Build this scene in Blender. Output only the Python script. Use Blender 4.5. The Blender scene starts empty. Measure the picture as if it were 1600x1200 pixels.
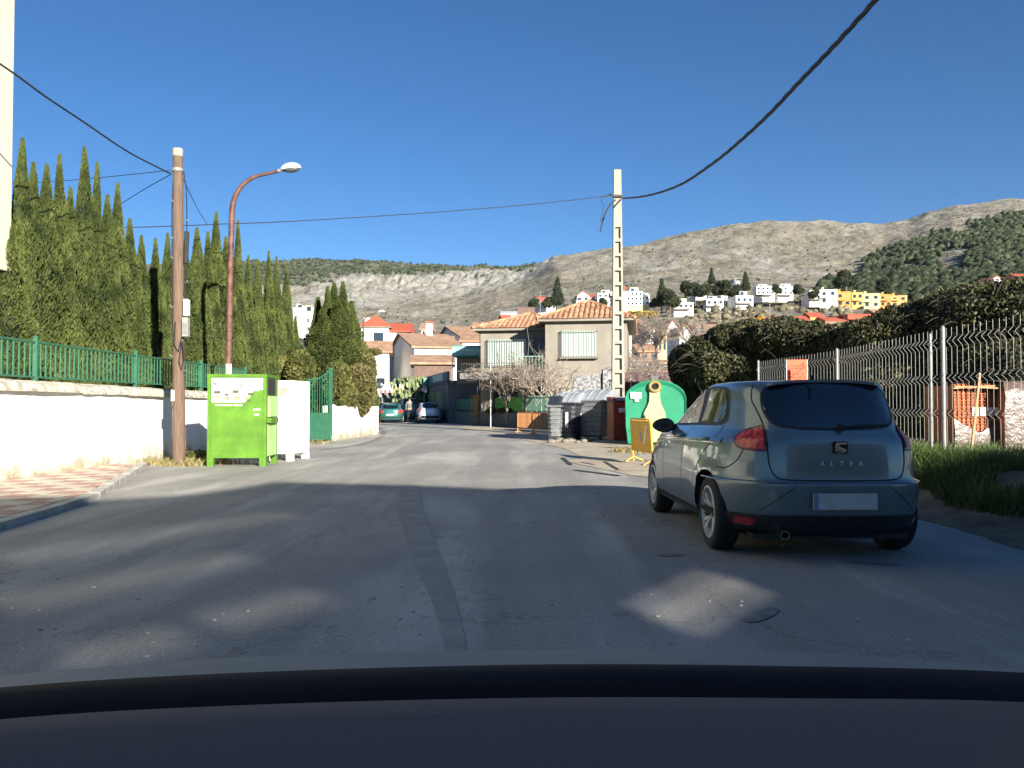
import bpy, math, random
import numpy as np
from mathutils import Vector, Matrix, geometry
from mathutils.bvhtree import BVHTree

R = math.radians
scene = bpy.context.scene
COL = scene.collection

# ------------------------------------------------------------------ camera, sky, sun
F = 1294.0
PITCH = math.atan(33 / F)
CAMZ = 1.22
cam_d = bpy.data.cameras.new("camera")
cam_d.sensor_width = 36.0
cam_d.lens = F / 1600 * 36.0
cam_d.clip_start = 0.05
cam_d.clip_end = 12000
cam = bpy.data.objects.new("camera", cam_d)
COL.objects.link(cam)
cam.location = (0, 0, CAMZ)
cam.rotation_euler = (R(90) + PITCH, 0, 0)
scene.camera = cam

SUN_AZ = R(28)       # off the street axis, sun stands behind the camera to the right
SUN_EL = R(17)
sx, sy, sz = math.sin(SUN_AZ) * math.cos(SUN_EL), -math.cos(SUN_AZ) * math.cos(SUN_EL), math.sin(SUN_EL)
world = bpy.data.worlds.new("World")
scene.world = world
world.use_nodes = True
wn = world.node_tree
bg = wn.nodes["Background"]
sky = wn.nodes.new("ShaderNodeTexSky")
sky.sky_type = 'NISHITA'
sky.sun_disc = False
sky.sun_elevation = SUN_EL
sky.sun_rotation = math.atan2(sx, sy)
sky.altitude = 900
sky.air_density = 0.8
sky.dust_density = 0.15
sky.ozone_density = 4.0
hs = wn.nodes.new("ShaderNodeHueSaturation")
hs.inputs['Saturation'].default_value = 1.15
wn.links.new(sky.outputs[0], hs.inputs['Color'])
wn.links.new(hs.outputs[0], bg.inputs[0])
bg.inputs[1].default_value = 0.05
sun_d = bpy.data.lights.new("sun", 'SUN')
sun_d.energy = 5.0
sun_d.angle = R(0.45)
sun_d.color = (1.0, 0.93, 0.82)
sun = bpy.data.objects.new("sun", sun_d)
COL.objects.link(sun)
sun.rotation_euler = Vector((sx, sy, sz)).to_track_quat('Z', 'Y').to_euler()
scene.view_settings.view_transform = 'Standard'
scene.view_settings.look = 'None'
scene.view_settings.gamma = 1
scene.view_settings.use_curve_mapping = False
scene.view_settings.exposure = 1.47

rnd = random.Random(7)
nr = np.random.RandomState(11)

def P(u, v, Y):
    """world point seen at photograph pixel (u, v) standing Y metres down the street"""
    dx, dy = (u - 800) / F, (600 - v) / F
    d = Vector((dx, math.cos(PITCH) - dy * math.sin(PITCH), math.sin(PITCH) + dy * math.cos(PITCH)))
    d *= Y / d.y
    return Vector((d.x, d.y, d.z + CAMZ))

def G(u, v, z=0.0):
    p = P(u, v, 1.0)
    k = (z - CAMZ) / (p.z - CAMZ)
    return Vector((p.x * k, k, z))

# ------------------------------------------------------------------ materials
MATS = {}
def mat(name, col, rough=0.8, var=0.15, scale=4.0, bump=0.0, bscale=None, metal=0.0, spec=0.5,
        col2=None, detail=6.0, coat=0.0, trans=0.0, emit=None, lo=0.35, hi=0.65, stretch=None, island=0.0, bdist=0.01):
    if name in MATS:
        return MATS[name]
    m = bpy.data.materials.new(name)
    m.use_nodes = True
    nt = m.node_tree
    N, L = nt.nodes, nt.links
    b = N["Principled BSDF"]
    b.inputs['Roughness'].default_value = rough
    b.inputs['Metallic'].default_value = metal
    b.inputs['Specular IOR Level'].default_value = spec
    if coat:
        b.inputs['Coat Weight'].default_value = coat
        b.inputs['Coat Roughness'].default_value = 0.04
    tc = N.new("ShaderNodeTexCoord")
    mp = N.new("ShaderNodeMapping")
    L.new(tc.outputs['Object'], mp.inputs[0])
    if stretch:
        mp.inputs['Scale'].default_value = stretch
    n = N.new("ShaderNodeTexNoise")
    n.inputs['Scale'].default_value = scale
    n.inputs['Detail'].default_value = detail
    n.inputs['Roughness'].default_value = 0.62
    L.new(mp.outputs[0], n.inputs['Vector'])
    cr = N.new("ShaderNodeValToRGB")
    cr.color_ramp.elements[0].position = lo
    cr.color_ramp.elements[1].position = hi
    c1 = [c * (1 - var) for c in col]
    c2 = [min(1, c * (1 + var)) for c in col] if col2 is None else col2
    cr.color_ramp.elements[0].color = (*c1, 1)
    cr.color_ramp.elements[1].color = (*c2, 1)
    L.new(n.outputs['Fac'], cr.inputs[0])
    out = cr.outputs[0]
    if island:
        g = N.new("ShaderNodeNewGeometry")
        mr = N.new("ShaderNodeMapRange")
        mr.inputs['To Min'].default_value = 1 - island
        mr.inputs['To Max'].default_value = 1 + island
        L.new(g.outputs['Random Per Island'], mr.inputs[0])
        mx = N.new("ShaderNodeVectorMath"); mx.operation = 'SCALE'
        L.new(out, mx.inputs[0]); L.new(mr.outputs[0], mx.inputs['Scale'])
        out = mx.outputs[0]
    L.new(out, b.inputs['Base Color'])
    if bump:
        n2 = N.new("ShaderNodeTexNoise")
        n2.inputs['Scale'].default_value = bscale or scale * 6
        n2.inputs['Detail'].default_value = 8
        L.new(mp.outputs[0], n2.inputs['Vector'])
        bp = N.new("ShaderNodeBump")
        bp.inputs['Strength'].default_value = bump
        bp.inputs['Distance'].default_value = bdist
        L.new(n2.outputs['Fac'], bp.inputs['Height'])
        L.new(bp.outputs[0], b.inputs['Normal'])
    if emit:
        b.inputs['Emission Color'].default_value = (*emit[0], 1)
        b.inputs['Emission Strength'].default_value = emit[1]
    if trans:
        tr = N.new("ShaderNodeBsdfTranslucent")
        L.new(out, tr.inputs[0])
        ms = N.new("ShaderNodeMixShader")
        ms.inputs[0].default_value = trans
        L.new(b.outputs[0], ms.inputs[1]); L.new(tr.outputs[0], ms.inputs[2])
        L.new(ms.outputs[0], N["Material Output"].inputs[0])
    MATS[name] = m
    return m

# ------------------------------------------------------------------ mesh building
class MB:
    def __init__(s):
        s.v, s.f, s.m = [], [], []
        s.M = Matrix.Identity(4)
        s.mi = 0
    def add(s, vs, fs):
        o = len(s.v)
        s.v += [tuple(s.M @ Vector(p)) for p in vs]
        s.f += [tuple(i + o for i in f) for f in fs]
        s.m += [s.mi] * len(fs)
        return s
    def box(s, x0, y0, z0, x1, y1, z1, b=0.0):
        if b <= 0:
            v = [(x, y, z) for z in (z0, z1) for y in (y0, y1) for x in (x0, x1)]
            return s.add(v, [(0, 2, 3, 1), (4, 5, 7, 6), (0, 1, 5, 4), (2, 6, 7, 3), (0, 4, 6, 2), (1, 3, 7, 5)])
        # chamfered box
        v, idx = [], {}
        X, Y, Z = (x0, x1), (y0, y1), (z0, z1)
        for a in (0, 1):
            for c in (0, 1):
                for d in (0, 1):
                    sa, sc, sd = (b, -b)[a], (b, -b)[c], (b, -b)[d]
                    for k, p in enumerate(((X[a], Y[c] + sc, Z[d] + sd), (X[a] + sa, Y[c], Z[d] + sd), (X[a] + sa, Y[c] + sc, Z[d]))):
                        idx[a, c, d, k] = len(v); v.append(p)
        I = idx
        f = []
        for a in (0, 1):
            q = [I[a, 0, 0, 0], I[a, 1, 0, 0], I[a, 1, 1, 0], I[a, 0, 1, 0]]; f.append(q if a else q[::-1])
            q = [I[0, a, 0, 1], I[0, a, 1, 1], I[1, a, 1, 1], I[1, a, 0, 1]]; f.append(q if a else q[::-1])
            q = [I[0, 0, a, 2], I[1, 0, a, 2], I[1, 1, a, 2], I[0, 1, a, 2]]; f.append(q if a else q[::-1])
        for c in (0, 1):
            for d in (0, 1):
                f.append([I[0, c, d, 1], I[1, c, d, 1], I[1, c, d, 2], I[0, c, d, 2]])
                f.append([I[c, 0, d, 0], I[c, 1, d, 0], I[c, 1, d, 2], I[c, 0, d, 2]])
                f.append([I[c, d, 0, 0], I[c, d, 1, 0], I[c, d, 1, 1], I[c, d, 0, 1]])
        for a in (0, 1):
            for c in (0, 1):
                for d in (0, 1):
                    f.append([I[a, c, d, 0], I[a, c, d, 1], I[a, c, d, 2]])
        return s.add(v, f)
    def poly(s, pts):
        return s.add(pts, [tuple(range(len(pts)))])
    def prism(s, poly, z0, z1):
        n = len(poly)
        v = [(x, y, z0) for x, y in poly] + [(x, y, z1) for x, y in poly]
        f = [tuple(range(n))[::-1], tuple(range(n, 2 * n))] + [(i, (i + 1) % n, n + (i + 1) % n, n + i) for i in range(n)]
        return s.add(v, f)
    def extr(s, poly, d):
        """3D polygon pushed along vector d"""
        n = len(poly); d = Vector(d)
        v = [Vector(p) for p in poly] + [Vector(p) + d for p in poly]
        f = [tuple(range(n)), tuple(range(n, 2 * n))[::-1]] + [(i, n + i, n + (i + 1) % n, (i + 1) % n) for i in range(n)]
        return s.add(v, f)
    def tube(s, pts, r, n=6, cap=True):
        pts = [Vector(p) for p in pts]
        k = len(pts)
        rs = r if isinstance(r, (list, tuple)) else [r] * k
        vs, fs = [], []
        up = Vector((0, 0, 1))
        prev = None
        for i, p in enumerate(pts):
            t = (pts[min(i + 1, k - 1)] - pts[max(i - 1, 0)]).normalized()
            if prev is None:
                a = t.cross(up if abs(t.z) < 0.9 else Vector((1, 0, 0))).normalized()
            else:
                a = (prev - t * prev.dot(t)).normalized()
            prev = a
            b = t.cross(a)
            for j in range(n):
                w = 2 * math.pi * (j + 0.5) / n
                vs.append(p + (a * math.cos(w) + b * math.sin(w)) * rs[i])
        for i in range(k - 1):
            for j in range(n):
                fs.append((i * n + j, i * n + (j + 1) % n, (i + 1) * n + (j + 1) % n, (i + 1) * n + j))
        if cap:
            fs.append(tuple(range(n))[::-1]); fs.append(tuple((k - 1) * n + j for j in range(n)))
        return s.add(vs, fs)
    def lathe(s, prof, n=24, axis='z', c=(0, 0, 0), cap=False):
        vs, fs = [], []
        for r, h in prof:
            for j in range(n):
                w = 2 * math.pi * j / n
                x, y = r * math.cos(w), r * math.sin(w)
                p = (x, y, h) if axis == 'z' else ((h, x, y) if axis == 'x' else (x, h, y))
                vs.append((p[0] + c[0], p[1] + c[1], p[2] + c[2]))
        for i in range(len(prof) - 1):
            for j in range(n):
                fs.append((i * n + j, i * n + (j + 1) % n, (i + 1) * n + (j + 1) % n, (i + 1) * n + j))
        if cap:
            fs.append(tuple(range(n))[::-1]); fs.append(tuple((len(prof) - 1) * n + j for j in range(n)))
        return s.add(vs, fs)
    def mesh(s, name, mats, smooth=False, angle=None):
        me = bpy.data.meshes.new(name)
        me.from_pydata(s.v, [], s.f)
        for m in (mats if isinstance(mats, (list, tuple)) else [mats]):
            me.materials.append(m)
        if any(s.m):
            me.polygons.foreach_set("material_index", s.m)
        if smooth or angle:
            me.polygons.foreach_set("use_smooth", [True] * len(me.polygons))
            if angle:
                me.set_sharp_from_angle(angle=R(angle))
        me.update()
        return me
    def build(s, name, mats, parent=None, loc=None, rz=0, smooth=False, angle=None, **kw):
        return link(name, s.mesh(name, mats, smooth, angle), parent, loc, rz, **kw)

def link(name, me, parent=None, loc=None, rz=0, **kw):
    o = bpy.data.objects.new(name, me)
    COL.objects.link(o)
    if parent: o.parent = parent
    if loc is not None: o.location = loc
    if rz: o.rotation_euler = (0, 0, rz)
    for k, val in kw.items(): o[k] = val
    return o

def thing(name, label, cat, loc=(0, 0, 0), rz=0, group=None):
    o = link(name, None, None, loc, rz)
    o['label'] = label; o['category'] = cat
    if group: o['group'] = group
    o.empty_display_size = 0.2
    return o

def tag(o, label, cat, group=None):
    o['label'] = label; o['category'] = cat
    if group: o['group'] = group
    return o

def struct(o, kind='structure'):
    o['kind'] = kind
    return o

def copy_tree(o, label=None, loc=None, rz=None, parent=None, scale=None):
    c = o.copy(); COL.objects.link(c)
    if parent: c.parent = parent
    if label: c['label'] = label
    if loc is not None: c.location = loc
    if rz is not None: c.rotation_euler = (0, 0, rz)
    if scale is not None: c.scale = scale
    for ch in list(o.children):
        copy_tree(ch, parent=c)
    return c

def np_mesh(name, V, Fq, mats, smooth=False):
    """V (N,3) verts, Fq (M,k) faces, all of k corners"""
    me = bpy.data.meshes.new(name)
    V = np.ascontiguousarray(V, dtype=np.float32); Fq = np.ascontiguousarray(Fq, dtype=np.int32)
    me.vertices.add(len(V)); me.vertices.foreach_set("co", V.ravel())
    k = Fq.shape[1]
    me.loops.add(Fq.size); me.loops.foreach_set("vertex_index", Fq.ravel())
    me.polygons.add(len(Fq))
    me.polygons.foreach_set("loop_start", np.arange(0, Fq.size, k, dtype=np.int32))
    me.polygons.foreach_set("loop_total", np.full(len(Fq), k, dtype=np.int32))
    if smooth:
        me.polygons.foreach_set("use_smooth", np.ones(len(Fq), dtype=bool))
    for m in (mats if isinstance(mats, (list, tuple)) else [mats]):
        me.materials.append(m)
    me.update(calc_edges=True)
    me.validate()
    return me

def text_mesh(name, body, size, m, parent, mw, extrude=0.002, shear=0.0, align='CENTER', **kw):
    cu = bpy.data.curves.new(name, 'FONT')
    cu.body = body; cu.size = size; cu.extrude = extrude; cu.shear = shear
    cu.align_x = align; cu.align_y = 'CENTER'
    tmp = bpy.data.objects.new(name + "_tmp", cu)
    COL.objects.link(tmp)
    dg = bpy.context.evaluated_depsgraph_get()
    me = bpy.data.meshes.new_from_object(tmp.evaluated_get(dg))
    bpy.data.objects.remove(tmp)
    me.transform(mw)
    me.materials.clear(); me.materials.append(m)
    return link(name, me, parent, **kw)

# text lies in its xy-plane; these stand it up
FACE_CAM = Matrix(((1, 0, 0, 0), (0, 0, -1, 0), (0, 1, 0, 0), (0, 0, 0, 1)))   # readable from -Y

# lattice noise
def _h(ix, iy, seed):
    n = (ix.astype(np.int64) * 374761393 + iy.astype(np.int64) * 668265263 + seed * 982451653) & 0xffffffff
    n = ((n ^ (n >> 13)) * 1274126177) & 0xffffffff
    return ((n ^ (n >> 16)) & 0xffff) / 65535.0
def vnoise(x, y, seed=0):
    ix, iy = np.floor(x), np.floor(y)
    fx, fy = x - ix, y - iy
    fx = fx * fx * (3 - 2 * fx); fy = fy * fy * (3 - 2 * fy)
    a, b = _h(ix, iy, seed), _h(ix + 1, iy, seed)
    c, d = _h(ix, iy + 1, seed), _h(ix + 1, iy + 1, seed)
    return (a * (1 - fx) + b * fx) * (1 - fy) + (c * (1 - fx) + d * fx) * fy
def fbm(x, y, seed=0, octv=5, gain=0.5):
    s, a, t = 0, 1.0, 0
    for i in range(octv):
        s = s + a * vnoise(x * 2 ** i + 17.3 * i, y * 2 ** i + 5.1 * i, seed + i); t += a; a *= gain
    return s / t * 2 - 1

# leaf clouds: many small leaf-sized faces on and inside lumpy blobs
def leaf_quads(Pn, Nn, size, aspect=0.5, jitter=0.6, rs=nr, updir=None):
    n = len(Pn)
    d = Nn + rs.normal(0, jitter, (n, 3))
    if updir is not None:
        d = d * (1 - updir) + np.array([0, 0, 1.0]) * updir * 1.6
    d /= np.linalg.norm(d, axis=1)[:, None] + 1e-9
    s = np.cross(d, rs.normal(0, 1, (n, 3)))
    s /= np.linalg.norm(s, axis=1)[:, None] + 1e-9
    L = (size * rs.uniform(0.6, 1.35, n))[:, None]
    a = Pn - d * L * 0.5; c = Pn + d * L * 0.5
    m = Pn - d * L * 0.05
    w = L * aspect * 0.5
    V = np.stack([a, m + s * w, c, m - s * w], axis=1).reshape(-1, 3)
    Fq = np.arange(n * 4).reshape(-1, 4)
    return V, Fq

def ico(sub=1):
    import bmesh
    bm = bmesh.new()
    bmesh.ops.create_icosphere(bm, subdivisions=sub, radius=1)
    V = np.array([v.co[:] for v in bm.verts]); Fc = np.array([[v.index for v in f.verts] for f in bm.faces])
    bm.free()
    return V, Fc
ICO1, ICO2, ICO0 = ico(2), ico(3), ico(1)

def blob_leaves(blobs, n, size, aspect=0.5, jitter=0.8, deep=0.35, rs=nr, updir=None, floor=None):
    B = np.array([(*c, *r) for c, r in blobs], dtype=float)
    area = B[:, 3] * B[:, 4] + B[:, 4] * B[:, 5] + B[:, 3] * B[:, 5]
    k = rs.choice(len(B), size=int(n * 1.6), p=area / area.sum())
    d = rs.normal(0, 1, (len(k), 3)); d /= np.linalg.norm(d, axis=1)[:, None]
    lump = 1 + 0.16 * fbm(d[:, 0] * 3 + k * 7.7 + d[:, 2] * 2.2, d[:, 1] * 3 - k * 3.1 + d[:, 2] * 1.7, 5, 3)
    rad = (1 - deep * rs.uniform(0, 1, len(k)) ** 1.8) * lump
    p = B[k, :3] + d * B[k, 3:] * rad[:, None]
    keep = np.ones(len(k), bool)
    for b in B:
        q = (p - b[:3]) / b[3:]
        keep &= (q ** 2).sum(1) > 0.42
    if floor is not None: keep &= p[:, 2] > floor
    p, d = p[keep][:n], d[keep][:n]
    return leaf_quads(p, d, size, aspect, jitter, rs, updir)

def blob_core(blobs, k=0.78):
    Vs, Fs, o = [], [], 0
    V0, F0 = ICO1
    for c, r in blobs:
        q = 1 + 0.14 * fbm(V0[:, 0] * 2 + c[0], V0[:, 1] * 2 + V0[:, 2] * 2 + c[1], 3, 3)
        Vs.append(V0 * q[:, None] * np.array(r) * k + np.array(c)); Fs.append(F0 + o); o += len(V0)
    return np.concatenate(Vs), np.concatenate(Fs)
# ------------------------------------------------------------------ shared materials
def asphalt_mat():
    m = bpy.data.materials.new("asphalt"); m.use_nodes = True
    N, L = m.node_tree.nodes, m.node_tree.links
    b = N["Principled BSDF"]; b.inputs['Roughness'].default_value = 0.82; b.inputs['Specular IOR Level'].default_value = 0.35
    tc = N.new("ShaderNodeTexCoord")
    def noise(sc, det, st=None, rough=0.6):
        n = N.new("ShaderNodeTexNoise"); n.inputs['Scale'].default_value = sc; n.inputs['Detail'].default_value = det
        n.inputs['Roughness'].default_value = rough
        if st:
            mp = N.new("ShaderNodeMapping"); mp.inputs['Scale'].default_value = st[0]; mp.inputs['Rotation'].default_value = (0, 0, st[1])
            L.new(tc.outputs['Object'], mp.inputs[0]); L.new(mp.outputs[0], n.inputs['Vector'])
        else:
            L.new(tc.outputs['Object'], n.inputs['Vector'])
        return n
    def ramp(n, a, b2, p0, p1):
        r = N.new("ShaderNodeValToRGB"); r.color_ramp.elements[0].position = p0; r.color_ramp.elements[1].position = p1
        r.color_ramp.elements[0].color = (a, a, a, 1); r.color_ramp.elements[1].color = (b2, b2, b2, 1)
        L.new(n.outputs['Fac'], r.inputs[0]); return r
    def mul(a, b2):
        v = N.new("ShaderNodeVectorMath"); v.operation = 'MULTIPLY'; L.new(a, v.inputs[0]); L.new(b2, v.inputs[1]); return v.outputs[0]
    base = N.new("ShaderNodeRGB"); base.outputs[0].default_value = (0.33, 0.318, 0.29, 1)
    c = mul(base.outputs[0], ramp(noise(0.35, 5), 0.86, 1.1, 0.35, 0.65).outputs[0])
    c = mul(c, ramp(noise(90, 3, None, 0.8), 0.66, 1.36, 0.35, 0.65).outputs[0])
    c = mul(c, ramp(noise(32, 3, None, 0.7), 0.86, 1.12, 0.35, 0.65).outputs[0])
    c = mul(c, ramp(noise(0.9, 3, ((1.1, 0.16, 1), 0.55)), 0.90, 1.16, 0.50, 0.60).outputs[0])  # paler slanting streaks, reflected light painted into the road colour
    c = mul(c, ramp(noise(1.0, 4, ((1.4, 0.10, 1), 0.12)), 0.88, 1.08, 0.38, 0.62).outputs[0])   # tyre-worn streaks along the street
    c = mul(c, ramp(noise(14, 8, None, 0.75), 0.6, 1.0, 0.22, 0.31).outputs[0])                  # spots
    vo = N.new("ShaderNodeTexVoronoi"); vo.feature = 'DISTANCE_TO_EDGE'; vo.inputs['Scale'].default_value = 0.33
    ds = N.new("ShaderNodeVectorMath"); ds.operation = 'ADD'
    nn = noise(1.6, 6); sc = N.new("ShaderNodeVectorMath"); sc.operation = 'SCALE'; sc.inputs['Scale'].default_value = 1.6
    L.new(nn.outputs['Color'], sc.inputs[0]); L.new(tc.outputs['Object'], ds.inputs[0]); L.new(sc.outputs[0], ds.inputs[1])
    L.new(ds.outputs[0], vo.inputs['Vector'])
    cr = N.new("ShaderNodeValToRGB"); cr.color_ramp.elements[0].position = 0.0; cr.color_ramp.elements[1].position = 0.006
    cr.color_ramp.elements[0].color = (0.62, 0.62, 0.62, 1); cr.color_ramp.elements[1].color = (1, 1, 1, 1)
    L.new(vo.outputs['Distance'], cr.inputs[0])
    c = mul(c, cr.outputs[0])
    L.new(c, b.inputs['Base Color'])
    bp = N.new("ShaderNodeBump"); bp.inputs['Strength'].default_value = 0.5; bp.inputs['Distance'].default_value = 0.006
    L.new(noise(110, 4, None, 0.7).outputs['Fac'], bp.inputs['Height']); L.new(bp.outputs[0], b.inputs['Normal'])
    return m

def whitewash_mat():
    """limewashed render: grime and flaking near the foot, faint streaks below the coping"""
    m = bpy.data.materials.new("whitewash"); m.use_nodes = True
    N, L = m.node_tree.nodes, m.node_tree.links
    b = N["Principled BSDF"]; b.inputs['Roughness'].default_value = 0.9
    tc = N.new("ShaderNodeTexCoord"); sep = N.new("ShaderNodeSeparateXYZ"); L.new(tc.outputs['Object'], sep.inputs[0])
    n = N.new("ShaderNodeTexNoise"); n.inputs['Scale'].default_value = 1.9; n.inputs['Detail'].default_value = 9; n.inputs['Roughness'].default_value = 0.66
    L.new(tc.outputs['Object'], n.inputs['Vector'])
    h = N.new("ShaderNodeMapRange"); h.inputs['From Min'].default_value = 0.0; h.inputs['From Max'].default_value = 0.62
    h.inputs['To Min'].default_value = 0.30; h.inputs['To Max'].default_value = -0.06
    L.new(sep.outputs['Z'], h.inputs[0])
    ad = N.new("ShaderNodeMath"); ad.operation = 'ADD'; L.new(n.outputs['Fac'], ad.inputs[0]); L.new(h.outputs[0], ad.inputs[1])
    cr = N.new("ShaderNodeValToRGB")
    e = cr.color_ramp.elements
    e[0].position = 0.52; e[0].color = (0.76, 0.75, 0.70, 1)
    e[1].position = 0.78; e[1].color = (0.33, 0.29, 0.20, 1)
    e.new(0.64).color = (0.68, 0.64, 0.50, 1)
    L.new(ad.outputs[0], cr.inputs[0]); L.new(cr.outputs[0], b.inputs['Base Color'])
    bp = N.new("ShaderNodeBump"); bp.inputs['Strength'].default_value = 0.5; bp.inputs['Distance'].default_value = 0.02
    n2 = N.new("ShaderNodeTexNoise"); n2.inputs['Scale'].default_value = 7; n2.inputs['Detail'].default_value = 8
    L.new(tc.outputs['Object'], n2.inputs['Vector']); L.new(n2.outputs['Fac'], bp.inputs['Height']); L.new(bp.outputs[0], b.inputs['Normal'])
    return m

M_asph = asphalt_mat()
M_white = whitewash_mat()
M_tar_shade = mat("tar_shade", (0.028, 0.028, 0.03), 0.6, 0.2, 20)
M_apron = mat("apron_concrete", (0.40, 0.345, 0.255), 0.9, 0.25, 1.4, 0.5, 40, detail=9)
M_dirt = mat("dirt", (0.15, 0.115, 0.075), 0.95, 0.4, 2.5, 0.9, 30, detail=10, bdist=0.03)
M_earth = mat("earth", (0.20, 0.17, 0.115), 0.95, 0.3, 0.5, 0.5, 10, detail=10)
M_kerb = mat("kerb_stone", (0.42, 0.40, 0.35), 0.85, 0.22, 5, 0.5, 40)
M_tile_r = mat("tile_red", (0.40, 0.25, 0.20), 0.8, 0.16, 9, 0.4, 60)
M_tile_w = mat("tile_cream", (0.52, 0.47, 0.37), 0.8, 0.14, 9, 0.4, 60)
M_coping = mat("coping_mortar", (0.50, 0.46, 0.37), 0.9, 0.35, 6, 0.8, 30, lo=0.4, hi=0.6)
M_greenpaint = mat("green_paint", (0.030, 0.125, 0.072), 0.45, 0.2, 8)
M_cypress = mat("cypress_leaf", (0.040, 0.060, 0.016), 0.75, 0.35, 1.3, col2=(0.112, 0.138, 0.036), trans=0.16, island=0.35, spec=0.2)
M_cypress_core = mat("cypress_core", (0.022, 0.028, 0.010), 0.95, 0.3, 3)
M_hedge = mat("hedge_leaf", (0.062, 0.080, 0.022), 0.7, 0.3, 1.1, col2=(0.14, 0.14, 0.042), trans=0.15, island=0.4, spec=0.2)
M_hedge_br = mat("hedge_brown_leaf", (0.085, 0.10, 0.03), 0.75, 0.3, 0.9, col2=(0.19, 0.16, 0.065), trans=0.15, island=0.35, spec=0.2)
M_bramble = mat("bramble_leaf", (0.030, 0.036, 0.014), 0.6, 0.3, 0.8, col2=(0.088, 0.092, 0.038), trans=0.1, island=0.5, spec=0.35)
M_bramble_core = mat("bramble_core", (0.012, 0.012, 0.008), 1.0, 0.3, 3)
M_bark = mat("bark", (0.12, 0.085, 0.055), 0.95, 0.3, 8, 0.8, 30)
M_twig = mat("twig", (0.23, 0.19, 0.15), 0.9, 0.3, 6)
M_wood = mat("pole_wood", (0.125, 0.080, 0.055), 0.85, 0.3, 5, 0.6, 30, stretch=(8, 8, 0.5))
M_rust = mat("rusty_paint", (0.075, 0.028, 0.022), 0.65, 0.35, 7, 0.3, 40, col2=(0.15, 0.07, 0.05))
M_flake = mat("flaked_cream_paint", (0.28, 0.15, 0.08), 0.7, 0.1, 5, col2=(0.6, 0.52, 0.38), lo=0.42, hi=0.5)
M_grey = mat("grey_metal", (0.32, 0.33, 0.34), 0.45, 0.12, 10, metal=0.6)
M_galv = mat("galvanised", (0.20, 0.205, 0.195), 0.5, 0.15, 14, metal=0.2)
M_plwhite = mat("white_enamel", (0.70, 0.70, 0.67), 0.4, 0.06, 3)
M_black = mat("black_rubber", (0.012, 0.012, 0.013), 0.6, 0.3, 8)
M_cable = mat("cable_black", (0.012, 0.013, 0.018), 0.55, 0.3, 8)
M_conc = mat("pole_concrete", (0.29, 0.275, 0.225), 0.9, 0.12, 5, 0.3, 50)
M_binG = mat("bin_green", (0.072, 0.18, 0.012), 0.5, 0.22, 2.5, spec=0.4)
M_binG2 = mat("bin_side_pale", (0.32, 0.52, 0.18), 0.5, 0.15, 3)
M_dark = mat("dark_gap", (0.01, 0.01, 0.01), 1.0, 0.1, 3)
M_dumpG = mat("dumpster_grey", (0.14, 0.15, 0.155), 0.55, 0.22, 4)
M_dumpD = mat("dumpster_dark", (0.025, 0.028, 0.038), 0.55, 0.2, 4)
M_dumpL = mat("dumpster_lid", (0.27, 0.29, 0.31), 0.4, 0.15, 3)
M_redbin = mat("red_bin", (0.24, 0.030, 0.018), 0.5, 0.15, 4)
M_redbin2 = mat("faded_red_bin", (0.42, 0.19, 0.12), 0.55, 0.15, 4)
M_igloo = mat("igloo_green", (0.016, 0.20, 0.105), 0.45, 0.14, 2.5, spec=0.4)
M_igloo_l = mat("igloo_bottle", (0.40, 0.44, 0.19), 0.55, 0.08, 4)
M_igloo_y = mat("igloo_ring", (0.24, 0.18, 0.06), 0.6, 0.15, 9)
M_yel = mat("barrier_yellow", (0.70, 0.38, 0.02), 0.5, 0.15, 6)
M_oran = mat("barrier_orange", (0.60, 0.24, 0.05), 0.5, 0.2, 6)
M_sticker = mat("sticker_white", (0.8, 0.8, 0.78), 0.5, 0.04, 5)
M_sign_or = mat("sign_orange", (0.72, 0.10, 0.03), 0.5, 0.08, 6)
M_ink = mat("ink", (0.10, 0.02, 0.01), 0.6, 0.1, 5)
M_brick = mat("hollow_brick", (0.34, 0.115, 0.05), 0.9, 0.25, 6, 0.4, 40, island=0.25)
M_film = mat("dusty_film", (0.105, 0.076, 0.062), 0.35, 0.3, 5, 0.8, 12, bdist=0.03, spec=0.6)
M_timber = mat("raw_timber", (0.36, 0.23, 0.115), 0.8, 0.15, 8, stretch=(6, 6, 0.6))
M_grassL = mat("grass_blade", (0.04, 0.085, 0.012), 0.6, 0.3, 0.9, col2=(0.10, 0.15, 0.025), trans=0.25, island=0.3)
M_dry = mat("dry_weeds", (0.26, 0.22, 0.09), 0.8, 0.3, 3, trans=0.2, island=0.3)
M_hbeige = mat("house_render", (0.215, 0.195, 0.16), 0.9, 0.12, 1.2, 0.3, 30)
M_hgrey = mat("annex_render", (0.17, 0.165, 0.16), 0.9, 0.15, 1.5, 0.3, 30)
M_wwall = mat("white_render", (0.74, 0.72, 0.68), 0.9, 0.06, 1.2, 0.2, 20)
M_gwall = mat("grey_render", (0.26, 0.27, 0.29), 0.9, 0.1, 1.5, 0.2, 20)
M_ywall = mat("yellow_render", (0.55, 0.46, 0.24), 0.9, 0.1, 1.5)
M_owall = mat("orange_render", (0.52, 0.24, 0.07), 0.9, 0.1, 0.5)
M_owall2 = mat("apricot_render", (0.55, 0.33, 0.12), 0.9, 0.1, 0.5)
M_cream = mat("cream_render", (0.60, 0.57, 0.42), 0.9, 0.06, 1.2, 0.2, 30)
M_bwall = mat("brown_wall", (0.14, 0.09, 0.07), 0.9, 0.2, 2)
M_roof = mat("clay_tile", (0.28, 0.13, 0.07), 0.9, 0.25, 2.2, col2=(0.46, 0.27, 0.16), island=0.25)
M_roofb = mat("clay_tile_far", (0.30, 0.17, 0.10), 0.9, 0.2, 1.4, 0.6, 8, col2=(0.40, 0.25, 0.16))
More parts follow.
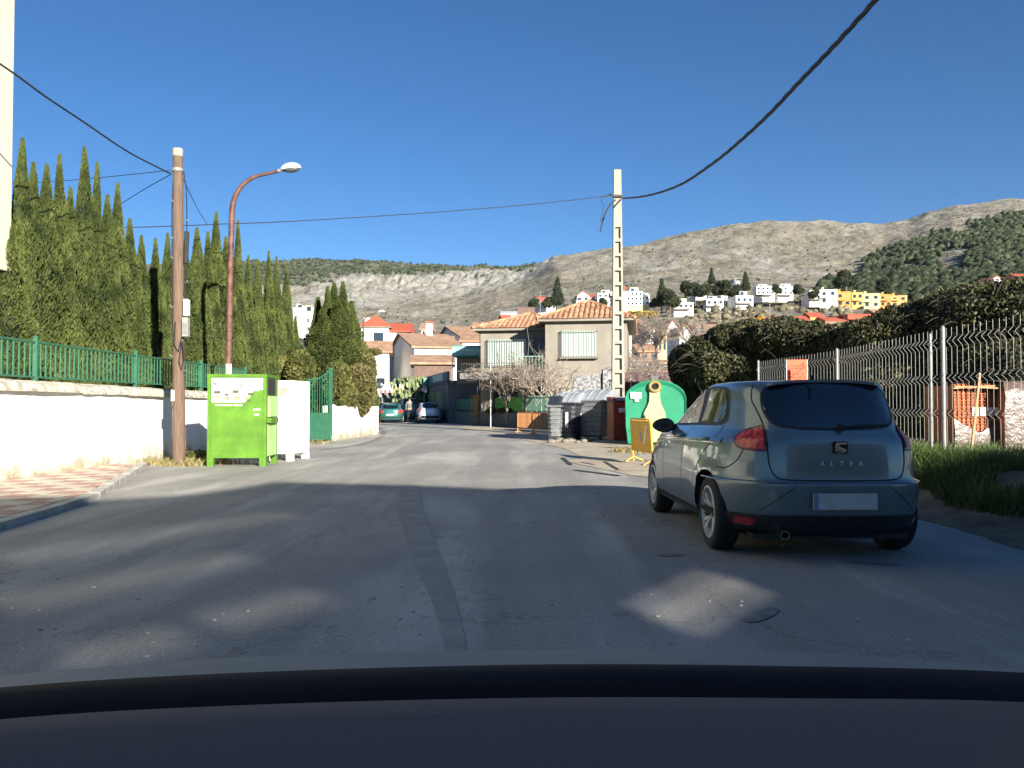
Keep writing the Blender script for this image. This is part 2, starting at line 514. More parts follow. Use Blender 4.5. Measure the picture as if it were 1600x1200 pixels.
M_roofr = mat("red_roof", (0.40, 0.08, 0.04), 0.9, 0.12, 1.5, 0.6, 8)
M_shut = mat("shutter_pale", (0.36, 0.43, 0.385), 0.5, 0.06, 3)
M_frame = mat("grille_dark", (0.035, 0.04, 0.038), 0.6, 0.2, 5)
M_glass = mat("window_glass", (0.02, 0.03, 0.04), 0.08, 0.1, 3, spec=0.8)
M_teal = mat("awning_teal", (0.06, 0.22, 0.19), 0.6, 0.15, 4)
M_garg = mat("garage_green", (0.20, 0.27, 0.10), 0.6, 0.12, 5)
M_mesh = mat("mesh_green", (0.14, 0.40, 0.06), 0.8, 0.25, 5, trans=0.3)
M_lowwall = mat("low_wall_stone", (0.15, 0.135, 0.11), 0.9, 0.3, 3.5, 0.8, 20, bdist=0.03)
M_rough = mat("rough_plaster", (0.12, 0.12, 0.125), 0.95, 0.1, 9, 1.0, 18, col2=(0.30, 0.30, 0.30), lo=0.42, hi=0.58, bdist=0.05)
M_maroon = mat("gate_maroon", (0.075, 0.012, 0.018), 0.6, 0.2, 3)
M_pinktile = mat("dusty_pink", (0.26, 0.15, 0.115), 0.9, 0.15, 2)
# ------------------------------------------------------------------ the ground
g = MB()
g.add([(-6600, -400, -0.03), (6600, -400, -0.03), (6600, 3300, -0.03), (-6600, 3300, -0.03)], [(0, 1, 2, 3)])
struct(g.build("ground", M_earth))

def kerb_x(y):
    return float(np.interp(y, [2, 4, 6, 8, 9.1, 10.7, 12.05, 14.35, 16.6, 18], [-4.75, -4.8, -4.85, -4.95, -5.08, -5.32, -5.78, -6.52, -7.28, -7.6]))
ys = [-40, 2, 4, 6, 8, 9.1, 10.7, 12.05, 14.35, 16.6, 18, 22, 26, 28, 34, 40, 52, 70, 95]
right = {-40: 5.5, 2: 5.0, 4: 4.9, 6: 4.75, 8: 4.4, 9.1: 4.3, 10.7: 4.3, 12.05: 4.3, 14.35: 5, 16.6: 5.6, 18: 6, 22: 6.3, 26: 6.3, 28: 6, 34: 4.5, 40: 3.0, 52: -2.5, 70: -6, 95: -9}
left = {y: kerb_x(y) - 0.02 for y in ys if y <= 18}
left.update({-40: -4.8, 22: -7.5, 26: -7.2, 28: -6.9, 34: -6.3, 40: -9, 52: -15, 70: -18, 95: -20})
r = MB()
for a, b in zip(ys[:-1], ys[1:]):
    r.add([(left[a], a, 0), (right[a], a, 0), (right[b], b, 0), (left[b], b, 0)], [(0, 1, 2, 3)])
struct(r.build("road", M_asph))

# sunlit concrete apron on the right where the containers stand, and bare dirt beside the parked car
ap = MB()
pts = [G(u, v, 0.008) for u, v in ((700, 664), (790, 682), (880, 700), (915, 716), (880, 720), (985, 742), (1060, 752))]
poly = [tuple(p) for p in pts] + [(6.4, 13.2, 0.008), (6.3, 21, 0.008), (7.5, 33, 0.008), (3.5, 40, 0.008), (-3.9, 51.0, 0.008)]
ap.poly(poly)
struct(ap.build("pavement", M_apron))

def strip(name, uvs, w, m, z=0.012):
    b = MB()
    ps = [G(u, v, z) for u, v in uvs]
    for p, q in zip(ps[:-1], ps[1:]):
        d = (q - p).normalized(); n = Vector((-d.y, d.x, 0)) * w / 2
        b.add([p - n, p + n, q + n, q - n], [(0, 1, 2, 3)])
    return struct(b.build(name, m))
for uvs, w in (([(879, 715), (892, 726)], 0.14), ([(908, 722), (929, 726)], 0.13), ([(944, 721), (966, 734)], 0.14), ([(898, 734), (930, 738), (968, 743)], 0.20)):  # last strip paints in the tip of the parked car's shadow; others are joints
    strip("tar_shade_strip", uvs, w * .6, M_tar_shade)
# long darker trench repair down the lane
tp = MB()
tl = [(628, 758), (622, 800), (640, 860), (668, 920), (690, 980), (700, 1040)]
tr_ = [(655, 758), (662, 800), (684, 860), (708, 920), (722, 980), (735, 1040)]
for i in range(len(tl) - 1):
    tp.add([G(*tl[i], 0.004), G(*tr_[i], 0.004), G(*tr_[i + 1], 0.004), G(*tl[i + 1], 0.004)], [(0, 1, 2, 3)])
struct(tp.build("trench_repair", mat("trench_asphalt", (0.275, 0.266, 0.245), 0.8, 0.15, 3, 0.5, 100)))
ap2 = MB()
for (u, v, a, b2, rot) in ((1048, 866, 0.12, 0.07, 0.3), (1190, 960, 0.22, 0.06, 0.9), (1370, 880, 0.2, 0.05, -0.3)):
    c = G(u, v, 0.006)
    k = [(c.x + a * math.cos(w) * math.cos(rot) - b2 * math.sin(w) * math.sin(rot), c.y + a * math.cos(w) * math.sin(rot) + b2 * math.sin(w) * math.cos(rot), 0.006) for w in np.linspace(0, 6.28, 11)[:-1]]
    ap2.poly(k)
struct(ap2.build("tar_patch", mat("oil_patch", (0.19, 0.185, 0.17), 0.7, 0.2, 12)))
# pale grit and chips scattered on the asphalt
gv = []; gf = []
for i in range(120):
    p = G(rnd.uniform(0, 1500), 760 + 290 * rnd.random() ** 0.7, 0.0)
    if p.x < kerb_x(max(2, p.y)): continue
    s = rnd.uniform(0.006, 0.017); V0, F0 = ICO0
    gf += [tuple(int(j) + len(gv) for j in f) for f in F0]
    gv += [(p.x + s * a[0] * rnd.uniform(.7, 1.3), p.y + s * a[1], 0.003 + s * 0.5 * a[2]) for a in V0]
gm = MB(); gm.v, gm.f, gm.m = gv, gf, [0] * len(gf)
struct(gm.build("gravel_chips", mat("grit", (0.4, 0.38, 0.34), 0.9, 0.3, 5)), 'stuff')

# left pavement: slab, kerb stones, checkered tiles
pv = MB()
py = [3, 4, 6, 8, 9.1, 10.7, 12.05, 14.35, 16.4]
for a, b in zip(py[:-1], py[1:]):
    pv.add([(-8.0, a, 0.07), (kerb_x(a) - 0.12, a, 0.07), (kerb_x(b) - 0.12, b, 0.07), (-8.0, b, 0.07)], [(0, 1, 2, 3)])
pave = struct(pv.build("pavement_left", M_kerb))
yy = 3.0
while yy < 16.3:
    y2 = min(yy + 0.6, 16.5)
    k = MB()
    xa, xb = kerb_x(yy), kerb_x(y2)
    e = 0.003
    zb = 0.085 + rnd.uniform(-.004, .004)
    k.prism([(xa - 0.15, yy + e), (xa, yy + e), (xb, y2 - e), (xb - 0.15, y2 - e)], -0.02, zb)
    struct(k.build("kerb_stone", M_kerb, pave)) if False else k.build("kerb_stone", M_kerb, pave)
    yy = y2
T = 0.40
meT = {}
for c_ in (0, 1):
    b = MB(); b.box(0.006, 0.006, -0.03, T - 0.006, T - 0.006, 0.012, 0.003); meT[c_] = b.mesh("tile", (M_tile_r, M_tile_w)[c_])
for i in range(9):
    for j in range(34):
        x0 = -7.98 + i * T; y0 = 3.0 + j * T
        if y0 > 16.0: continue
        c_ = (i + j) % 2
        lim = min(kerb_x(y0), kerb_x(y0 + T)) - 0.16
        if x0 + T < lim:
            link("tile", meT[c_], pave, (x0, y0, 0.075 + rnd.uniform(-.002, .002)))
        else:
            la, lb = kerb_x(y0) - 0.16, kerb_x(y0 + T) - 0.16
            if x0 + 0.03 < min(la, lb):
                b = MB(); b.prism([(x0 + .006, y0 + .006), (min(la, x0 + T) - .006, y0 + .006), (min(lb, x0 + T) - .006, y0 + T - .006), (x0 + .006, y0 + T - .006)], 0.06, 0.086)
                b.build("tile", (M_tile_r, M_tile_w)[c_], pave)

# raised bank right of the road, carries fence, bricks and grass
def bank_z(x, y):
    t = np.clip((x - 4.35 - 0.25 * fbm(y * 0.7, x * 0 + 3.0, 4, 3)) / 1.5, 0, 1)
    s = np.clip((y + 5) / 3, 0, 1) * np.clip((30 - y) / 6, 0, 1)
    return (0.44 * t * t * (3 - 2 * t) + 0.04 * fbm(x * 2.5, y * 2.5, 9, 4)) * s - 0.045 * (t < .01)
bx, by = np.meshgrid(np.concatenate([np.linspace(4.0, 7, 50), np.linspace(7.2, 40, 30)]), np.linspace(-6, 32, 190))
bz = bank_z(bx, by)
V = np.stack([bx, by, bz + 0.012], -1).reshape(-1, 3)
nx = bx.shape[1]; ny = bx.shape[0]
I = np.arange(nx * ny).reshape(ny, nx)
Fq = np.stack([I[:-1, :-1], I[:-1, 1:], I[1:, 1:], I[1:, :-1]], -1).reshape(-1, 4)
struct(link("dirt_bank", np_mesh("dirt_bank", V, Fq, M_dirt, True)))

def grass(name, pts, h, m, w=0.012, lean=0.35, label=None):
    n = len(pts)
    a = nr.uniform(0, 6.28, n); hh = h * nr.uniform(0.4, 1.3, n)
    dx = np.stack([np.cos(a), np.sin(a), 0 * a], -1)
    ln = nr.normal(0, lean, (n, 2)) * hh[:, None]
    base = pts
    tip = base + np.concatenate([ln, hh[:, None]], 1)
    mid = base + np.concatenate([ln * 0.35, hh[:, None] * 0.55], 1)
    V = np.stack([base - dx * w, base + dx * w, mid + dx * w * .7, tip, mid - dx * w * .7], 1).reshape(-1, 3)
    i = np.arange(n)[:, None] * 5
    Fq = np.concatenate([i + np.array([[0, 1, 2, 4]])], 0)
    F3 = i + np.array([[4, 2, 3, 3]])
    # degenerate-free: build tip as triangles in their own mesh list
    me = bpy.data.meshes.new(name)
    me.from_pydata(V.tolist(), [], Fq.tolist() + F3[:, :3].tolist())
    me.materials.append(m)
    return struct(link(name, me), 'stuff')
n = 60000
gx, gy = nr.uniform(4.6, 9.5, n), nr.uniform(5.5, 15.5, n)
dens = fbm(gx * 0.9, gy * 0.9, 21, 4)
edge = 4.85 + 0.35 * fbm(gy * 0.8, gy * 0 + 1, 33, 3) + np.clip((8.5 - gy) * 0.35, 0, 3)
k = (gx > edge) & (dens > -0.35) & ((gx < 6.3) | (nr.rand(n) < 0.22))
gp = np.stack([gx, gy, bank_z(gx, gy)], -1)[k]
grass("grass", gp, 0.20, M_grassL, 0.008)
n = 3500
gx, gy = nr.uniform(4.4, 6.4, n), nr.uniform(14, 22, n)
grass("grass", np.stack([gx, gy, bank_z(gx, gy)], -1), 0.2, M_grassL, 0.01)
# weeds by the pole foot, wall foot and the apron
w = []
for (cx, cy, s, k_) in ((-6.75, 16.75, 0.28, 260), (-6.35, 17.2, 0.4, 220), (-7.2, 17.3, 0.35, 160), (2.2, 24.3, 0.9, 0), (-6.2, 26.2, 0.3, 120)):
    for i in range(k_):
        w.append((cx + rnd.gauss(0, s), cy + rnd.gauss(0, s * .6), 0))
for i in range(500):
    u = rnd.uniform(985, 1045); v = rnd.gauss(704, 2.2)
    p = G(u, v, 0.01); w.append(tuple(p))
for i in range(260):
    p = G(rnd.uniform(955, 1000), rnd.gauss(706, 0.8), 0.01); w.append(tuple(p))
grass("weeds", np.array(w), 0.13, M_dry, 0.012, 0.6)

# ------------------------------------------------------------------ mountains (real terrain sheet)
YK = np.array([60, 120, 200, 300, 450, 700, 1000, 1400, 1800, 2300, 3000.])
TAB = {
 -1600: [660, 630, 612, 600, 588, 565, 540, 510, 490, 480, 510],
 200: [660, 615, 585, 562, 542, 512, 482, 452, 427, 412, 440],
 440: [660, 610, 577, 552, 530, 498, 474, 446, 422, 410, 430],
 540: [660, 606, 575, 548, 528, 500, 476, 452, 426, 406, 430],
 640: [660, 605, 572, 546, 526, 502, 480, 458, 430, 413, 430],
 720: [660, 605, 570, 544, 524, 500, 478, 455, 430, 419, 435],
 805: [660, 605, 566, 530, 508, 484, 458, 437, 424, 421, 435],
 880: [660, 602, 556, 508, 480, 455, 430, 399, 402, 410, 435],
 1000: [660, 600, 550, 498, 474, 446, 416, 384, 387, 400, 435],
 1080: [660, 600, 548, 494, 470, 442, 405, 363, 366, 384, 435],
 1150: [660, 600, 545, 490, 466, 436, 396, 350, 353, 370, 430],
 1200: [660, 600, 545, 490, 465, 434, 392, 345, 349, 366, 430],
 1300: [660, 592, 542, 492, 463, 426, 386, 347, 349, 360, 420],
 1380: [657, 588, 538, 492, 458, 416, 378, 350, 351, 360, 420],
 1420: [655, 585, 534, 490, 452, 406, 368, 346, 347, 352, 420],
 1460: [655, 582, 532, 486, 446, 398, 358, 332, 336, 346, 420],
 1500: [655, 580, 530, 480, 438, 388, 348, 321, 328, 345, 420],
 1600: [655, 575, 520, 470, 425, 372, 332, 307, 320, 370, 460],
 2000: [655, 570, 510, 455, 400, 345, 305, 280, 300, 360, 460],
 3600: [655, 590, 550, 520, 480, 430, 390, 370, 380, 390, 450]}
UK = np.array(sorted(TAB)); VT = np.array([TAB[u] for u in UK], float)
def terr_v(u, Y):
    """tabulated slope, smooth in both directions"""
    ly = np.log(Y); lk = np.log(YK)
    j = np.clip(np.searchsorted(lk, ly) - 1, 0, len(lk) - 2)
    t = np.clip((ly - lk[j]) / (lk[j + 1] - lk[j]), 0, 1)
    i = np.clip(np.searchsorted(UK, u) - 1, 0, len(UK) - 2)
    s = np.clip((u - UK[i]) / (UK[i + 1] - UK[i]), 0, 1); s = s * 0.5 + 0.5 * s * s * (3 - 2 * s)
    a = VT[i, j] * (1 - s) + VT[i + 1, j] * s
    b = VT[i, j + 1] * (1 - s) + VT[i + 1, j + 1] * s
    return a * (1 - t) + b * t
def terr_z(u, Y, noise_=True):
    v = terr_v(u, Y)
    x = (u - 800) / F * Y
    z = CAMZ + (633 - v) / F * Y
    if noise_:
        fade = np.clip((Y - 90) / 160, 0, 1)
        z = z + fade * Y * (0.0065 * fbm(x / 95, Y / 95, 1, 5) + 0.0028 * fbm(x / 20, Y / 34, 2, 5, 0.6))
        # rocky crags
        crag = np.clip(fbm(x / 210 + 3, Y / 260, 8, 4) * 2.2 - 0.1, 0, 1)
        cl = np.exp(-((u - 700) / 190.) ** 2) * np.exp(-((Y - 1620) / 260.) ** 2) * 1.6
        cl2 = np.exp(-((u - 520) / 60.) ** 2) * np.exp(-((Y - 1250) / 220.) ** 2) * 1.3
        rg = 1 - np.abs(fbm(x / 24, Y / 60, 4, 5, 0.62)) * 2
        z = z + fade * Y * 0.0055 * rg * (0.35 * crag + cl + cl2)
    return z
ug = np.unique(np.concatenate([np.linspace(-1600, 300, 50), np.linspace(300, 1720, 560), np.linspace(1720, 3600, 50)]))
Yg = np.exp(np.linspace(math.log(58), math.log(3000), 420))
U, YY = np.meshgrid(ug, Yg)
X = (U - 800) / F * YY
Z = terr_z(U, YY)
Z[0] -= 2.0
V = np.stack([X, YY, Z], -1).reshape(-1, 3)
ny, nx = U.shape
I = np.arange(nx * ny).reshape(ny, nx)
Fq = np.stack([I[:-1, :-1], I[:-1, 1:], I[1:, 1:], I[1:, :-1]], -1).reshape(-1, 4)
def pine_dens(u, v, Y):
    line = np.interp(u, [1270, 1300, 1340, 1400, 1500, 1600, 2000], [470, 440, 412, 385, 352, 328, 300])
    d = np.clip((v - line) / 14, 0, 1) * (Y > 330) * (u > 1275)
    holes = fbm(u / 60., v / 22., 12, 4)
    bare = np.clip(1 - np.abs(v - (430 - (u - 1450) * 0.1)) / 26, 0, 1) * (u > 1430) * np.clip((u - 1430) / 30, 0, 1)
    return d * (holes > -0.12) * (1 - 0.75 * bare)
def far_dens(u, v, Y):
    low = np.interp(u, [440, 480, 540, 600, 700, 810, 830], [455, 452, 440, 442, 436, 430, 424])
    return (Y > 1350) * (u < 835) * np.clip((low - v) / 8 + 0.3 * fbm(u / 18., v / 6., 6, 3), 0, 1)
VV = terr_v(U, YY)
me = np_mesh("hills", V, Fq, mat("hill_soil_placeholder", (0.2, 0.2, 0.2)), True)
tan = np.array([0.235, 0.215, 0.17]); tan2 = np.array([0.265, 0.235, 0.18]); rock = np.array([0.315, 0.305, 0.28]); scrub = np.array([0.10, 0.098, 0.068]); pinef = np.array([0.085, 0.085, 0.058])
def mixc(a, b, t): return a * (1 - t[..., None]) + b * t[..., None]
c = mixc(np.broadcast_to(tan, V.shape).reshape(ny, nx, 3), tan2, np.clip(fbm(X / 160, YY / 160, 40, 3) * 2 + .4, 0, 1))
rk = np.clip((fbm(X / 20, YY / 62, 31, 6, 0.8) + 0.02) * 3.5 * np.clip(0.6 + 1.4 * fbm(X / 200, YY / 500, 32, 3), 0.15, 1), 0, 1)
cl = np.clip(np.exp(-((U - 690) / 200.) ** 2) * np.exp(-((YY - 1560) / 280.) ** 2) * 1.8 + np.exp(-((U - 520) / 55.) ** 2) * np.exp(-((YY - 1200) / 220.) ** 2), 0, 1)
c = mixc(c, rock, np.clip(rk + cl * 0.8, 0, 1))
c = mixc(c, scrub, np.clip((fbm(X / 22, YY / 66, 35, 6, 0.8) - 0.12) * 6, 0, 1) * 0.6)
low = (YY < 420)
c = mixc(c, scrub * 1.1, np.where(low, 0.45, 0.0) * np.clip(fbm(X / 14, YY / 14, 36, 4) * 3 + .5, 0, 1))
c = mixc(c, pinef, np.clip(np.maximum(pine_dens(U, VV, YY) * .75, far_dens(U, VV, YY) * .7), 0, 1))
ca = me.color_attributes.new("cover", 'FLOAT_COLOR', 'POINT')
rgba = np.ones((nx * ny, 4), np.float32); rgba[:, :3] = c.reshape(-1, 3)
ca.data.foreach_set("color", rgba.ravel())
m = bpy.data.materials.new("hillside"); m.use_nodes = True
N, L = m.node_tree.nodes, m.node_tree.links
b = N["Principled BSDF"]; b.inputs['Roughness'].default_value = 0.95; b.inputs['Specular IOR Level'].default_value = 0.1
at = N.new("ShaderNodeAttribute"); at.attribute_name = "cover"
tc = N.new("ShaderNodeTexCoord")
prev = at.outputs['Color']
mpy = N.new("ShaderNodeMapping"); mpy.inputs['Scale'].default_value = (1, .33, 1); L.new(tc.outputs['Object'], mpy.inputs[0])
for sc_, a_, b_, lo_, hi_ in ((0.12, .80, 1.16, .38, .62), (0.40, .66, 1.26, .40, .60)):
    n_ = N.new("ShaderNodeTexNoise"); n_.inputs['Scale'].default_value = sc_; n_.inputs['Detail'].default_value = 8; n_.inputs['Roughness'].default_value = 0.7
    L.new(mpy.outputs[0], n_.inputs['Vector'])
    r_ = N.new("ShaderNodeValToRGB"); r_.color_ramp.elements[0].position = lo_; r_.color_ramp.elements[1].position = hi_
    r_.color_ramp.elements[0].color = (a_, a_, a_, 1); r_.color_ramp.elements[1].color = (b_, b_, b_ * .98, 1)
    L.new(n_.outputs['Fac'], r_.inputs[0])
    v_ = N.new("ShaderNodeVectorMath"); v_.operation = 'MULTIPLY'; L.new(prev, v_.inputs[0]); L.new(r_.outputs[0], v_.inputs[1]); prev = v_.outputs[0]
L.new(prev, b.inputs['Base Color'])
bp = N.new("ShaderNodeBump"); bp.inputs['Strength'].default_value = 1.0; bp.inputs['Distance'].default_value = 1.2
L.new(n_.outputs['Fac'], bp.inputs['Height']); L.new(bp.outputs[0], b.inputs['Normal'])
me.materials.clear(); me.materials.append(m)
struct(link("hills", me))

def scatter_blobs(name, U_, Y_, size, ico_, m, squash=1.0, kind='stuff'):
    V0, F0 = ico_
    n = len(U_)
    x = (U_ - 800) / F * Y_; z = terr_z(U_, Y_)
    s = size * nr.uniform(0.6, 1.3, n)
    j = 1 + nr.uniform(-0.42, 0.42, (n, len(V0), 1))
    Vv = V0[None] * j * s[:, None, None] * np.array([1, 1, squash]) + np.stack([x, Y_, z + s * squash * 0.6], -1)[:, None, :]
    Fc = F0[None] + (np.arange(n) * len(V0))[:, None, None]
    return struct(link(name, np_mesh(name, Vv.reshape(-1, 3), Fc.reshape(-1, 3), m)), kind)
M_pine = mat("pine_mass", (0.032, 0.045, 0.028), 0.9, 0.3, 0.06, 1.0, 0.7, col2=(0.065, 0.08, 0.042), island=0.35, spec=0.1, bdist=0.6)
n = 26000
u_ = nr.uniform(1270, 1760, n); y_ = np.exp(nr.uniform(math.log(335), math.log(1300), n))
k = nr.rand(n) < pine_dens(u_, terr_v(u_, y_), y_) * 0.75
scatter_blobs("pine_forest", u_[k], y_[k], 2.7, ICO0, M_pine, 1.15)
n = 26000
u_ = nr.uniform(330, 840, n); y_ = nr.uniform(1350, 2350, n)
k = nr.rand(n) < far_dens(u_, terr_v(u_, y_), y_) * 0.30 * np.clip(0.55 + 1.2 * fbm(u_[:, ] / 22., y_ / 90., 61, 3), 0.12, 1.0)
scatter_blobs("ridge_forest", u_[k], y_[k], 4.0, ICO0, M_pine, 0.9)
n = 6500
u_ = nr.uniform(430, 1700, n); y_ = np.exp(nr.uniform(math.log(330), math.log(1700), n))
k = nr.rand(n) < np.clip(fbm(u_ / 40., y_ / 120., 50, 3) * 1.5 + 0.2, 0.03, 1) * .55
scatter_blobs("scrub", u_[k], y_[k], 1.15, ICO0, M_pine, 0.7)
n = 5200
u_ = nr.uniform(800, 1500, n); y_ = np.exp(nr.uniform(math.log(120), math.log(420), n))
k = nr.rand(n) < np.clip(fbm(u_ / 30., y_ / 30., 51, 3) * 1.6 + 0.35, 0.05, 1)
scatter_blobs("scrub", u_[k], y_[k], 1.3, ICO0, mat("dry_scrub", (0.10, 0.095, 0.05), 0.95, 0.3, 0.2, 1.0, 2, col2=(0.20, 0.17, 0.11), island=0.4, bdist=0.3), 0.8)
# ------------------------------------------------------------------ cream building corner at the left edge
b = MB(); b.box(-16, 4.0, 3.72, -9.06, 14.9, 12.5); 
cb = thing("building", "tall pale cream building whose overhanging corner rises at the left edge", "building", (-8.98, 14.9, 0))
def into(o, par):
    o.parent = par; o.matrix_parent_inverse = Matrix.Translation(-Vector(par.location)); return o
into(b.build("upper_wall", M_cream), cb)
b = MB(); b.box(-16, 4.0, 0, -9.5, 14.3, 3.72); into(b.build("lower_wall", M_cream), cb)
b = MB(); b.box(-16, 4.0, 3.62, -9.04, 14.92, 3.718, 0.01); into(b.build("slab_edge", M_cream), cb)

# ------------------------------------------------------------------ white boundary wall with railing
WX = -7.75
wall = thing("boundary_wall", "long whitewashed wall with grey mortar coping beside the checkered pavement", "wall", (WX, 8, 0))
b = MB()
ysw = np.linspace(4, 24.6, 60)
pr = []
for y in ysw:
    off = 0.03 * math.sin(y * 1.3) + 0.02 * rnd.uniform(-1, 1)
    top = 1.46 - 0.006 * (y - 12)
    pr.append([(WX + off + 0.05, y, -0.02), (WX + off + 0.035, y, 0.30), (WX + off, y, 0.5), (WX + off * 0.6, y, top), (WX - 0.30, y, top), (WX - 0.30, y, -0.02)])
for A, B in zip(pr[:-1], pr[1:]):
    b.add(A + B, [(i, i + 6, (i + 1) % 6 + 6, (i + 1) % 6) for i in range(6)])
b.add(pr[0], [(0, 1, 2, 3, 4, 5)]); b.add(pr[-1], [(5, 4, 3, 2, 1, 0)])
into(b.build("wall_body", M_white, smooth=True, angle=35), wall)
y = 4.0
while y < 24.6:
    y2 = min(y + rnd.uniform(1.5, 2.1), 24.6)
    t = 1.46 - 0.006 * (y - 12)
    b = MB()
    n_ = 5
    for i in range(n_):
        ya, yb = y + (y2 - y) * i / n_ + (0.004 if i == 0 else 0), y + (y2 - y) * (i + 1) / n_
        e = rnd.uniform(-.012, .012)
        b.box(WX - 0.35, ya, t - 0.03 + e * .3, WX + 0.09 + e, yb, t + 0.045, 0.0) if False else None
    j0, j1 = rnd.uniform(-.012, .012), rnd.uniform(-.012, .012)
    sec = lambda yy_, j: [(WX + 0.09 + j, yy_, t - 0.02 + j), (WX + 0.095 + j, yy_, t + 0.03), (WX + 0.03, yy_, t + 0.12), (WX - 0.14, yy_, t + 0.17), (WX - 0.32, yy_, t + 0.12), (WX - 0.38, yy_, t - 0.02)]
    A, B = sec(y + 0.006, j0), sec(y2 - 0.006, j1)
    b.add(A + B, [(i, i + 6, (i + 1) % 6 + 6, (i + 1) % 6) for i in range(6)] + [(5, 4, 3, 2, 1, 0), (6, 7, 8, 9, 10, 11)])
    into(b.build("coping_stone", M_coping), wall)
    y = y2
# far end of the same wall, rounded, beside the gate
b = MB()
pts = [(-7.78, 24.6), (-7.2, 24.9), (-6.75, 25.3), (-6.55, 25.9), (-6.5, 26.6)]
for (x0, y0), (x1, y1) in zip(pts[:-1], pts[1:]):
    h0, h1 = 1.5, 1.4
    d = Vector((x1 - x0, y1 - y0, 0)).normalized(); n_ = Vector((-d.y, d.x, 0)) * 0.28
    b.prism([(x0, y0), (x1, y1), (x1 + n_.x, y1 + n_.y), (x0 + n_.x, y0 + n_.y)], -0.02, 1.38)
into(b.build("curved_wall_end", M_white), wall)

# railing on top
rail = thing("railing", "green painted metal railing standing on the white boundary wall", "railing", (WX - 0.1, 8, 1.6))
RX = WX - 0.14
posts = [6.4, 10.05, 13.7, 17.35, 21.0, 24.5]
b = MB(); b.box(-0.035, -0.035, 1.55, 0.035, 0.035, 2.33, 0.006); b.lathe([(0.045, 2.33), (0.05, 2.35), (0.0, 2.38)], 8)
mp = b.mesh("post", M_greenpaint)
for y in posts: into(link("post", mp, None, (RX, y, 0)), rail)
b = MB(); b.box(-0.011, -0.011, 1.70, 0.011, 0.011, 2.25)
mbal = b.mesh("baluster", M_greenpaint)
for y0, y1 in zip(posts[:-1], posts[1:]):
    b = MB(); b.box(RX - 0.02, y0 + 0.036, 2.25, RX + 0.02, y1 - 0.036, 2.28); into(b.build("top_rail", M_greenpaint), rail)
    b = MB(); b.box(RX - 0.018, y0 + 0.036, 1.67, RX + 0.018, y1 - 0.036, 1.70); into(b.build("bottom_rail", M_greenpaint), rail)
    n_ = 24
    for i in range(1, n_):
        into(link("baluster", mbal, None, (RX, y0 + (y1 - y0) * i / n_, 0)), rail)

# gate and second white wall
gate = thing("gate", "green metal garden gate with open bars above a solid lower panel", "gate", tuple(G(515, 689)))
p0, p1 = G(481, 692), G(516, 689); gd = (p1 - p0); gl = gd.length; gd.normalize()
gm_ = Matrix.Translation(p0) @ Matrix(((gd.x, -gd.y, 0, 0), (gd.y, gd.x, 0, 0), (0, 0, 1, 0), (0, 0, 0, 1)))
def gpart(name, fn, m=M_greenpaint):
    b = MB(); b.M = gm_; fn(b); return into(b.build(name, m), gate)
gpart("lower_panel", lambda b: b.box(0.05, -0.02, 0.06, gl - 0.06, 0.02, 0.92))
gpart("post", lambda b: b.box(gl - 0.06, -0.05, 0, gl + 0.05, 0.05, 2.5))
gpart("post", lambda b: b.box(-0.05, -0.03, 0.0, 0.05, 0.03, 2.08))
gpart("middle_rail", lambda b: b.box(0.05, -0.025, 0.92, gl - 0.06, 0.025, 0.97))
def toprail(b):
    b.tube([(0.05, 0, 2.02), (gl * .35, 0, 2.06), (gl * .7, 0, 2.22), (gl - 0.06, 0, 2.42)], 0.025, 6)
gpart("curved_top_rail", toprail)
for i in range(9):
    x = 0.12 + (gl - 0.22) * i / 8
    zt = float(np.interp(x / gl, [0, .35, .7, 1], [2.0, 2.05, 2.2, 2.42])) + 0.08
    gpart("bar", lambda b: b.box(x - 0.011, -0.011, 0.97, x + 0.011, 0.011, zt))
w2 = thing("garden_wall", "short whitewashed wall below the bushy hedge right of the green gate", "wall", tuple(G(516, 690)))
b = MB()
A0, A1 = G(517, 689), G(581, 679)
dv = (A1 - A0).normalized(); n_ = Vector((-dv.y, dv.x, 0)) * 0.28
N_ = 12; sec = []
for i in range(N_ + 1):
    p = A0.lerp(A1, i / N_); h = 1.16 + 0.05 * math.sin(i * 2.1) + (0.05 if i < 3 else 0)
    o = rnd.uniform(-.02, .02)
    sec.append([(p.x + 0.05, p.y, 0), (p.x + o, p.y, 0.35), (p.x + o, p.y, h - .05), (p.x - 0.05, p.y, h), (p.x + n_.x, p.y + n_.y, h - .02), (p.x + n_.x, p.y + n_.y, 0)])
for A, B in zip(sec[:-1], sec[1:]):
    b.add(A + B, [(i, i + 6, (i + 1) % 6 + 6, (i + 1) % 6) for i in range(6)])
b.add(sec[0], [(0, 1, 2, 3, 4, 5)]); b.add(sec[-1], [(5, 4, 3, 2, 1, 0)])
into(b.build("wall_body", M_white, smooth=True, angle=35), w2)
b = MB(); b.prism([(A1.x, A1.y), (A1.x + .2, A1.y + .4), (A1.x - 7, A1.y + 3.2), (A1.x - 7.1, A1.y + 2.8)], 0, 1.16)
into(b.build("wall_return", M_white), w2)

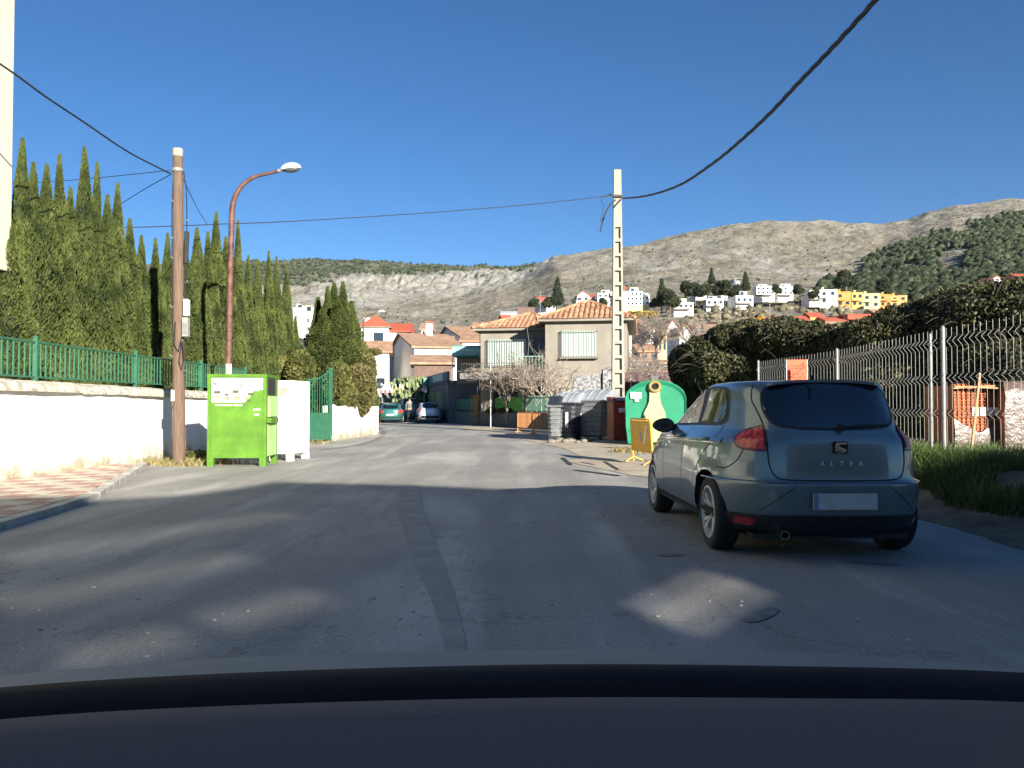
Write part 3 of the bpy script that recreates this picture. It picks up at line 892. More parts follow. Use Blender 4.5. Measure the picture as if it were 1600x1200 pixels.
# ------------------------------------------------------------------ cypresses
def cypress_mesh(seed, H=6.4, Rr=0.62, n=15000):
    rs = np.random.RandomState(seed)
    # bundle of flame-like strands, not one smooth spindle
    strands = [(0, 0, H, Rr * 0.66)]
    for i in range(rs.randint(9, 13)):
        a = rs.uniform(0, 6.28); rr = Rr * rs.uniform(0.35, 0.80)
        strands.append((rr * math.cos(a), rr * math.sin(a), H * rs.uniform(0.38, 0.97) * (1 - 0.2 * rr / Rr), Rr * rs.uniform(0.28, 0.5)))
    V, Fc, o = [], [], 0
    areas = np.array([s[2] * s[3] for s in strands])
    ks = rs.choice(len(strands), n, p=areas / areas.sum())
    S = np.array(strands)
    t = rs.uniform(0.0, 1, n) ** 0.85
    z = t * S[ks, 2]
    prof = np.clip((1 - t) * 2.0, 0, 1) ** 0.88 * (0.75 + 0.25 * np.sin(np.clip(t * 3.5, 0, 3.14)))
    a = rs.uniform(0, 6.28, n)
    rad = S[ks, 3] * prof * (1 + 0.55 * fbm(a * 1.6 + ks * 5, z * 1.9, seed, 4)) * (1 - 0.3 * rs.rand(n) ** 2) + 0.015
    lean = t ** 1.5
    px = S[ks, 0] * (1 - 0.30 * lean) + rad * np.cos(a); py_ = S[ks, 1] * (1 - 0.30 * lean) + rad * np.sin(a)
    Pn = np.stack([px, py_, z + 0.1], -1)
    Nn = np.stack([np.cos(a), np.sin(a), np.full(n, 0.9)], -1)
    Vl, Fl = leaf_quads(Pn, Nn, 0.088, 0.30, 0.45, rs, updir=0.5)
    return np_mesh("crown", Vl, Fl, M_cypress)
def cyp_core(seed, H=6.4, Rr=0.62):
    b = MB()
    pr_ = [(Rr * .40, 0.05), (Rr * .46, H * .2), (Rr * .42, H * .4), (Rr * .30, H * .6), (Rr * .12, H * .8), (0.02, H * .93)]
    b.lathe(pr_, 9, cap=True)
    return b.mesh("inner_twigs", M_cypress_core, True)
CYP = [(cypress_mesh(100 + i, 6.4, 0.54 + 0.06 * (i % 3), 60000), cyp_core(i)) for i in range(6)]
b = MB(); b.lathe([(0.09, -0.1), (0.07, 0.6), (0.05, 1.2)], 8, cap=True); trunk_me = b.mesh("trunk", M_bark)
tops = [(35, 225, 15.6), (52, 262, 16.1), (73, 265, 16.8), (93, 250, 17.3), (110, 300, 17.5), (132, 238, 18.3), (152, 262, 18.9), (168, 312, 19.2), (184, 293, 19.8),
        (203, 348, 20.3), (221, 374, 21.0), (243, 378, 21.7), (262, 370, 22.4), (290, 380, 23.0), (308, 362, 24.0), (325, 368, 24.8), (338, 338, 25.3), (353, 376, 26.0),
        (372, 350, 27.2), (388, 404, 28), (402, 410, 29), (420, 398, 30.2), (432, 406, 31.2), (448, 420, 33)]
words = ["tallest cypress at the left edge of the row, just beside the cream building", "slim cypress second from the left, shorter than its neighbour", "cypress third from the left with a blunt tip",
 "reddish tipped cypress fourth from the left", "low cypress tucked between the fourth and the tallest pointed one", "tall pointed cypress left of the wooden pole, highest of the middle clump", "cypress right behind the tall pointed one, with blunt top",
 "short cypress between two taller ones left of the wooden pole", "cypress with a sharp tip at the right end of the tall left clump", "low cypress where the row steps down left of the wooden pole", "lower cypress third to the left of the wooden pole",
 "lower cypress second to the left of the wooden pole", "cypress whose right side touches the wooden pole", "cypress directly behind the wooden pole's grey boxes", "cypress just right of the wooden pole", "narrow cypress halfway between wooden pole and lamp post",
 "tall dark tipped cypress left of the rusty lamp post", "cypress immediately left of the rusty lamp post", "tall cypress directly behind the rusty lamp post", "cypress low on the right flank of the lamp post", "yellowish cypress behind the green clothes bin",
 "sharp yellow green cypress above the white clothes bin", "paired cypress tip right of the sharp yellow green one", "last dark cypress at the right end of the main row"]
def cypress(i, u, v, Y, label, sc=None, group="cypresses in the row behind the white wall"):
    top = P(u, v, Y)
    k_ = (top.z - 0.2) / 6.4
    t = thing("cypress_tree", label, "tree", (top.x, top.y, 0.2), rnd.uniform(0, 6.28), group)
    t.scale = ((sc or rnd.uniform(0.82, 1.1)),) * 2 + (k_,)
    me, co = CYP[i % 6]
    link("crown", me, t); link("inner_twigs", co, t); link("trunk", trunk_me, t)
    return t
for i, (u, v, Y) in enumerate(tops): cypress(i, u, v, Y, words[i])
# second row in the garden that closes the gaps low down
fill = [(12, 330, 15.4), (62, 330, 17.3), (120, 345, 18.8), (165, 380, 20.2), (205, 420, 21.6), (232, 430, 22.6), (275, 425, 23.9), (316, 420, 25.2), (360, 430, 27.4), (395, 460, 29.5), (415, 455, 31), (440, 470, 33.5), (462, 500, 35)]
for i, (u, v, Y) in enumerate(fill):
    cypress(i + 3, u, v, Y - 0.5, "low bushy cypress filling the gap in the row near x %d of 16" % (u // 100 + 1) if False else
            ["low bushy cypress at the left edge under the cream building", "low bushy cypress in front of the tall leftmost clump", "low bushy cypress under the tall pointed one", "low bushy cypress above the railing's middle", "low bushy cypress left of the wooden pole, above the railing",
             "low bushy cypress closest on the left of the wooden pole", "low bushy cypress hiding behind the wooden pole's foot", "low bushy cypress behind the left edge of the green bin", "low bushy cypress behind the lamp post's pale foot", "low bushy cypress above the middle of the green bin",
             "low bushy cypress above the right edge of the green bin", "low bushy cypress above the white bin", "lowest bushy cypress at the right end of the row, by the white house"][i], 1.0)
garden = [(497, 468, 35.5, 1.9), (512, 452, 34.2, 1.6), (522, 446, 34.9, 1.8), (536, 444, 36, 1.7), (549, 474, 36.8, 2.1), (480, 560, 33, 1.8), (455, 545, 31, 1.6), (504, 486, 32.8, 2.5), (527, 472, 33.3, 2.7), (541, 500, 35.0, 1.5)]
for i, (u, v, Y, s) in enumerate(garden):
    cypress(i, u, v, Y, ["dark cypress at the left of the clump behind the green gate", "tall cypress left of centre in the clump behind the green gate", "tallest cypress in the clump behind the green gate", "pointed dark cypress right of centre in the clump behind the gate",
                         "broad cypress at the right of the clump near the far white house", "low cypress spreading over the green gate's left post", "low cypress leaning over the white clothes bin", "broad front cypress at the left of the clump, right above the gate", "broadest cypress in the front middle of the clump behind the gate", "broad low cypress at the right front of the clump, above the brown hedge"][i], s, "cypresses clumped behind the green gate")
def bush(name, label, cat, blobs, n, size, m, core_m=None, aspect=0.55, jitter=0.9, deep=0.35, group=None, base=None, core=0.76, updir=None, floor=0.02):
    c = blobs[0][0]
    base = base or (c[0], c[1], 0)
    bl = [((p[0] - base[0], p[1] - base[1], p[2] - base[2]), r) for p, r in blobs]
    t = thing(name, label, cat, base, 0, group)
    V, Fq = blob_leaves(bl, n, size, aspect, jitter, deep, floor=floor, updir=updir)
    link("foliage", np_mesh("foliage", V, Fq, m), t)
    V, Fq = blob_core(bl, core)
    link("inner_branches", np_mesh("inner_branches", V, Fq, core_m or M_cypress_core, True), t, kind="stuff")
    return t
def bl(u, v, Y, ru, rv, ry=None):
    p = P(u, v, Y); k_ = Y / F
    return ((p.x, p.y, p.z), (ru * k_, ry or ru * k_, rv * k_))
bush("hedge", "bushy conifer hedge bulging over the gate and short white wall", "hedge",
     [bl(528, 605, 31, 22, 42), bl(502, 580, 33, 20, 26), bl(548, 590, 33, 18, 40), bl(470, 582, 30, 22, 34), bl(440, 585, 31, 28, 30)], 26000, 0.15, M_hedge, updir=0.3)
bush("hedge", "rounded brownish clipped hedge hanging over the end of the short white wall", "hedge",
     [bl(563, 607, 32.3, 25, 40), bl(572, 575, 33, 16, 26), bl(545, 620, 31.4, 14, 24), bl(585, 550, 33.6, 12, 5)], 17000, 0.12, M_hedge_br, updir=0.15)
bush("shrub", "low clump of weeds at the foot of the wall behind the wooden pole", "shrub",
     [((-6.9, 18.2, 0.02), (0.35, 0.3, 0.22))], 700, 0.06, M_hedge, core=0.5)

# ------------------------------------------------------------------ wooden utility pole
pl = thing("utility_pole", "brown wooden utility pole standing on the roadside against the white wall", "utility pole", (-6.74, 16.8, 0))
b = MB()
zs = np.linspace(-0.1, 6.38, 14)
b.tube([(-0.09 * z / 6.4, 0, z) for z in zs], [0.125 - 0.028 * z / 6.4 for z in zs], 14)
b.build("pole", M_wood, pl, smooth=True, angle=50)
b = MB(); b.lathe([(0.101, 6.30), (0.104, 6.44), (0.09, 6.46)], 14, cap=True, c=(-0.09, 0, 0)); b.build("mortar_cap", mat("pole_cap", (0.32, 0.28, 0.22), 0.9, 0.2, 9), pl)
def box_on(name, x0, x1, z0, z1, m, y0=-0.16, y1=-0.02):
    b = MB(); b.box(x0, y0, z0, x1, y1, z1, 0.008); return b.build(name, m, pl)
bx_ = box_on("junction_box", 0.11, 0.205, 3.02, 3.36, mat("box_white", (0.5, 0.51, 0.49), .5, .1, 4))
bx2 = box_on("junction_box", 0.09, 0.205, 2.60, 2.99, mat("box_grey", (0.24, 0.25, 0.22), .6, .1, 4)); bx2['label'] = "lower greyish junction box"
b = MB(); b.box(0.11, -0.170, 2.66, 0.19, -0.161, 2.88); b.build("cover_plate", M_galv, bx2)
b = MB(); b.box(-0.125, -0.135, 1.30, -0.055, -0.115, 1.52, .004); b.build("number_plate", mat("plate_pale", (0.6, 0.56, 0.48), .6, .1, 20), pl)
for i, z in enumerate((5.35, 4.95, 4.2, 3.7, 3.2, 2.6, 2.2, 1.9, 4.6)):
    s = -1 if i % 2 == 0 else 1
    b = MB(); b.tube([(s * 0.09, -0.06, z), (s * 0.16, -0.09, z + 0.01), (s * 0.17, -0.09, z + 0.045)], 0.012, 5); b.build("step_peg", M_galv, pl)
b = MB(); b.tube([(0.12, -0.03, 4.75), (0.115, -0.05, 4.1)], 0.045, 8); b.tube([(0.165, -0.03, 4.7), (0.15, -0.05, 4.15)], 0.012, 5); b.build("cable_splice", M_black, pl)
b = MB()
b.tube([(0.02, 0.0, 6.05), (0.10, -0.02, 5.6), (0.12, -0.03, 5.0), (0.12, -0.05, 4.1), (0.15, -0.07, 3.9), (0.11, -0.10, 3.5), (0.16, -0.10, 3.38)], 0.012, 5)
b.tube([(-0.17, -0.02, 5.8), (-0.19, -0.03, 5.2), (-0.17, -0.05, 4.4), (-0.15, -0.06, 3.4), (-0.14, -0.07, 2.8)], 0.010, 5)
b.tube([(0.09, -0.15, 2.5), (0.04, -0.16, 2.1), (0.10, -0.17, 1.95), (0.14, -0.16, 2.15), (0.11, -0.16, 2.5)], 0.012, 5)
b.tube([(-0.05, -0.14, 2.9), (-0.07, -0.15, 2.45), (0.02, -0.15, 2.3), (0.09, -0.15, 2.6)], 0.012, 5)
b.build("pole_cables", M_cable, pl)
b = MB(); b.lathe([(0.115, 5.98), (0.12, 6.0), (0.12, 6.03), (0.115, 6.05)], 12, c=(-0.085, 0, 0)); b.build("clamp", M_galv, pl)

# ------------------------------------------------------------------ street lamps
def street_lamp(label, base, H, arm, rad=0.075, s=1.0, m2=True):
    t = thing("street_lamp", label, "street lamp", base, 0, "rusty curved street lamps")
    b = MB(); pth = [(0, 0, 0), (0, 0, 1.0), (0, 0, 2.2)]
    b.tube(pth, [rad * 1.05, rad, rad * .97], 12); b.build("lower_pole", M_flake if m2 else M_rust, t, smooth=True, angle=50)
    hb = H - arm * 0.86
    pth = [(0, 0, 2.2), (0.02, 0, hb * .75), (0.05, 0, hb)]
    for k_ in range(1, 11):
        a = k_ / 10 * R(80)
        pth.append((0.05 + arm * 0.62 * (1 - math.cos(a)), 0, hb + arm * 0.72 * math.sin(a)))
    e = pth[-1]
    pth.append((e[0] + arm * 0.42, 0, e[2] + arm * 0.10))
    n_ = len(pth)
    b = MB(); b.tube(pth, [rad * (0.97 - 0.5 * i / n_) for i in range(n_)], 12); b.build("arm", M_rust, t, smooth=True, angle=50)
    e = pth[-1]
    h = MB(); a = R(8)
    h.M = Matrix.Translation(e) @ Matrix.Rotation(-a, 4, 'Y')
    V0, F0 = ICO2
    shell = [(0.23 + x * 0.25, y * 0.15, max(z, -0.12) * (0.15 if z > 0 else 0.1)) for x, y, z in V0]
    h.add(shell, [tuple(int(q) for q in f) for f in F0])
    head = h.build("lamp_head", M_plwhite, t, smooth=True, angle=60)
    h2 = MB(); h2.M = h.M; h2.add([(0.25 + x * 0.20, y * 0.12, -0.01 + min(z, 0) * 0.075) for x, y, z in V0], [tuple(int(q) for q in f) for f in F0])
    h2.build("lamp_glass", mat("lamp_glass", (0.10, 0.11, 0.12), 0.25, 0.1, 3, spec=0.6), head, smooth=True)
    h3 = MB(); h3.M = h.M; h3.tube([(-0.08, 0, 0), (0.05, 0, 0.0)], 0.045, 10); h3.build("collar", M_grey, head)
    t.scale = (s,) * 3
    return t
lb = P(356, 700, 19.6)
street_lamp("tall rusty street lamp with a white hood curving over the clothes bins", (lb.x, lb.y, 0), P(440, 262, 19.6).z, 1.25)
lb = P(566, 640, 60)
street_lamp("small distant street lamp in front of the red roofed house", (lb.x, lb.y, 0), P(597, 487, 60).z, 1.15, 0.07, m2=False)

# ------------------------------------------------------------------ clothes bins
def script_text(parent, body, x, z, size, m, y, shear=0.35, name="lettering"):
    return text_mesh(name, body, size, m, parent, Matrix.Translation((x, y, z)) @ FACE_CAM, 0.0006, shear)
bc = G(323, 729); W, Dp, H = 1.16, 0.95, 1.84
gb = thing("clothes_bin", "bright green used clothes container with white printed panel by the wooden pole", "clothes bin", (bc.x, bc.y, 0), R(2), "clothes recycling bins")
b = MB()
b.box(0.0, 0.02, 0.17, W, Dp, H - 0.06, 0.01)
b.build("body", M_binG, gb)
b = MB(); b.prism([(-0.015, 0), (W + 0.015, 0), (W + 0.015, Dp + .01), (-0.015, Dp + .01)], H - 0.06, H); b.build("roof", M_binG, gb)
for x in (0.0, W - 0.06):
    b = MB(); b.box(x, 0, 0.17, x + 0.06, 0.02, H - 0.06); b.build("corner_post", M_binG, gb)
for x in (0.0, W - 0.13):
    for y in (0.0, Dp - 0.1):
        b = MB(); b.box(x, y, 0.0, x + 0.13, y + 0.1, 0.168); b.build("leg", M_binG, gb)
b = MB(); b.box(0.065, 0.0, 0.168, W - 0.065, 0.019, 0.20); b.build("bottom_rail", M_binG, gb)
b = MB(); b.poly([(0.075, 0.012, 1.28), (0.72, 0.012, 1.27), (0.82, 0.012, 1.36), (0.90, 0.012, 1.50), (1.0, 0.012, 1.55), (1.09, 0.012, 1.52), (1.09, 0.012, H - 0.08), (0.075, 0.012, H - 0.08)])
pn = b.build("printed_panel", M_sticker, gb)
M_pr = mat("print_grey", (0.06, 0.06, 0.058), .6, .2, 9); M_prg = mat("print_olive", (0.06, 0.065, 0.02), .6, .3, 9); M_prl = mat("print_lime", (0.30, 0.42, 0.08), .6, .2, 9)
script_text(pn, "Ropa  Usada", 0.585, 1.645, 0.21, M_pr, 0.009, 0.5)
script_text(pn, "www.casan-ole.es", 0.42, 1.225, 0.075, M_sticker, 0.016, 0.0)
for x, z, w_, h_ in ((.19, 1.475, .13, .06), (.37, 1.43, .075, .05), (.55, 1.49, .12, .06), (.84, 1.44, .10, .05)):
    b = MB(); b.box(x - w_ / 2, 0.007, z - h_ / 2, x + w_ / 2, 0.011, z + h_ / 2); b.build("printed_picture", M_prg, pn)
b = MB()
for pth in ([(.55, .009, 1.46), (.57, .009, 1.38), (.53, .009, 1.33), (.60, .009, 1.33)], [(.63, .009, 1.37), (.67, .009, 1.43), (.75, .009, 1.42)], [(.12, .009, 1.33), (.22, .009, 1.31)], [(.77, .009, 1.34), (.83, .009, 1.31)], [(.38, .009, 1.42), (.40, .009, 1.36), (.36, .009, 1.34)]):
    b.tube(pth, 0.009, 4)
b.build("printed_drawing", M_pr, pn)
b = MB()
for x, z in ((.20, 1.38), (.40, 1.35), (.58, 1.36), (.77, 1.37)):
    b.poly([(x + .06 * math.cos(w) * (1 + .3 * math.sin(3 * w)), 0.0105, z + .035 * math.sin(w)) for w in np.linspace(0, 6.28, 13)[:-1]])
b.build("printed_leaves", M_prl, pn)
for z_, w_ in ((1.13, .14), (1.03, .09), (1.52, 0.09)):
    b = MB(); b.box(.97 - w_ / 2, 0.014, z_ - .015, .97 + w_ / 2, 0.018, z_ + .015); b.build("sticker", M_sticker, gb)
# right side: opening, flap, lock box
b = MB(); b.box(W - 0.004, 0.12, 1.42, W + 0.004, 0.72, 1.76); b.build("chute_opening", M_dark, gb)
b = MB(); b.box(W + 0.0, 0.10, 0.98, W + 0.05, 0.80, 1.40, .01); b.build("chute_flap", M_binG2, gb)
b = MB(); b.box(W + 0.0, 0.02, 0.86, W + 0.10, 0.60, 0.965, .01); b.build("handle_box", M_binG, gb)
b = MB(); b.box(W + 0.001, 0.12, 0.2, W + 0.012, 0.8, 0.84); b.build("service_door", M_binG2, gb)

wc = G(423, 720)
W, Dp, H = 0.62, 0.95, 1.76
wb = thing("clothes_bin", "white metal clothes container with a slot chute, behind the green one", "clothes bin", (wc.x - 0.12, wc.y, 0), R(-9), "clothes recycling bins")
b = MB(); b.box(0, 0, 0.15, W, Dp, H, 0.012); b.build("body", M_plwhite, wb)
for x in (0, W - 0.14):
    for y in (0, Dp - 0.12):
        b = MB(); b.box(x, y, 0, x + .14, y + .12, .149); b.build("leg", M_plwhite, wb)
b = MB(); b.poly([(0.32, -0.006, 1.60), (0.58, -0.006, 1.60), (0.32, -0.006, 1.36)]); b.build("chute_shadow_plate", mat("chute_inside", (0.30, 0.28, 0.20), .8, .1, 5), wb)
b = MB(); b.extr([(0.301, -0.012, 1.62), (0.60, -0.012, 1.62), (0.60, -0.012, 1.66), (0.301, -0.012, 1.66)], (0, 0.012, 0)); b.extr([(0.28, -0.012, 1.33), (0.30, -0.012, 1.33), (0.30, -0.012, 1.66), (0.28, -0.012, 1.66)], (0, 0.012, 0)); b.build("chute_frame", M_plwhite, wb)
b = MB(); b.box(0.27, -0.01, 0.2, 0.60, -0.001, 1.02); b.build("door", M_plwhite, wb)
for z in (0.82, 0.22):
    b = MB(); b.box(0.24, -0.03, z, 0.262, -0.001, z + 0.14); b.build("hinge", M_frame, wb)
b = MB()
for i in range(3): b.tube([(0.34 + i * .06, -0.004, 1.10), (0.34 + i * .06, -0.004, 1.19), (0.38 + i * .06, -.004, 1.19)], .006, 4)
b.build("faded_lettering", mat("faded_ink", (0.45, 0.45, 0.43), .7, .1, 8), wb)

# ------------------------------------------------------------------ overhead cables
def cable(label, pts, r, n=5, cat="cable", group="overhead cables", sag=None):
    b = MB(); b.tube(pts, r, n)
    o = b.build("overhead_cable", M_cable, smooth=True)
    return tag(o, label, cat, group)
def spline(ctrl, n=10):
    out = []
    c = [Vector(p) for p in ctrl]
    for i in range(len(c) - 1):
        p0, p1, p2, p3 = c[max(i - 1, 0)], c[i], c[i + 1], c[min(i + 2, len(c) - 1)]
        for k_ in range(n):
            t = k_ / n
            out.append(0.5 * ((2 * p1) + (-p0 + p2) * t + (2 * p0 - 5 * p1 + 4 * p2 - p3) * t * t + (-p0 + 3 * p1 - 3 * p2 + p3) * t ** 3))
    out.append(c[-1]); return out
big = [(972, 310), (1010, 306), (1060, 290), (1110, 258), (1150, 226), (1200, 180), (1250, 127), (1300, 75), (1368, 0), (1440, -85), (1560, -240), (1800, -560)]
ctrl = []
for i, (u, v) in enumerate(big):
    iy = 1 / 29.8 + (1 / 9.0 - 1 / 29.8) * (u - 972) / (1368 - 972)
    ctrl.append(P(u, v, 1 / iy))
sp = spline(ctrl, 8)
b = MB()
for ph in (0, 2.1, 4.2):
    pts = []
    for i, p in enumerate(sp):
        a = i * 0.9 + ph
        pts.append(p + Vector((math.cos(a), 0, math.sin(a))) * 0.017)
    b.tube(pts, 0.017, 5)
tag(b.build("overhead_cable", M_cable, smooth=True), "thick twisted black cable climbing from the concrete pole to upper right", "cable", "overhead cables")
def cab(label, uvY, r):
    cable(label, spline([P(*q) for q in uvY], 8), r)
cab("black cable from the upper left corner down to the wooden pole", [(-60, 60, 12), (18, 112, 12.6), (70, 150, 13.5), (130, 190, 14.6), (200, 237, 15.8), (266, 271, 16.78)], 0.017)
cab("thin cable from the wooden pole back to the left above the cypresses", [(-120, 295, 26), (60, 285, 22), (150, 278, 19), (266, 266, 16.8)], 0.008)
cab("thin cable dropping left from the wooden pole behind the cypresses", [(150, 345, 24), (190, 318, 21), (230, 293, 18.5), (268, 272, 16.8)], 0.009)
cab("thin loop of cable dropping right from the wooden pole to the cypresses", [(280, 268, 16.8), (292, 292, 18.5), (308, 325, 21), (325, 352, 24)], 0.009)
cab("long thin cable crossing the sky from the cypresses to the concrete pole", [(-60, 362, 20), (210, 355, 22), (300, 352, 23), (345, 350, 23.5), (430, 347, 24.5), (520, 342, 25.5), (660, 333, 27), (800, 322, 28.4), (900, 312, 29.4), (960, 304, 29.9)], 0.014)
cab("short loose cable end hanging from the concrete pole's left side", [(962, 312, 29.75), (952, 322, 29.7), (944, 338, 29.7), (940, 352, 29.7), (938, 362, 29.7)], 0.03)
cab("thin loose wire end hanging beside the thicker one on the concrete pole", [(958, 306, 29.8), (940, 309, 29.7), (943, 325, 29.7), (938, 345, 29.7)], 0.014)
# ------------------------------------------------------------------ concrete pole
cp = G(965, 686)
CY = 30.0; cx_ = (965.5 - 800) / F * CY
pole = thing("concrete_pole", "pale concrete utility pole with a ladder of square recesses, behind the bins", "utility pole", (cx_, CY, 0))
HZ = P(965, 266, CY).z
b = MB()
def hw(z): return 0.245 - 0.115 * z / HZ
rec = [(0.9 + i * 0.53, 0.9 + i * 0.53 + 0.42) for i in range(15)]
rec = [r_ for r_ in rec if r_[1] < P(965, 358, CY).z + .1]
dpt = 0.17
zs = [0] + [z for r_ in rec for z in r_] + [HZ]
# side flanges and web with recesses on the street face
for s in (-1, 1):
    A = [(s * hw(0), 0), (s * hw(0), 1)]
    x0o, x1o = s * hw(0), s * hw(HZ)
    fi0, fi1 = s * hw(0) * .62, s * hw(HZ) * .62
    v = [(x0o, -dpt, 0), (fi0, -dpt, 0), (fi0, dpt, 0), (x0o, dpt, 0), (x1o, -dpt * .7, HZ), (fi1, -dpt * .7, HZ), (fi1, dpt * .7, HZ), (x1o, dpt * .7, HZ)]
    b.add(v, [(0, 1, 5, 4), (1, 2, 6, 5), (2, 3, 7, 6), (3, 0, 4, 7), (4, 5, 6, 7)])
pz = 0
for z0, z1 in rec + [(HZ, HZ)]:
    for a, c in ((pz, z0),):
        wa, wc_ = hw(a) * .62, hw(c) * .62
        da, dc = dpt * (1 - .3 * a / HZ) - .004, dpt * (1 - .3 * c / HZ) - .004
        v = [(-wa, -da, a), (wa, -da, a), (wa, da, a), (-wa, da, a), (-wc_, -dc, c), (wc_, -dc, c), (wc_, dc, c), (-wc_, dc, c)]
        b.add(v, [(0, 1, 5, 4), (1, 2, 6, 5), (2, 3, 7, 6), (3, 0, 4, 7), (4, 5, 6, 7), (3, 2, 1, 0)])
    if z1 > z0:
        b.box(-hw(z0) * .62, -0.02, z0, hw(z0) * .62, 0.03, z1)
    pz = z1
b.build("shaft", M_conc, pole, rz=0)
pole.rotation_euler = (0, 0, 0)
zc = P(965, 308, CY).z
b = MB(); b.box(-0.2, -0.21, zc - 0.04, 0.2, -0.15, zc + 0.04); b.tube([(-0.3, -0.1, zc + .1), (-0.18, -0.12, zc)], .03, 6); b.build("cable_clamp", M_black, pole)

# ------------------------------------------------------------------ refuse containers
def dumpster(label, loc, rz, W, Dp, H, bodym, lidm, lid_open=0.0, paper=False):
    t = thing("dumpster", label, "dumpster", loc, rz, "wheeled refuse containers")
    b = MB()
    z0, z1 = 0.16, H * 0.74
    # ribbed tapering tub
    n = 7
    ring = lambda k_, o: (k_ / n, o)
    lv = []
    for i in range(n + 1):
        z = z0 + (z1 - z0) * i / n
        g_ = 0.86 + 0.14 * i / n
        for o_, dz in ((0.0, 0), (0.022, 0.012), (0.022, (z1 - z0) / n * .55), (0.0, (z1 - z0) / n * .55 + .012)):
            if i == n and dz > 0: break
            lv.append((z + dz, g_, o_))
    for z, g_, o_ in lv:
        hx, hy = W / 2 * g_ + o_, Dp / 2 * g_ + o_
        c_ = 0.10
        b.v += [(-hx + c_, -hy, z), (hx - c_, -hy, z), (hx, -hy + c_, z), (hx, hy - c_, z), (hx - c_, hy, z), (-hx + c_, hy, z), (-hx, hy - c_, z), (-hx, -hy + c_, z)]
    for i in range(len(lv) - 1):
        for j in range(8):
            b.f.append((i * 8 + j, i * 8 + (j + 1) % 8, i * 8 + 8 + (j + 1) % 8, i * 8 + 8 + j)); b.m.append(0)
    b.f.append(tuple(range(8))[::-1]); b.m.append(0); b.f.append(tuple((len(lv) - 1) * 8 + j for j in range(8))); b.m.append(0)
    b.build("tub", bodym, t, smooth=True, angle=30)
    b = MB(); b.box(-W / 2 - .05, -Dp / 2 - .05, z1 + .001, W / 2 + .05, Dp / 2 + .05, z1 + 0.07, 0.02); b.build("rim", bodym, t)
    # domed lid, front edge low, hinge at the back
    b = MB(); nn = 8; vs = []
    for i in range(nn + 1):
        s = i / nn
        y = -Dp / 2 + Dp * s
        z = z1 + 0.072 + (H - z1 - 0.09) * math.sin(min(1, s * 1.25) * math.pi / 2)
        vs += [(-W / 2, y, z), (W / 2, y, z)]
    b.v = vs[:]; b.f = [(2 * i, 2 * i + 1, 2 * i + 3, 2 * i + 2) for i in range(nn)]; 
    side = [tuple(range(0, 2 * nn + 2, 2)), tuple(range(1, 2 * nn + 2, 2))[::-1]]
    o_ = len(b.v)
    b.v += [(-W / 2, Dp / 2, z1 + .072), (W / 2, Dp / 2, z1 + .072), (-W / 2, -Dp / 2, z1 + .072), (W / 2, -Dp / 2, z1 + .072)]
    b.f += [side[0] + (o_,), (side[1][0:] + (o_ + 1,))[::1], (2 * nn, 2 * nn + 1, o_ + 1, o_)]
    b.m = [0] * len(b.f)
    lid = b.build("lid", lidm, t)
    for x in (-W / 4, W / 4, 0):
        c = MB(); pts = []
        for i in range(nn + 1):
            p = vs[2 * i]; pts.append((x, p[1], p[2] + 0.012))
        c.tube(pts, 0.02, 4); c.build("lid_rib", lidm, lid)
    for s in (-1, 1):
        b = MB(); b.tube([(s * (W / 2 + .05), -Dp / 4, z1), (s * (W / 2 + .12), -Dp / 5, z1 + .02), (s * (W / 2 + .12), Dp / 5, z1 + .02), (s * (W / 2 + .05), Dp / 4, z1)], .022, 6); b.build("lifting_pin", M_black, t)
        for yy_ in (-Dp * .33, Dp * .33):
            b = MB(); b.lathe([(0.0, -.03), (0.085, -.03), (0.085, .03), (0, .03)], 12, 'x', (s * W * .34, yy_, 0.085)); b.build("wheel", M_black, t)
            b = MB(); b.box(s * W * .34 - .04, yy_ - .04, .10, s * W * .34 + .04, yy_ + .04, .17); b.build("wheel_bracket", M_grey, t)
    b = MB(); b.box(-W * .43, -Dp * .44, .10, W * .43, Dp * .44, .16); b.build("base_frame", M_dumpD, t)
    return t
q = G(928, 688)
d1 = dumpster("large mid grey ribbed dumpster between the dark one and the red bin", (q.x + .05, q.y + .75, 0), R(-30), 1.32, 1.15, 1.80, M_dumpG, M_dumpL)
b = MB(); b.poly([(-0.28, -0.606, 1.02), (-0.17, -0.606, .98), (-0.17, -0.606, .80), (-0.22, -0.606, .74), (-0.30, -0.606, .86)]); b.build("red_white_sticker", mat("sticker_redwhite", (0.6, 0.12, 0.07), .5, .1, 9, col2=(.75, .7, .66), lo=.45, hi=.55), d1)
b = MB(); b.box(0.45, 0.30, 1.2, 0.52, 0.42, 1.86, .01); b.build("lid_arm", M_galv, d1)
q = G(889, 689)
d2 = dumpster("dark dumpster with pale vertical posters, second from the left", (q.x + .02, q.y + .85, 0), R(-24), 0.86, 1.1, 1.68, M_dumpD, M_dumpL)
for x in (-0.26, -0.06, 0.18):
    b = MB(); b.box(x - .055, -.605, .45, x + .055, -.592, .98); b.build("poster_strip", mat("poster_pale", (0.42, 0.42, 0.40), .7, .15, 8), d2)
q = G(868, 690)
d3 = dumpster("narrow light grey container with dark blue lid edge at the left end of the row", (q.x + .04, q.y + .75, 0), R(-10), 0.42, 1.0, 1.55, M_dumpG, M_dumpD)
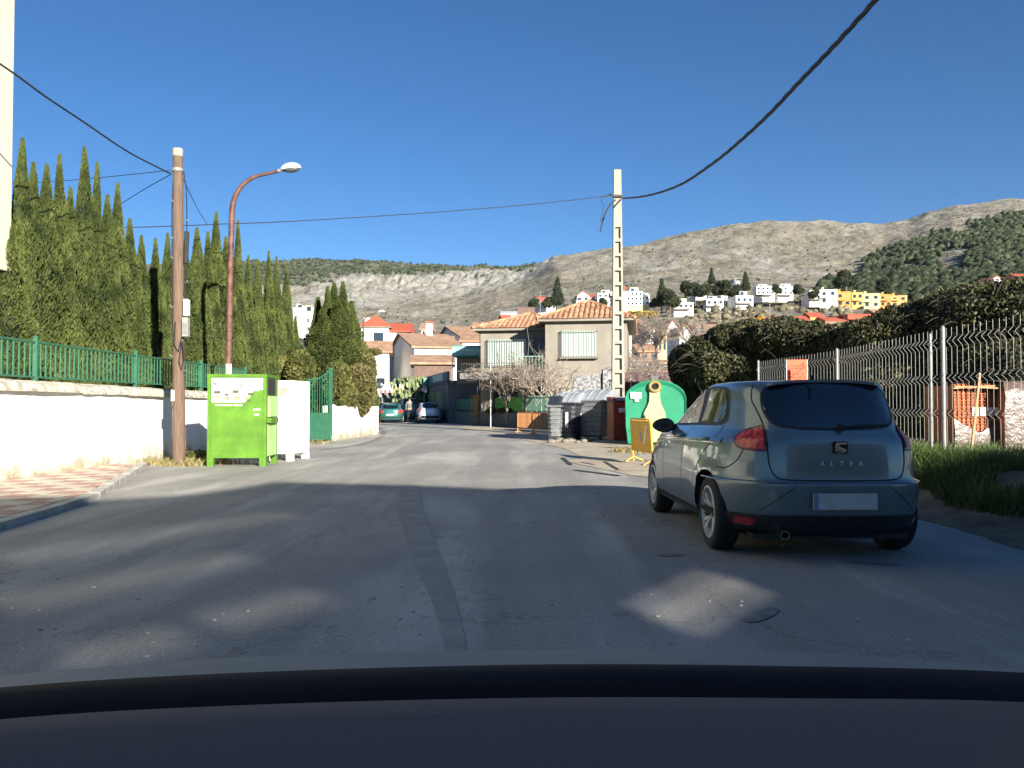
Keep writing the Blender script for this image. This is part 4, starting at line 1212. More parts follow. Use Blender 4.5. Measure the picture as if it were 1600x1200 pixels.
# rubbish bags and stones at their feet
for i in range(9):
    u = 862 + i * 7 + rnd.uniform(-2, 2); p = G(u, 692 - (i % 3), 0)
    V0, F0 = ICO1
    s = rnd.uniform(0.07, 0.14)
    j = 1 + 0.25 * fbm(V0[:, 0] * 2 + i, V0[:, 1] * 2 + V0[:, 2], i, 2)
    me = np_mesh("stone", V0 * j[:, None] * np.array([s * 1.3, s, s * .7]), F0, M_lowwall, True)
    o = link("stone", me, None, (p.x, p.y, s * 0.45))
    tag(o, ["leftmost stone of the row, at the narrow grey container's foot", "second stone from the left, below the narrow grey container", "third stone from the left in the row before the dumpsters", "fourth stone from the left, before the dark dumpster", "middle stone of the row, before the dark dumpster's posters", "sixth stone from the left, before the dark dumpster's right edge", "third stone from the right, between dark and large dumpster", "second stone from the right, before the large dumpster", "rightmost stone of the row, before the large dumpster"][i], "stone", "stones at the dumpsters' feet")

# red textile / oil bin
q = G(959, 690)
rb = thing("red_bin", "tall narrow dark red collection bin between dumpster and green bottle bank", "bin", (q.x, q.y, 0), R(14))
b = MB(); b.box(0, 0, .04, .68, .6, 1.34, .02); b.build("body", M_redbin, rb)
b = MB(); b.box(-0.012, 0.01, .05, -0.001, .59, 1.32); b.build("faded_side", M_redbin2, rb)
b = MB()
b.extr([(-.02, -.02, 1.34), (.70, -.02, 1.34), (.70, .30, 1.50), (.70, .62, 1.50), (-.02, .62, 1.50), (-.02, .30, 1.50)][:0] or [(-.02, -.02, 1.342), (-.02, .62, 1.342), (-.02, .62, 1.50), (-.02, .25, 1.50)], (.72, 0, 0)); b.build("hood", M_redbin, rb)
b = MB(); b.poly([(.10, -.025, 1.36), (.60, -.025, 1.36), (.60, .20, 1.492), (.10, .20, 1.492)]); o = b.build("flap", M_grey, rb); o.location = (0, -.012, .012)
b = MB(); b.box(.18, -.008, .98, .62, -.001, 1.12); lab = b.build("label_plate", M_sticker, rb)
b = MB()
for k_ in range(3): b.box(.20, -.012, 1.0 + k_ * .04, .60 - .08 * (k_ == 1), -.0085, 1.012 + k_ * .04)
b.build("label_print", M_ink, lab)

# green bottle bank
q = G(1030, 696)
ig = thing("bottle_bank", "green domed glass recycling bank with a pale yellow bottle on its front", "bottle bank", (q.x, q.y + .75, 0), R(-8))
def ig_prof(x):  # silhouette height over x in -0.9..0.9
    a = abs(x) / 0.92
    return 1.40 + 0.53 * (1 - a ** 2.1) ** 0.55 if a < 1 else 1.40
prof = []
for x in np.linspace(-.92, .92, 33): prof.append((x, ig_prof(x)))
pts = [(-.84, .0)] + [(-.90, .5)] + prof + [(.90, .5)] + [(.84, .0)]
b = MB()
layers = [(-.62, .93), (-.68, .985), (-.66, 1.0), (0, 1.0), (.62, 1.0), (.70, .97)]
n_ = len(pts); 
for y, s_ in layers: b.v += [(x * s_, y, .05 + z * (s_ if z > .6 else 1)) for x, z in pts]
for i in range(len(layers) - 1):
    for j in range(n_): b.f.append((i * n_ + j, i * n_ + (j + 1) % n_, (i + 1) * n_ + (j + 1) % n_, (i + 1) * n_ + j))
b.f.append(tuple(range(n_))); b.f.append(tuple((len(layers) - 1) * n_ + j for j in range(n_))[::-1]); b.m = [0] * len(b.f)
b.M = Matrix.Identity(4)
b.build("shell", M_igloo, ig, smooth=True, angle=35)
def bottle_pts(k_=1.0, dz=0):
    half = [(.0, .10), (.31 * k_, .10), (.33 * k_, .13), (.33 * k_, .85), (.31 * k_, 1.0), (.22 * k_, 1.18), (.17 * k_, 1.32), (.155 * k_, 1.50), (.155 * k_, 1.63), (0, 1.63)]
    return [(x, z + dz) for x, z in half] + [(-x, z + dz) for x, z in half[-2:0:-1]]
b = MB(); b.extr([(x - .02, -.700, z) for x, z in bottle_pts(1.09)], (0, .07, 0)); b.build("bottle_border", M_igloo, ig)
b = MB(); b.extr([(x - .02, -.725, z) for x, z in bottle_pts(1.0)], (0, .02, 0)); bo = b.build("bottle_emblem", M_igloo_l, ig)
b = MB()
for k_, (z, w_) in enumerate(((1.02, .30), (.98, .22), (.80, .24), (.76, .30), (.72, .2), (.68, .28), (.36, .2), (.24, .26))):
    b.box(-.02 - w_ / 2, -.729, z, -.02 + w_ / 2, -.726, z + .016)
b.build("faded_print", mat("print_faded", (0.42, 0.45, 0.2), .7, .1, 5), bo)
b = MB(); b.M = Matrix.Translation((-.02, -.64, 1.76)) @ Matrix.Rotation(R(-20), 4, 'X')
b.lathe([(.10, .02), (.105, -.10), (.15, -.13), (.195, -.10), (.20, .04)], 20, 'y'); ring = b.build("opening_ring", M_igloo_y, ig, smooth=True)
b2 = MB(); b2.M = b.M; b2.lathe([(.0, -.05), (.11, -.05)], 20, 'y'); b2.build("opening", M_dark, ring)
b = MB(); b.poly([(-.74, -.688, 1.42), (-.62, -.688, 1.42), (-.62, -.688, 1.33), (-.50, -.688, 1.33), (-.50, -.688, 1.42), (-.42, -.688, 1.42), (-.42, -.688, 1.60), (-.76, -.688, 1.62)]); o = b.build("white_sticker", M_sticker, ig); o.location = (0, -.004, 0)
b = MB(); b.tube([(-.07, 0, 2.0), (-.09, 0, 2.12), (-.04, 0, 2.14), (-.03, 0, 2.0)], .018, 6); b.tube([(.03, 0, 2.0), (.04, 0, 2.14), (.09, 0, 2.12), (.07, 0, 2.0)], .018, 6); b.build("lifting_hook", M_galv, ig)
b = MB(); b.box(-.80, -.5, 0, .80, .5, .05); b.build("base", M_grey, ig)

# ------------------------------------------------------------------ barriers
def barrier(label, p0, p1, H, m, tilt=0, solid=False, nb=12):
    p0, p1 = Vector(p0), Vector(p1); d = p1 - p0; Lh = d.length; a = math.atan2(d.y, d.x)
    t = thing("barrier", label, "barrier", p0, a, "metal works barriers")
    t.rotation_euler = (tilt, 0, a)
    b = MB(); r_ = .02
    b.tube([(0, 0, 0.02), (0, 0, H - .08), (.06, 0, H), (Lh - .06, 0, H), (Lh, 0, H - .08), (Lh, 0, 0.02)], r_, 7)
    b.tube([(0, 0, H * .28), (Lh, 0, H * .28)], r_ * .8, 6)
    b.build("frame", m, t, smooth=True, angle=60)
    bb = MB(); bb.box(-.007, -.007, H * .28, .007, .007, H); bm_ = bb.mesh("bar", m)
    for i in range(1, nb): link("bar", bm_, t, (Lh * i / nb, 0, 0))
    for x in (0.06, Lh - .06):
        b = MB(); b.tube([(x, -.2, .012), (x, 0, .12), (x, .2, .012)], .014, 5); b.build("foot", m, t)
    if solid:
        b = MB(); b.box(.03, -.006, H * .30, Lh - .03, .006, H - .03); sp_ = b.build("infill_panel", m, t)
        b = MB(); b.box(Lh * .44, -.012, H * .50, Lh * .54, -.0065, H * .72); b.build("dark_slot", M_grey, sp_)
        b = MB(); b.poly([(Lh * .60, -.014, H * .42), (Lh * .70, -.014, H * .48), (Lh * .86, -.014, H * .88), (Lh * .78, -.014, H * .86)]); b.build("white_tape", M_sticker, sp_)
    return t
barrier("small yellow works barrier with a sheet infill standing by the bottle bank", G(990, 721), G(1021, 728), .93, M_yel, R(4), True, 14)
ob = [barrier("faded orange works barrier nearest the grey container", G(834, 680), G(862, 683), .92, M_oran, 0, False, 13),
      barrier("orange works barrier left of its twin, below the fence", G(809, 677), G(833, 680), .92, M_oran, 0, False, 13)]
for k_, (u, v) in enumerate(((737, 664), (742, 664), (746, 664))):
    p = G(u, v); barrier(["orange barrier stood on end at the low wall, leftmost of three", "orange barrier stood on end, middle of three at the low wall", "orange barrier stood on end, rightmost of three at the low wall"][k_],
                         p, p + Vector((.45, 1.3, 0)), 1.85, M_oran if k_ != 1 else M_yel, 0, False, 9)

# ------------------------------------------------------------------ welded mesh fence on the bank
def fz(y): return 0.44 + 0.0 * y
fence = thing("mesh_fence", "galvanised welded mesh fence with folded wires on the grassy bank", "fence", (6.2, 11.9, .4))
def fx(y): return float(np.interp(y, [6, 11.9, 16.6, 21], [6.05, 6.2, 6.52, 6.25]))
ZT = 2.33
b = MB(); b.lathe([(.031, 0), (.031, ZT - .42), (.025, ZT - .40), (0, ZT - .38)], 10); pm = b.mesh("post", M_galv, True, 50)
for y in (7.2, 11.9, 16.6, 21.0):
    into(link("post", pm, None, (fx(y), y, .42)), fence)
    if y == 11.9:
        o = into(link("post", pm, None, (fx(y) - .12, y + .12, .40)), fence); o.scale = (.7, .7, .96); o['label'] = "thinner second post beside the main one"
fold = [(.0, 0), (.10, 0), (.16, -.07), (.22, 0), (.58, 0), (.64, -.07), (.70, 0), (1.08, 0), (1.14, -.07), (1.20, 0), (1.58, 0), (1.66, -.07), (1.73, 0), (1.80, 0), (1.86, 0)]
wz = [(x, 0.02 + z_ ) for z_, x in fold]
b = MB(); b.tube([(x, 0, .44 + z) for x, z in wz], 0.0027, 4); wm = b.mesh("wire", M_galv)
wires = []
for y in np.arange(7.3, 21.0, .15):
    wires.append(into(link("wire", wm, None, (fx(y), float(y), 0), R(2)), fence))
for zz, dx in ((.10, 0), (.16, -.07), (.22, 0), (.58, 0), (.64, -.07), (.70, 0), (1.08, 0), (1.14, -.07), (1.20, 0), (1.58, 0), (1.66, -.07), (1.73, 0)):
    b = MB(); b.tube([(fx(y) + dx, y, .46 + zz) for y in (7.2, 11.9, 16.6, 21.0)], .0022, 4)
    into(b.build("cross_wire", M_galv), fence)
# orange notice
ysg = 17.7
sg = thing("notice_board", "orange notice board with faint dark print wired to the mesh fence", "sign", (fx(ysg) - .36, ysg, 1.75), R(-8))
x0 = -.24
b = MB(); b.box(-.21, -.008, -.12, .21, 0.0, .80 - .36); bd = b.build("board", M_sign_or, sg)
b = MB()
for z_, w_ in ((.30, .26), (.25, .30), (.13, .34), (.06, .36), (.0, .3)): b.box(-.18, -.011, z_, -.18 + w_, -.0085, z_ + .016)
b.build("print_lines", mat('faint_print', (0.42, 0.05, 0.015), .6, .1, 5), bd)
text_mesh("number", "6", .15, M_ink, bd, Matrix.Translation((.12, -.010, .33)) @ FACE_CAM, .001)
b = MB()
for s in (-1, 1): b.box(s * .215 - .006, -.012, -.12, s * .215 + .006, .004, .445)
b.build("edge_strip", M_plwhite, bd)

# ------------------------------------------------------------------ pallets of hollow bricks
def brick_mesh():
    b = MB(); L_, Wd, Hh = .235, .115, .11
    # hollow brick: frame with 2x3 openings on the street face
    b.box(0, .03, 0, L_, Wd, Hh)
    xs = np.linspace(0, L_, 4); zs_ = np.linspace(0, Hh, 3); t_ = .008
    for x in xs: b.box(max(0, x - t_ / 2), 0, 0, min(L_, x + t_ / 2), .03, Hh)
    for z in zs_: b.box(0, .001, max(0, z - t_ / 2), L_, .029, min(Hh, z + t_ / 2))
    return b.mesh("brick", M_brick)
bme = brick_mesh()
def pallet(label, loc, rz, nx_, nz, film_low, cover):
    t = thing("brick_pallet", label, "pallet", loc, rz, "wrapped pallets of bricks")
    for x in (0, .4, .8):
        b = MB(); b.box(x, 0, 0, x + .1, .9, .1); b.build("pallet_runner", M_timber, t)
    for i in range(5):
        b = MB(); b.box(0, i * .2, .101, .92, i * .2 + .1, .12); b.build("pallet_board", M_timber, t)
    for k_ in range(nz):
        for i in range(nx_):
            if rnd.random() < .06 and k_ > nz - 3: continue
            link("brick", bme, t, (i * .24 + rnd.uniform(-.008, .008), rnd.uniform(0, .02), .125 + k_ * .113))
    b = MB(); b.box(.01, .14, .13, nx_ * .24 - .01, .88, .125 + nz * .113 - .03); b.build("brick_block", M_brick, t)
    Hh = .125 + nz * .113
    if film_low:
        b = MB(); k_ = 14; top = []
        for i in range(k_ + 1):
            x = -.02 + (nx_ * .24 + .04) * i / k_
            h = .22 + .34 * abs(i / k_ - .45) * 2 * (1 if i > k_ * .45 else .8) 
            y = -.025 - .015 * (i % 2)
            b.v += [(x, y, .08), (x + rnd.uniform(-.01, .01), y - .02, .08 + h * .5), (x, y + .005, .08 + h)]
        for i in range(k_):
            for j in range(2): b.f.append((i * 3 + j, i * 3 + 3 + j, i * 3 + 4 + j, i * 3 + 1 + j)); b.m.append(0)
        b.build("torn_plastic_film", M_film, t, smooth=True)
    if cover:
        b = MB(); k_ = 12; rows = [(-.03, .05), (-.05, .35), (-.03, .65), (-.05, .92), (.0, Hh + .03), (.4, Hh + .05), (.9, Hh)]
        for y, z in rows:
            for i in range(k_ + 1):
                b.v.append((-.03 + (nx_ * .24 + .05) * i / k_, y + .02 * math.sin(i * 2.3 + z * 5), z + .012 * math.sin(i * 1.7)))
        for r_ in range(len(rows) - 1):
            for i in range(k_):
                o_ = r_ * (k_ + 1) + i; b.f.append((o_, o_ + 1, o_ + k_ + 2, o_ + k_ + 1)); b.m.append(0)
        b.build("plastic_film", M_film, t, smooth=True)
    return t
pb = P(1492, 706, 14.0); pb.z = .44
p1_ = pallet("pallet of orange hollow bricks in torn dusty film behind the fence post", pb, R(4), 4, 9, True, False)
b = MB()
for i, (x, z) in enumerate(((.30, .62), (.42, .62), (.55, .62), (.66, .62))): b.box(.32 + i * .13, -.006, .60, .42 + i * .13, .0, .74)
b.build("white_insert", M_sticker, p1_)
pb = P(1572, 706, 13.8); pb.z = .44
pallet("pallet of bricks wholly wrapped in dusty pink film at the right edge", pb, R(-3), 4, 9, False, True)
bp_ = P(1490, 616, 13.9)
for k_, (dz, l_, rz_) in enumerate(((0, .98, .02), (.05, .78, -.05))):
    b = MB(); b.box(0, 0, 0, l_, .12, .025, .002)
    o = b.build("plank", M_timber, None, (bp_.x + .02 * k_, bp_.y, 1.49 + .03 * k_)); o.rotation_euler = (0, -.06 + .1 * k_, rz_)
    tag(o, ["pale plank lying on top of the brick pallet", "short upper plank lying across the brick pallet"][k_], "plank", "planks on the brick pallet")
b = MB(); a0, a1 = P(1517, 714, 12.6), P(1531, 583, 12.9)
b.tube([a0, a1], .021, 4); tag(b.build("wooden_stake", M_timber), "leaning raw timber stake in front of the brick pallet", "stake")

# ------------------------------------------------------------------ bramble bank behind the fence
def bb_(x, y, z, rx, ry, rz_): return ((x, y, z), (rx, ry, rz_))
def bramble(label, blobs, n, size, nm="bramble_thicket", cat="bush", core=.86):
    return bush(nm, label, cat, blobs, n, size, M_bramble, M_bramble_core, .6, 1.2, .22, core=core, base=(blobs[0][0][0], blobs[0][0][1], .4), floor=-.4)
ztop = lambda u, v, Y: P(u, v, Y).z
B1 = []
for (u, v, Y, ru) in ((1065, 552, 29, 18), (1100, 530, 28, 34), (1135, 512, 27.5, 32), (1170, 505, 27, 38), (1120, 560, 27, 38), (1170, 560, 26.5, 45), (1078, 580, 28.2, 12)):
    B1.append(bl(u, v + 20, Y, ru, 26 if v < 540 else 34, 1.2))
bramble("dense dark bramble overhanging the small grey wall left of the mesh fence", B1, 42000, .105)
B2 = []
for (u, v, Y) in ((1215, 512, 26), (1260, 520, 25), (1310, 522, 24), (1240, 570, 25), (1300, 570, 24)):
    B2.append(bl(u, v + 18, Y, 48, 34, 1.6))
bramble("middle stretch of dark bramble thicket behind the orange notice", B2, 42000, .105)
B3 = []
for (u, v, Y) in ((1360, 520, 22), (1410, 502, 21.5), (1455, 494, 21), (1380, 580, 21.5), (1440, 570, 21), (1500, 590, 20.5)):
    B3.append(bl(u, v + 22, Y, 55, 48, 1.8))
for (u, v, Y) in ((1340, 628, 22), (1400, 640, 21), (1450, 648, 20), (1500, 650, 19.5)):
    B3.append(bl(u, v + 8, Y, 55, 50, 1.5))
bramble("bramble thicket rising behind the tall fence post", B3, 60000, .10)
B4 = []
for (u, v, Y) in ((1560, 655, 18.5), (1620, 660, 18)):
    B4.append(bl(u, v, Y, 60, 55, 1.4))
for (u, v, Y) in ((1500, 480, 20), (1550, 472, 19.5), (1610, 462, 19), (1680, 450, 18.5), (1760, 450, 18), (1540, 560, 19), (1620, 560, 18.5), (1700, 560, 18)):
    B4.append(bl(u, v + 26, Y, 62, 60, 2.0))
bramble("highest part of the bramble thicket above the brick pallets", B4, 56000, .095)
# bare canes sticking out of the thicket
def canes(blobs, n, L_, parent_label):
    b = MB()
    for i in range(n):
        c, r_ = rnd.choice(blobs)
        a = rnd.uniform(0, 6.28); e = rnd.uniform(-.3, .75)
        d = Vector((math.cos(a) * math.cos(e), math.sin(a) * math.cos(e) - .2, math.sin(e)))
        p = Vector(c) + Vector((d.x * r_[0], d.y * r_[1], d.z * r_[2])) * .9
        q = p + d * L_ * rnd.uniform(.3, 1); q2 = q + Vector((d.x, d.y, -.5)) * L_ * .3
        b.tube([p, (p + q) / 2 + Vector((0, 0, .06)), q, q2], [.006, .006, .005, .002], 3, False)
    return b
for B_, lab in ((B1, "pale bare canes growing out of the left bramble"), (B2, "pale bare canes above the orange notice"), (B3, "bare canes sticking out behind the tall fence post"), (B4, "bare canes sticking out above the brick pallets")):
    tag(canes(B_, 110, .8, lab).build("bramble_canes", mat('cane', (0.13, 0.105, 0.08), .9, .3, 4)), lab, "canes")['kind'] = 'stuff'
# ------------------------------------------------------------------ roofs
def tile_rows(par, A, B, top_fn, sp, r, m=None, name="tile_row"):
    """half-round cover tiles: rows start on the eave A-B and climb to top_fn(t)"""
    m = m or M_roof
    A, B = Vector(A), Vector(B); Lh = (B - A).length; n = max(2, int(Lh / sp))
    for i in range(n):
        t = (i + .5) / n
        p = A.lerp(B, t); q = Vector(top_fn(t))
        Ld = (q - p).length
        if Ld < .15: continue
        k_ = max(1, int(Ld / .45)); d = (q - p) / k_
        b = MB()
        nrm = d.normalized(); s = nrm.cross(Vector((0, 0, 1))).normalized(); up = s.cross(nrm)
        for j in range(k_):
            a, c = p + d * j - d * .06, p + d * (j + 1)
            for e, (o, rr, hh) in enumerate(((a, r * 1.12, .018), (c, r * .9, 0))):
                for w in (0, 45, 90, 135, 180):
                    b.v.append(tuple(o + s * math.cos(R(w)) * rr + up * (math.sin(R(w)) * rr * .9 + hh)))
            o_ = len(b.v) - 10
            b.f += [(o_ + x, o_ + x + 1, o_ + x + 6, o_ + x + 5) for x in range(4)] + [(o_, o_ + 1, o_ + 2, o_ + 3, o_ + 4)]
            b.m += [0] * 5
        b.build(name, m, par)

def hip_roof(par, x0, x1, y0, y1, z, h, ov=.45, detail=True, m=None, sp=.27):
    """roof part with eave slab; returns the roof object"""
    m = m or M_roof
    x0 -= ov; x1 += ov; y0 -= ov; y1 += ov
    w, d = x1 - x0, y1 - y0
    k_ = min(w, d) / 2
    r0, r1 = ((x0 + k_, (y0 + y1) / 2, z + h), (x1 - k_, (y0 + y1) / 2, z + h)) if w >= d else (((x0 + x1) / 2, y0 + k_, z + h), ((x0 + x1) / 2, y1 - k_, z + h))
    c = [(x0, y0, z), (x1, y0, z), (x1, y1, z), (x0, y1, z)]
    b = MB(); b.add(c + [r0, r1], [(0, 1, 5, 4), (1, 2, 5), (2, 3, 4, 5), (3, 0, 4)] if w >= d else [(0, 1, 4), (1, 2, 5, 4), (2, 3, 5), (3, 0, 4, 5)])
    b.add([(p[0], p[1], z - .002) for p in c], [(3, 2, 1, 0)])
    rf = b.build("roof", m if not detail else M_roof, par)
    b = MB(); b.box(x0 + .05, y0 + .05, z - .14, x1 - .05, y1 - .05, z - .004); b.build("eave_slab", M_hbeige, rf)
    if detail:
        v0, v1 = Vector(r0), Vector(r1)
        def front(t):
            x = x0 + w * t
            if w >= d: f = min(1, (x - x0) / k_, (x1 - x) / k_)
            else: f = min((x - x0), (x1 - x)) / k_ * (w / 2 / k_)
            yy_ = y0 + (v0.y - y0) * f
            return (x, yy_, z + h * f)
        tile_rows(rf, (x0, y0, z + .01), (x1, y0, z + .01), front, sp, sp * .34)
        def side(xs, xr):
            def g_(t):
                y = y0 + d * t
                f = min(1, (y - y0) / k_, (y1 - y) / k_)
                return (xs + (xr - xs) * f, y, z + h * f)
            return g_
        tile_rows(rf, (x1, y0, z + .01), (x1, y1, z + .01), side(x1, v1.x), sp, sp * .34)
        tile_rows(rf, (x0, y0, z + .01), (x0, y1, z + .01), side(x0, v0.x), sp, sp * .34)
        for a_, e_ in (((x0, y0, z + .03), r0), ((x1, y0, z + .03), r1 if w >= d else r0)):
            b = MB(); b.tube([a_, (e_[0], e_[1], e_[2] + .03)], .10, 7); b.build("hip_ridge_tiles", M_roof, rf)
        b = MB(); b.tube([(r0[0], r0[1], r0[2] + .03), (r1[0], r1[1], r1[2] + .03)], .10, 7); b.build("ridge_tiles", M_roof, rf)
    return rf

def window(par, x, z, w, h, y=0.0, m=None, frame=True, bars=0, shutter=False, face='y'):
    """window on a wall whose outer face is local y (facing -y)"""
    b = MB(); b.box(x, y - .02, z, x + w, y + .002 - .004, z + h)
    if frame:
        b = MB(); t_ = .06
        b.box(x - t_, y - .05, z - t_, x, y - .001, z + h + t_); b.box(x + w, y - .05, z - t_, x + w + t_, y - .001, z + h + t_)
        b.box(x, y - .05, z - t_, x + w, y - .001, z); b.box(x, y - .05, z + h, x + w, y - .001, z + h + t_)
        fo = b.build("window", m or M_shut, par)
    else:
        fo = None
    b = MB(); b.box(x, y - .02, z, x + w, y - .003, z + h); p_ = b.build("pane", (M_shut if shutter else M_glass), fo or par)
    return fo or p_

# ------------------------------------------------------------------ the beige house
TH = R(-9)
O = Vector((1.85, 46, 0))
hs_ = thing("house", "two storey beige house with clay tiled hipped roof and pale barred windows", "house", O, TH)
b = MB(); b.box(0, 0, 0, 4.5, 9.5, 5.84); b.build("wall", M_hbeige, hs_)
b = MB(); b.box(-4.05, 2.0, 0, -.001, 9.4, 5.55); b.build("wall", M_hbeige, hs_)
hip_roof(hs_, 0, 4.5, 0, 9.5, 5.98, 1.25)
hip_roof(hs_, -4.05, 1.2, 2.0, 9.4, 5.70, 1.15)
# right window: pale shutter, grille
def grille_window(x, z, w, h, y, nb, bulge=.22):
    b = MB(); t_ = .09
    b.box(x - t_, y - .04, z - t_, x + w + t_, y - .002, z); b.box(x - t_, y - .04, z + h, x + w + t_, y - .002, z + h + t_)
    b.box(x - t_, y - .04, z, x, y - .002, z + h); b.box(x + w, y - .04, z, x + w + t_, y - .002, z + h)
    f = b.build("window", M_shut, hs_)
    b = MB()
    n_ = 16
    for i in range(n_): b.box(x, y - .014 - .006 * (i % 2), z + h * i / n_, x + w, y - .003, z + h * (i + 1) / n_ - .004)
    b.build("shutter", M_shut, f)
    gx0, gx1 = x - .16, x + w + .14
    b = MB()
    for zz in (z - .12, z + h + .02):
        b.box(gx0, y - bulge - .02, zz, gx1, y - bulge + .01, zz + .03)
        b.box(gx0 - .001, y - bulge + .01, zz, gx0 + .03, y - .001, zz + .03); b.box(gx1 - .03, y - bulge + .01, zz, gx1 + .001, y - .001, zz + .03)
    gr = b.build("grille", M_frame, hs_)
    b = MB(); b.box(-.009, -.009, z - .09, .009, .009, z + h + .02); bm_ = b.mesh("bar", M_frame)
    for i in range(nb): link("bar", bm_, gr, (gx0 + .02 + (gx1 - gx0 - .04) * i / (nb - 1), y - bulge - .005, 0))
    for k_ in range(2): link("bar", bm_, gr, (gx0 + .012, y - bulge * (.35 + .3 * k_), 0))
grille_window(1.02, 3.98, 1.72, 1.28, 0, 15)
grille_window(-3.5, 3.62, 2.05, 1.35, 2.0, 17)
b = MB(); b.box(.85, -.32, 3.78, 2.95, -.002, 3.84); b.build("window_ledge", M_hbeige, hs_)
# lower storey openings, balcony with green railing
grille_window(1.0, 1.0, 1.5, 1.15, 0, 12, .12)
b = MB(); b.box(-3.3, 1.985, .9, -1.6, 1.999, 2.4); b.build("lower_window", M_glass, hs_)
b = MB(); b.box(-1.15, 1.975, 3.1, -.25, 1.999, 5.1); b.build("balcony_door", mat("door_greyblue", (0.09, 0.10, 0.11), .5, .1, 4), hs_)
b = MB(); b.box(-4.6, -1.1, 2.72, -.001, 1.998, 2.93); b.box(-4.6, -1.14, 2.66, -.001, -1.1, 2.98); b.build("terrace_slab", M_hgrey, hs_)
brl = MB(); brl.box(-1.5, -.98, 3.86, -.02, -.95, 3.90); brl.box(-1.5, -.98, 3.05, -.02, -.95, 3.08); br = brl.build("balcony_railing", mat("railing_mint", (.22, .40, .32), .5, .1, 5), hs_)
b = MB(); b.box(-.012, -.975, 3.08, .012, -.955, 3.86); bm_ = b.mesh("bar", MATS["railing_mint"])
for i in range(9): link("bar", bm_, br, (-1.48 + 1.44 * i / 8, 0, 0))
brl = MB(); brl.box(-4.55, -1.08, 3.50, -1.52, -1.05, 3.53); brl.box(-4.55, -1.08, 3.02, -1.52, -1.05, 3.05); br = brl.build("terrace_railing", M_frame, hs_)
b = MB(); b.box(-.01, -1.075, 3.05, .01, -1.055, 3.50); bm_ = b.mesh("bar", M_frame)
for i in range(22): link("bar", bm_, br, (-4.53 + 2.98 * i / 21, 0, 0))
for x in (-2.9, -.1):
    b = MB(); b.tube([(x, -1.0, 0), (x, -1.0, 2.66 if x != -2.9 else 3.4)], .026, 8); b.build("terrace_post", M_plwhite, hs_)
for x, zt in ((-.95, 5.5), (-.35, 5.5)):
    b = MB(); b.tube([(x, 1.9, 2.95), (x, 1.9, zt)], .03, 6); b.build("downpipe", M_galv, hs_)
b = MB(); b.tube([(-.9, -.9, 5.5), (-.75, -.92, 4.5), (.0, -.3, 3.6)], .012, 4); b.tube([(-.78, -.92, 4.7), (-.85, -.93, 3.9)], .012, 4); b.build("washing_line", M_galv, hs_)
# TV aerial
b = MB(); b.tube([(-.9, 5, 6.6), (-.9, 5, 8.3)], .02, 5)
for z in (8.2, 8.0, 7.8): b.tube([(-1.2, 5, z), (-.6, 5, z)], .012, 4)
b.tube([(-.9, 4.6, 8.1), (-.9, 5.4, 8.1)], .012, 4); b.build("tv_aerial", M_galv, hs_)

# annex with garages, to the left
AN = thing("garage_building", "low grey garage building with green doors beside the beige house", "garage", P(700, 650, 57) * Vector((1, 1, 0)) if False else Vector((P(700, 650, 57).x, 57, 0)), R(13))
b = MB(); b.box(0, 0, 0, 4.6, 11.5, 2.72); b.build("wall", M_hgrey, AN)
b = MB(); b.box(-.12, -.12, 2.721, 4.7, 11.6, 2.92); b.build("roof_slab", mat("slab_grey", (.12, .115, .11), .9, .2, 3), AN)
b = MB(); b.box(-.06, -.05, 2.921, .10, 11.5, 3.55); b.build("parapet", M_hgrey, AN)
b = MB(); b.box(-.075, 2.2, 2.98, -.061, 7.5, 3.5); b.build("parapet_panel", mat("panel_pale", (.45, .55, .47), .7, .1, 4), AN)
b = MB(); b.box(-.5, 9.8, 2.5, -.13, 11.0, 3.4); b.build("parapet_box", M_teal, AN)
for (y0, y1, zt, m_) in ((.8, 2.0, 2.25, mat("door_dark_green", (.03, .07, .04), .5, .2, 4)), (3.1, 6.0, 2.2, M_garg), (7.2, 10.2, 2.2, M_garg)):
    b = MB(); b.box(-.02, y0, .02, -.001, y1, zt); dd = b.build("garage_door", m_, AN)
    n_ = max(2, int((y1 - y0) / .35))
    bb2 = MB(); bb2.box(-.035, 0, .05, -.021, .03, zt - .05); me_ = bb2.mesh("door_batten", m_)
    for i in range(n_ + 1): link("door_batten", me_, dd, (0, y0 + (y1 - y0 - .03) * i / n_, 0))
    b = MB(); b.box(-.05, y0 - .12, 0, -.001, y0 - .001, zt + .1); b.box(-.05, y1 + .001, 0, -.001, y1 + .12, zt + .1); b.build("door_frame", M_hbeige, AN)
# metal awning on the terrace
aw = thing("awning", "teal corrugated metal awning on thin posts over the terrace", "awning", (P(706, 560, 54).x, 54, 0), R(-4))
z_ = P(706, 556, 54).z; wd = (757 - 706) / F * 54
b = MB()
n_ = 22
for i in range(n_):
    xa, xb = wd * i / n_, wd * (i + 1) / n_
    o = .03 * (i % 2)
    b.add([(xa, -.02 - o, z_ + .02), (xb, -.02 - o, z_ + .02), (xb, -.02 - o, z_ + .62), (xa, -.02 - o, z_ + .62)], [(0, 1, 2, 3)])
b.build("corrugated_fascia", mat("awning_pale_teal", (.22, .42, .38), .6, .12, 4), aw)
b = MB(); b.box(-.05, -.06, z_ + .621, wd + .05, 3.2, z_ + .67); b.build("roof_sheet", M_teal, aw)
b = MB(); b.prism([(0, 0), (wd, 0), (wd, 3.1), (0, 3.1)], z_ - .02, z_ + .02); b.build("soffit", M_teal, aw)
for x in (.05, wd - .05):
    b = MB(); b.tube([(x, .05, 2.7), (x, .05, z_)], .035, 6); b.build("post", M_plwhite, aw)
b = MB(); b.box(-.1, 3.0, 2.7, wd + .2, 3.2, z_ + .5); b.build("back_wall", mat("terrace_backwall", (.30, .24, .17), .9, .2, 2), aw)
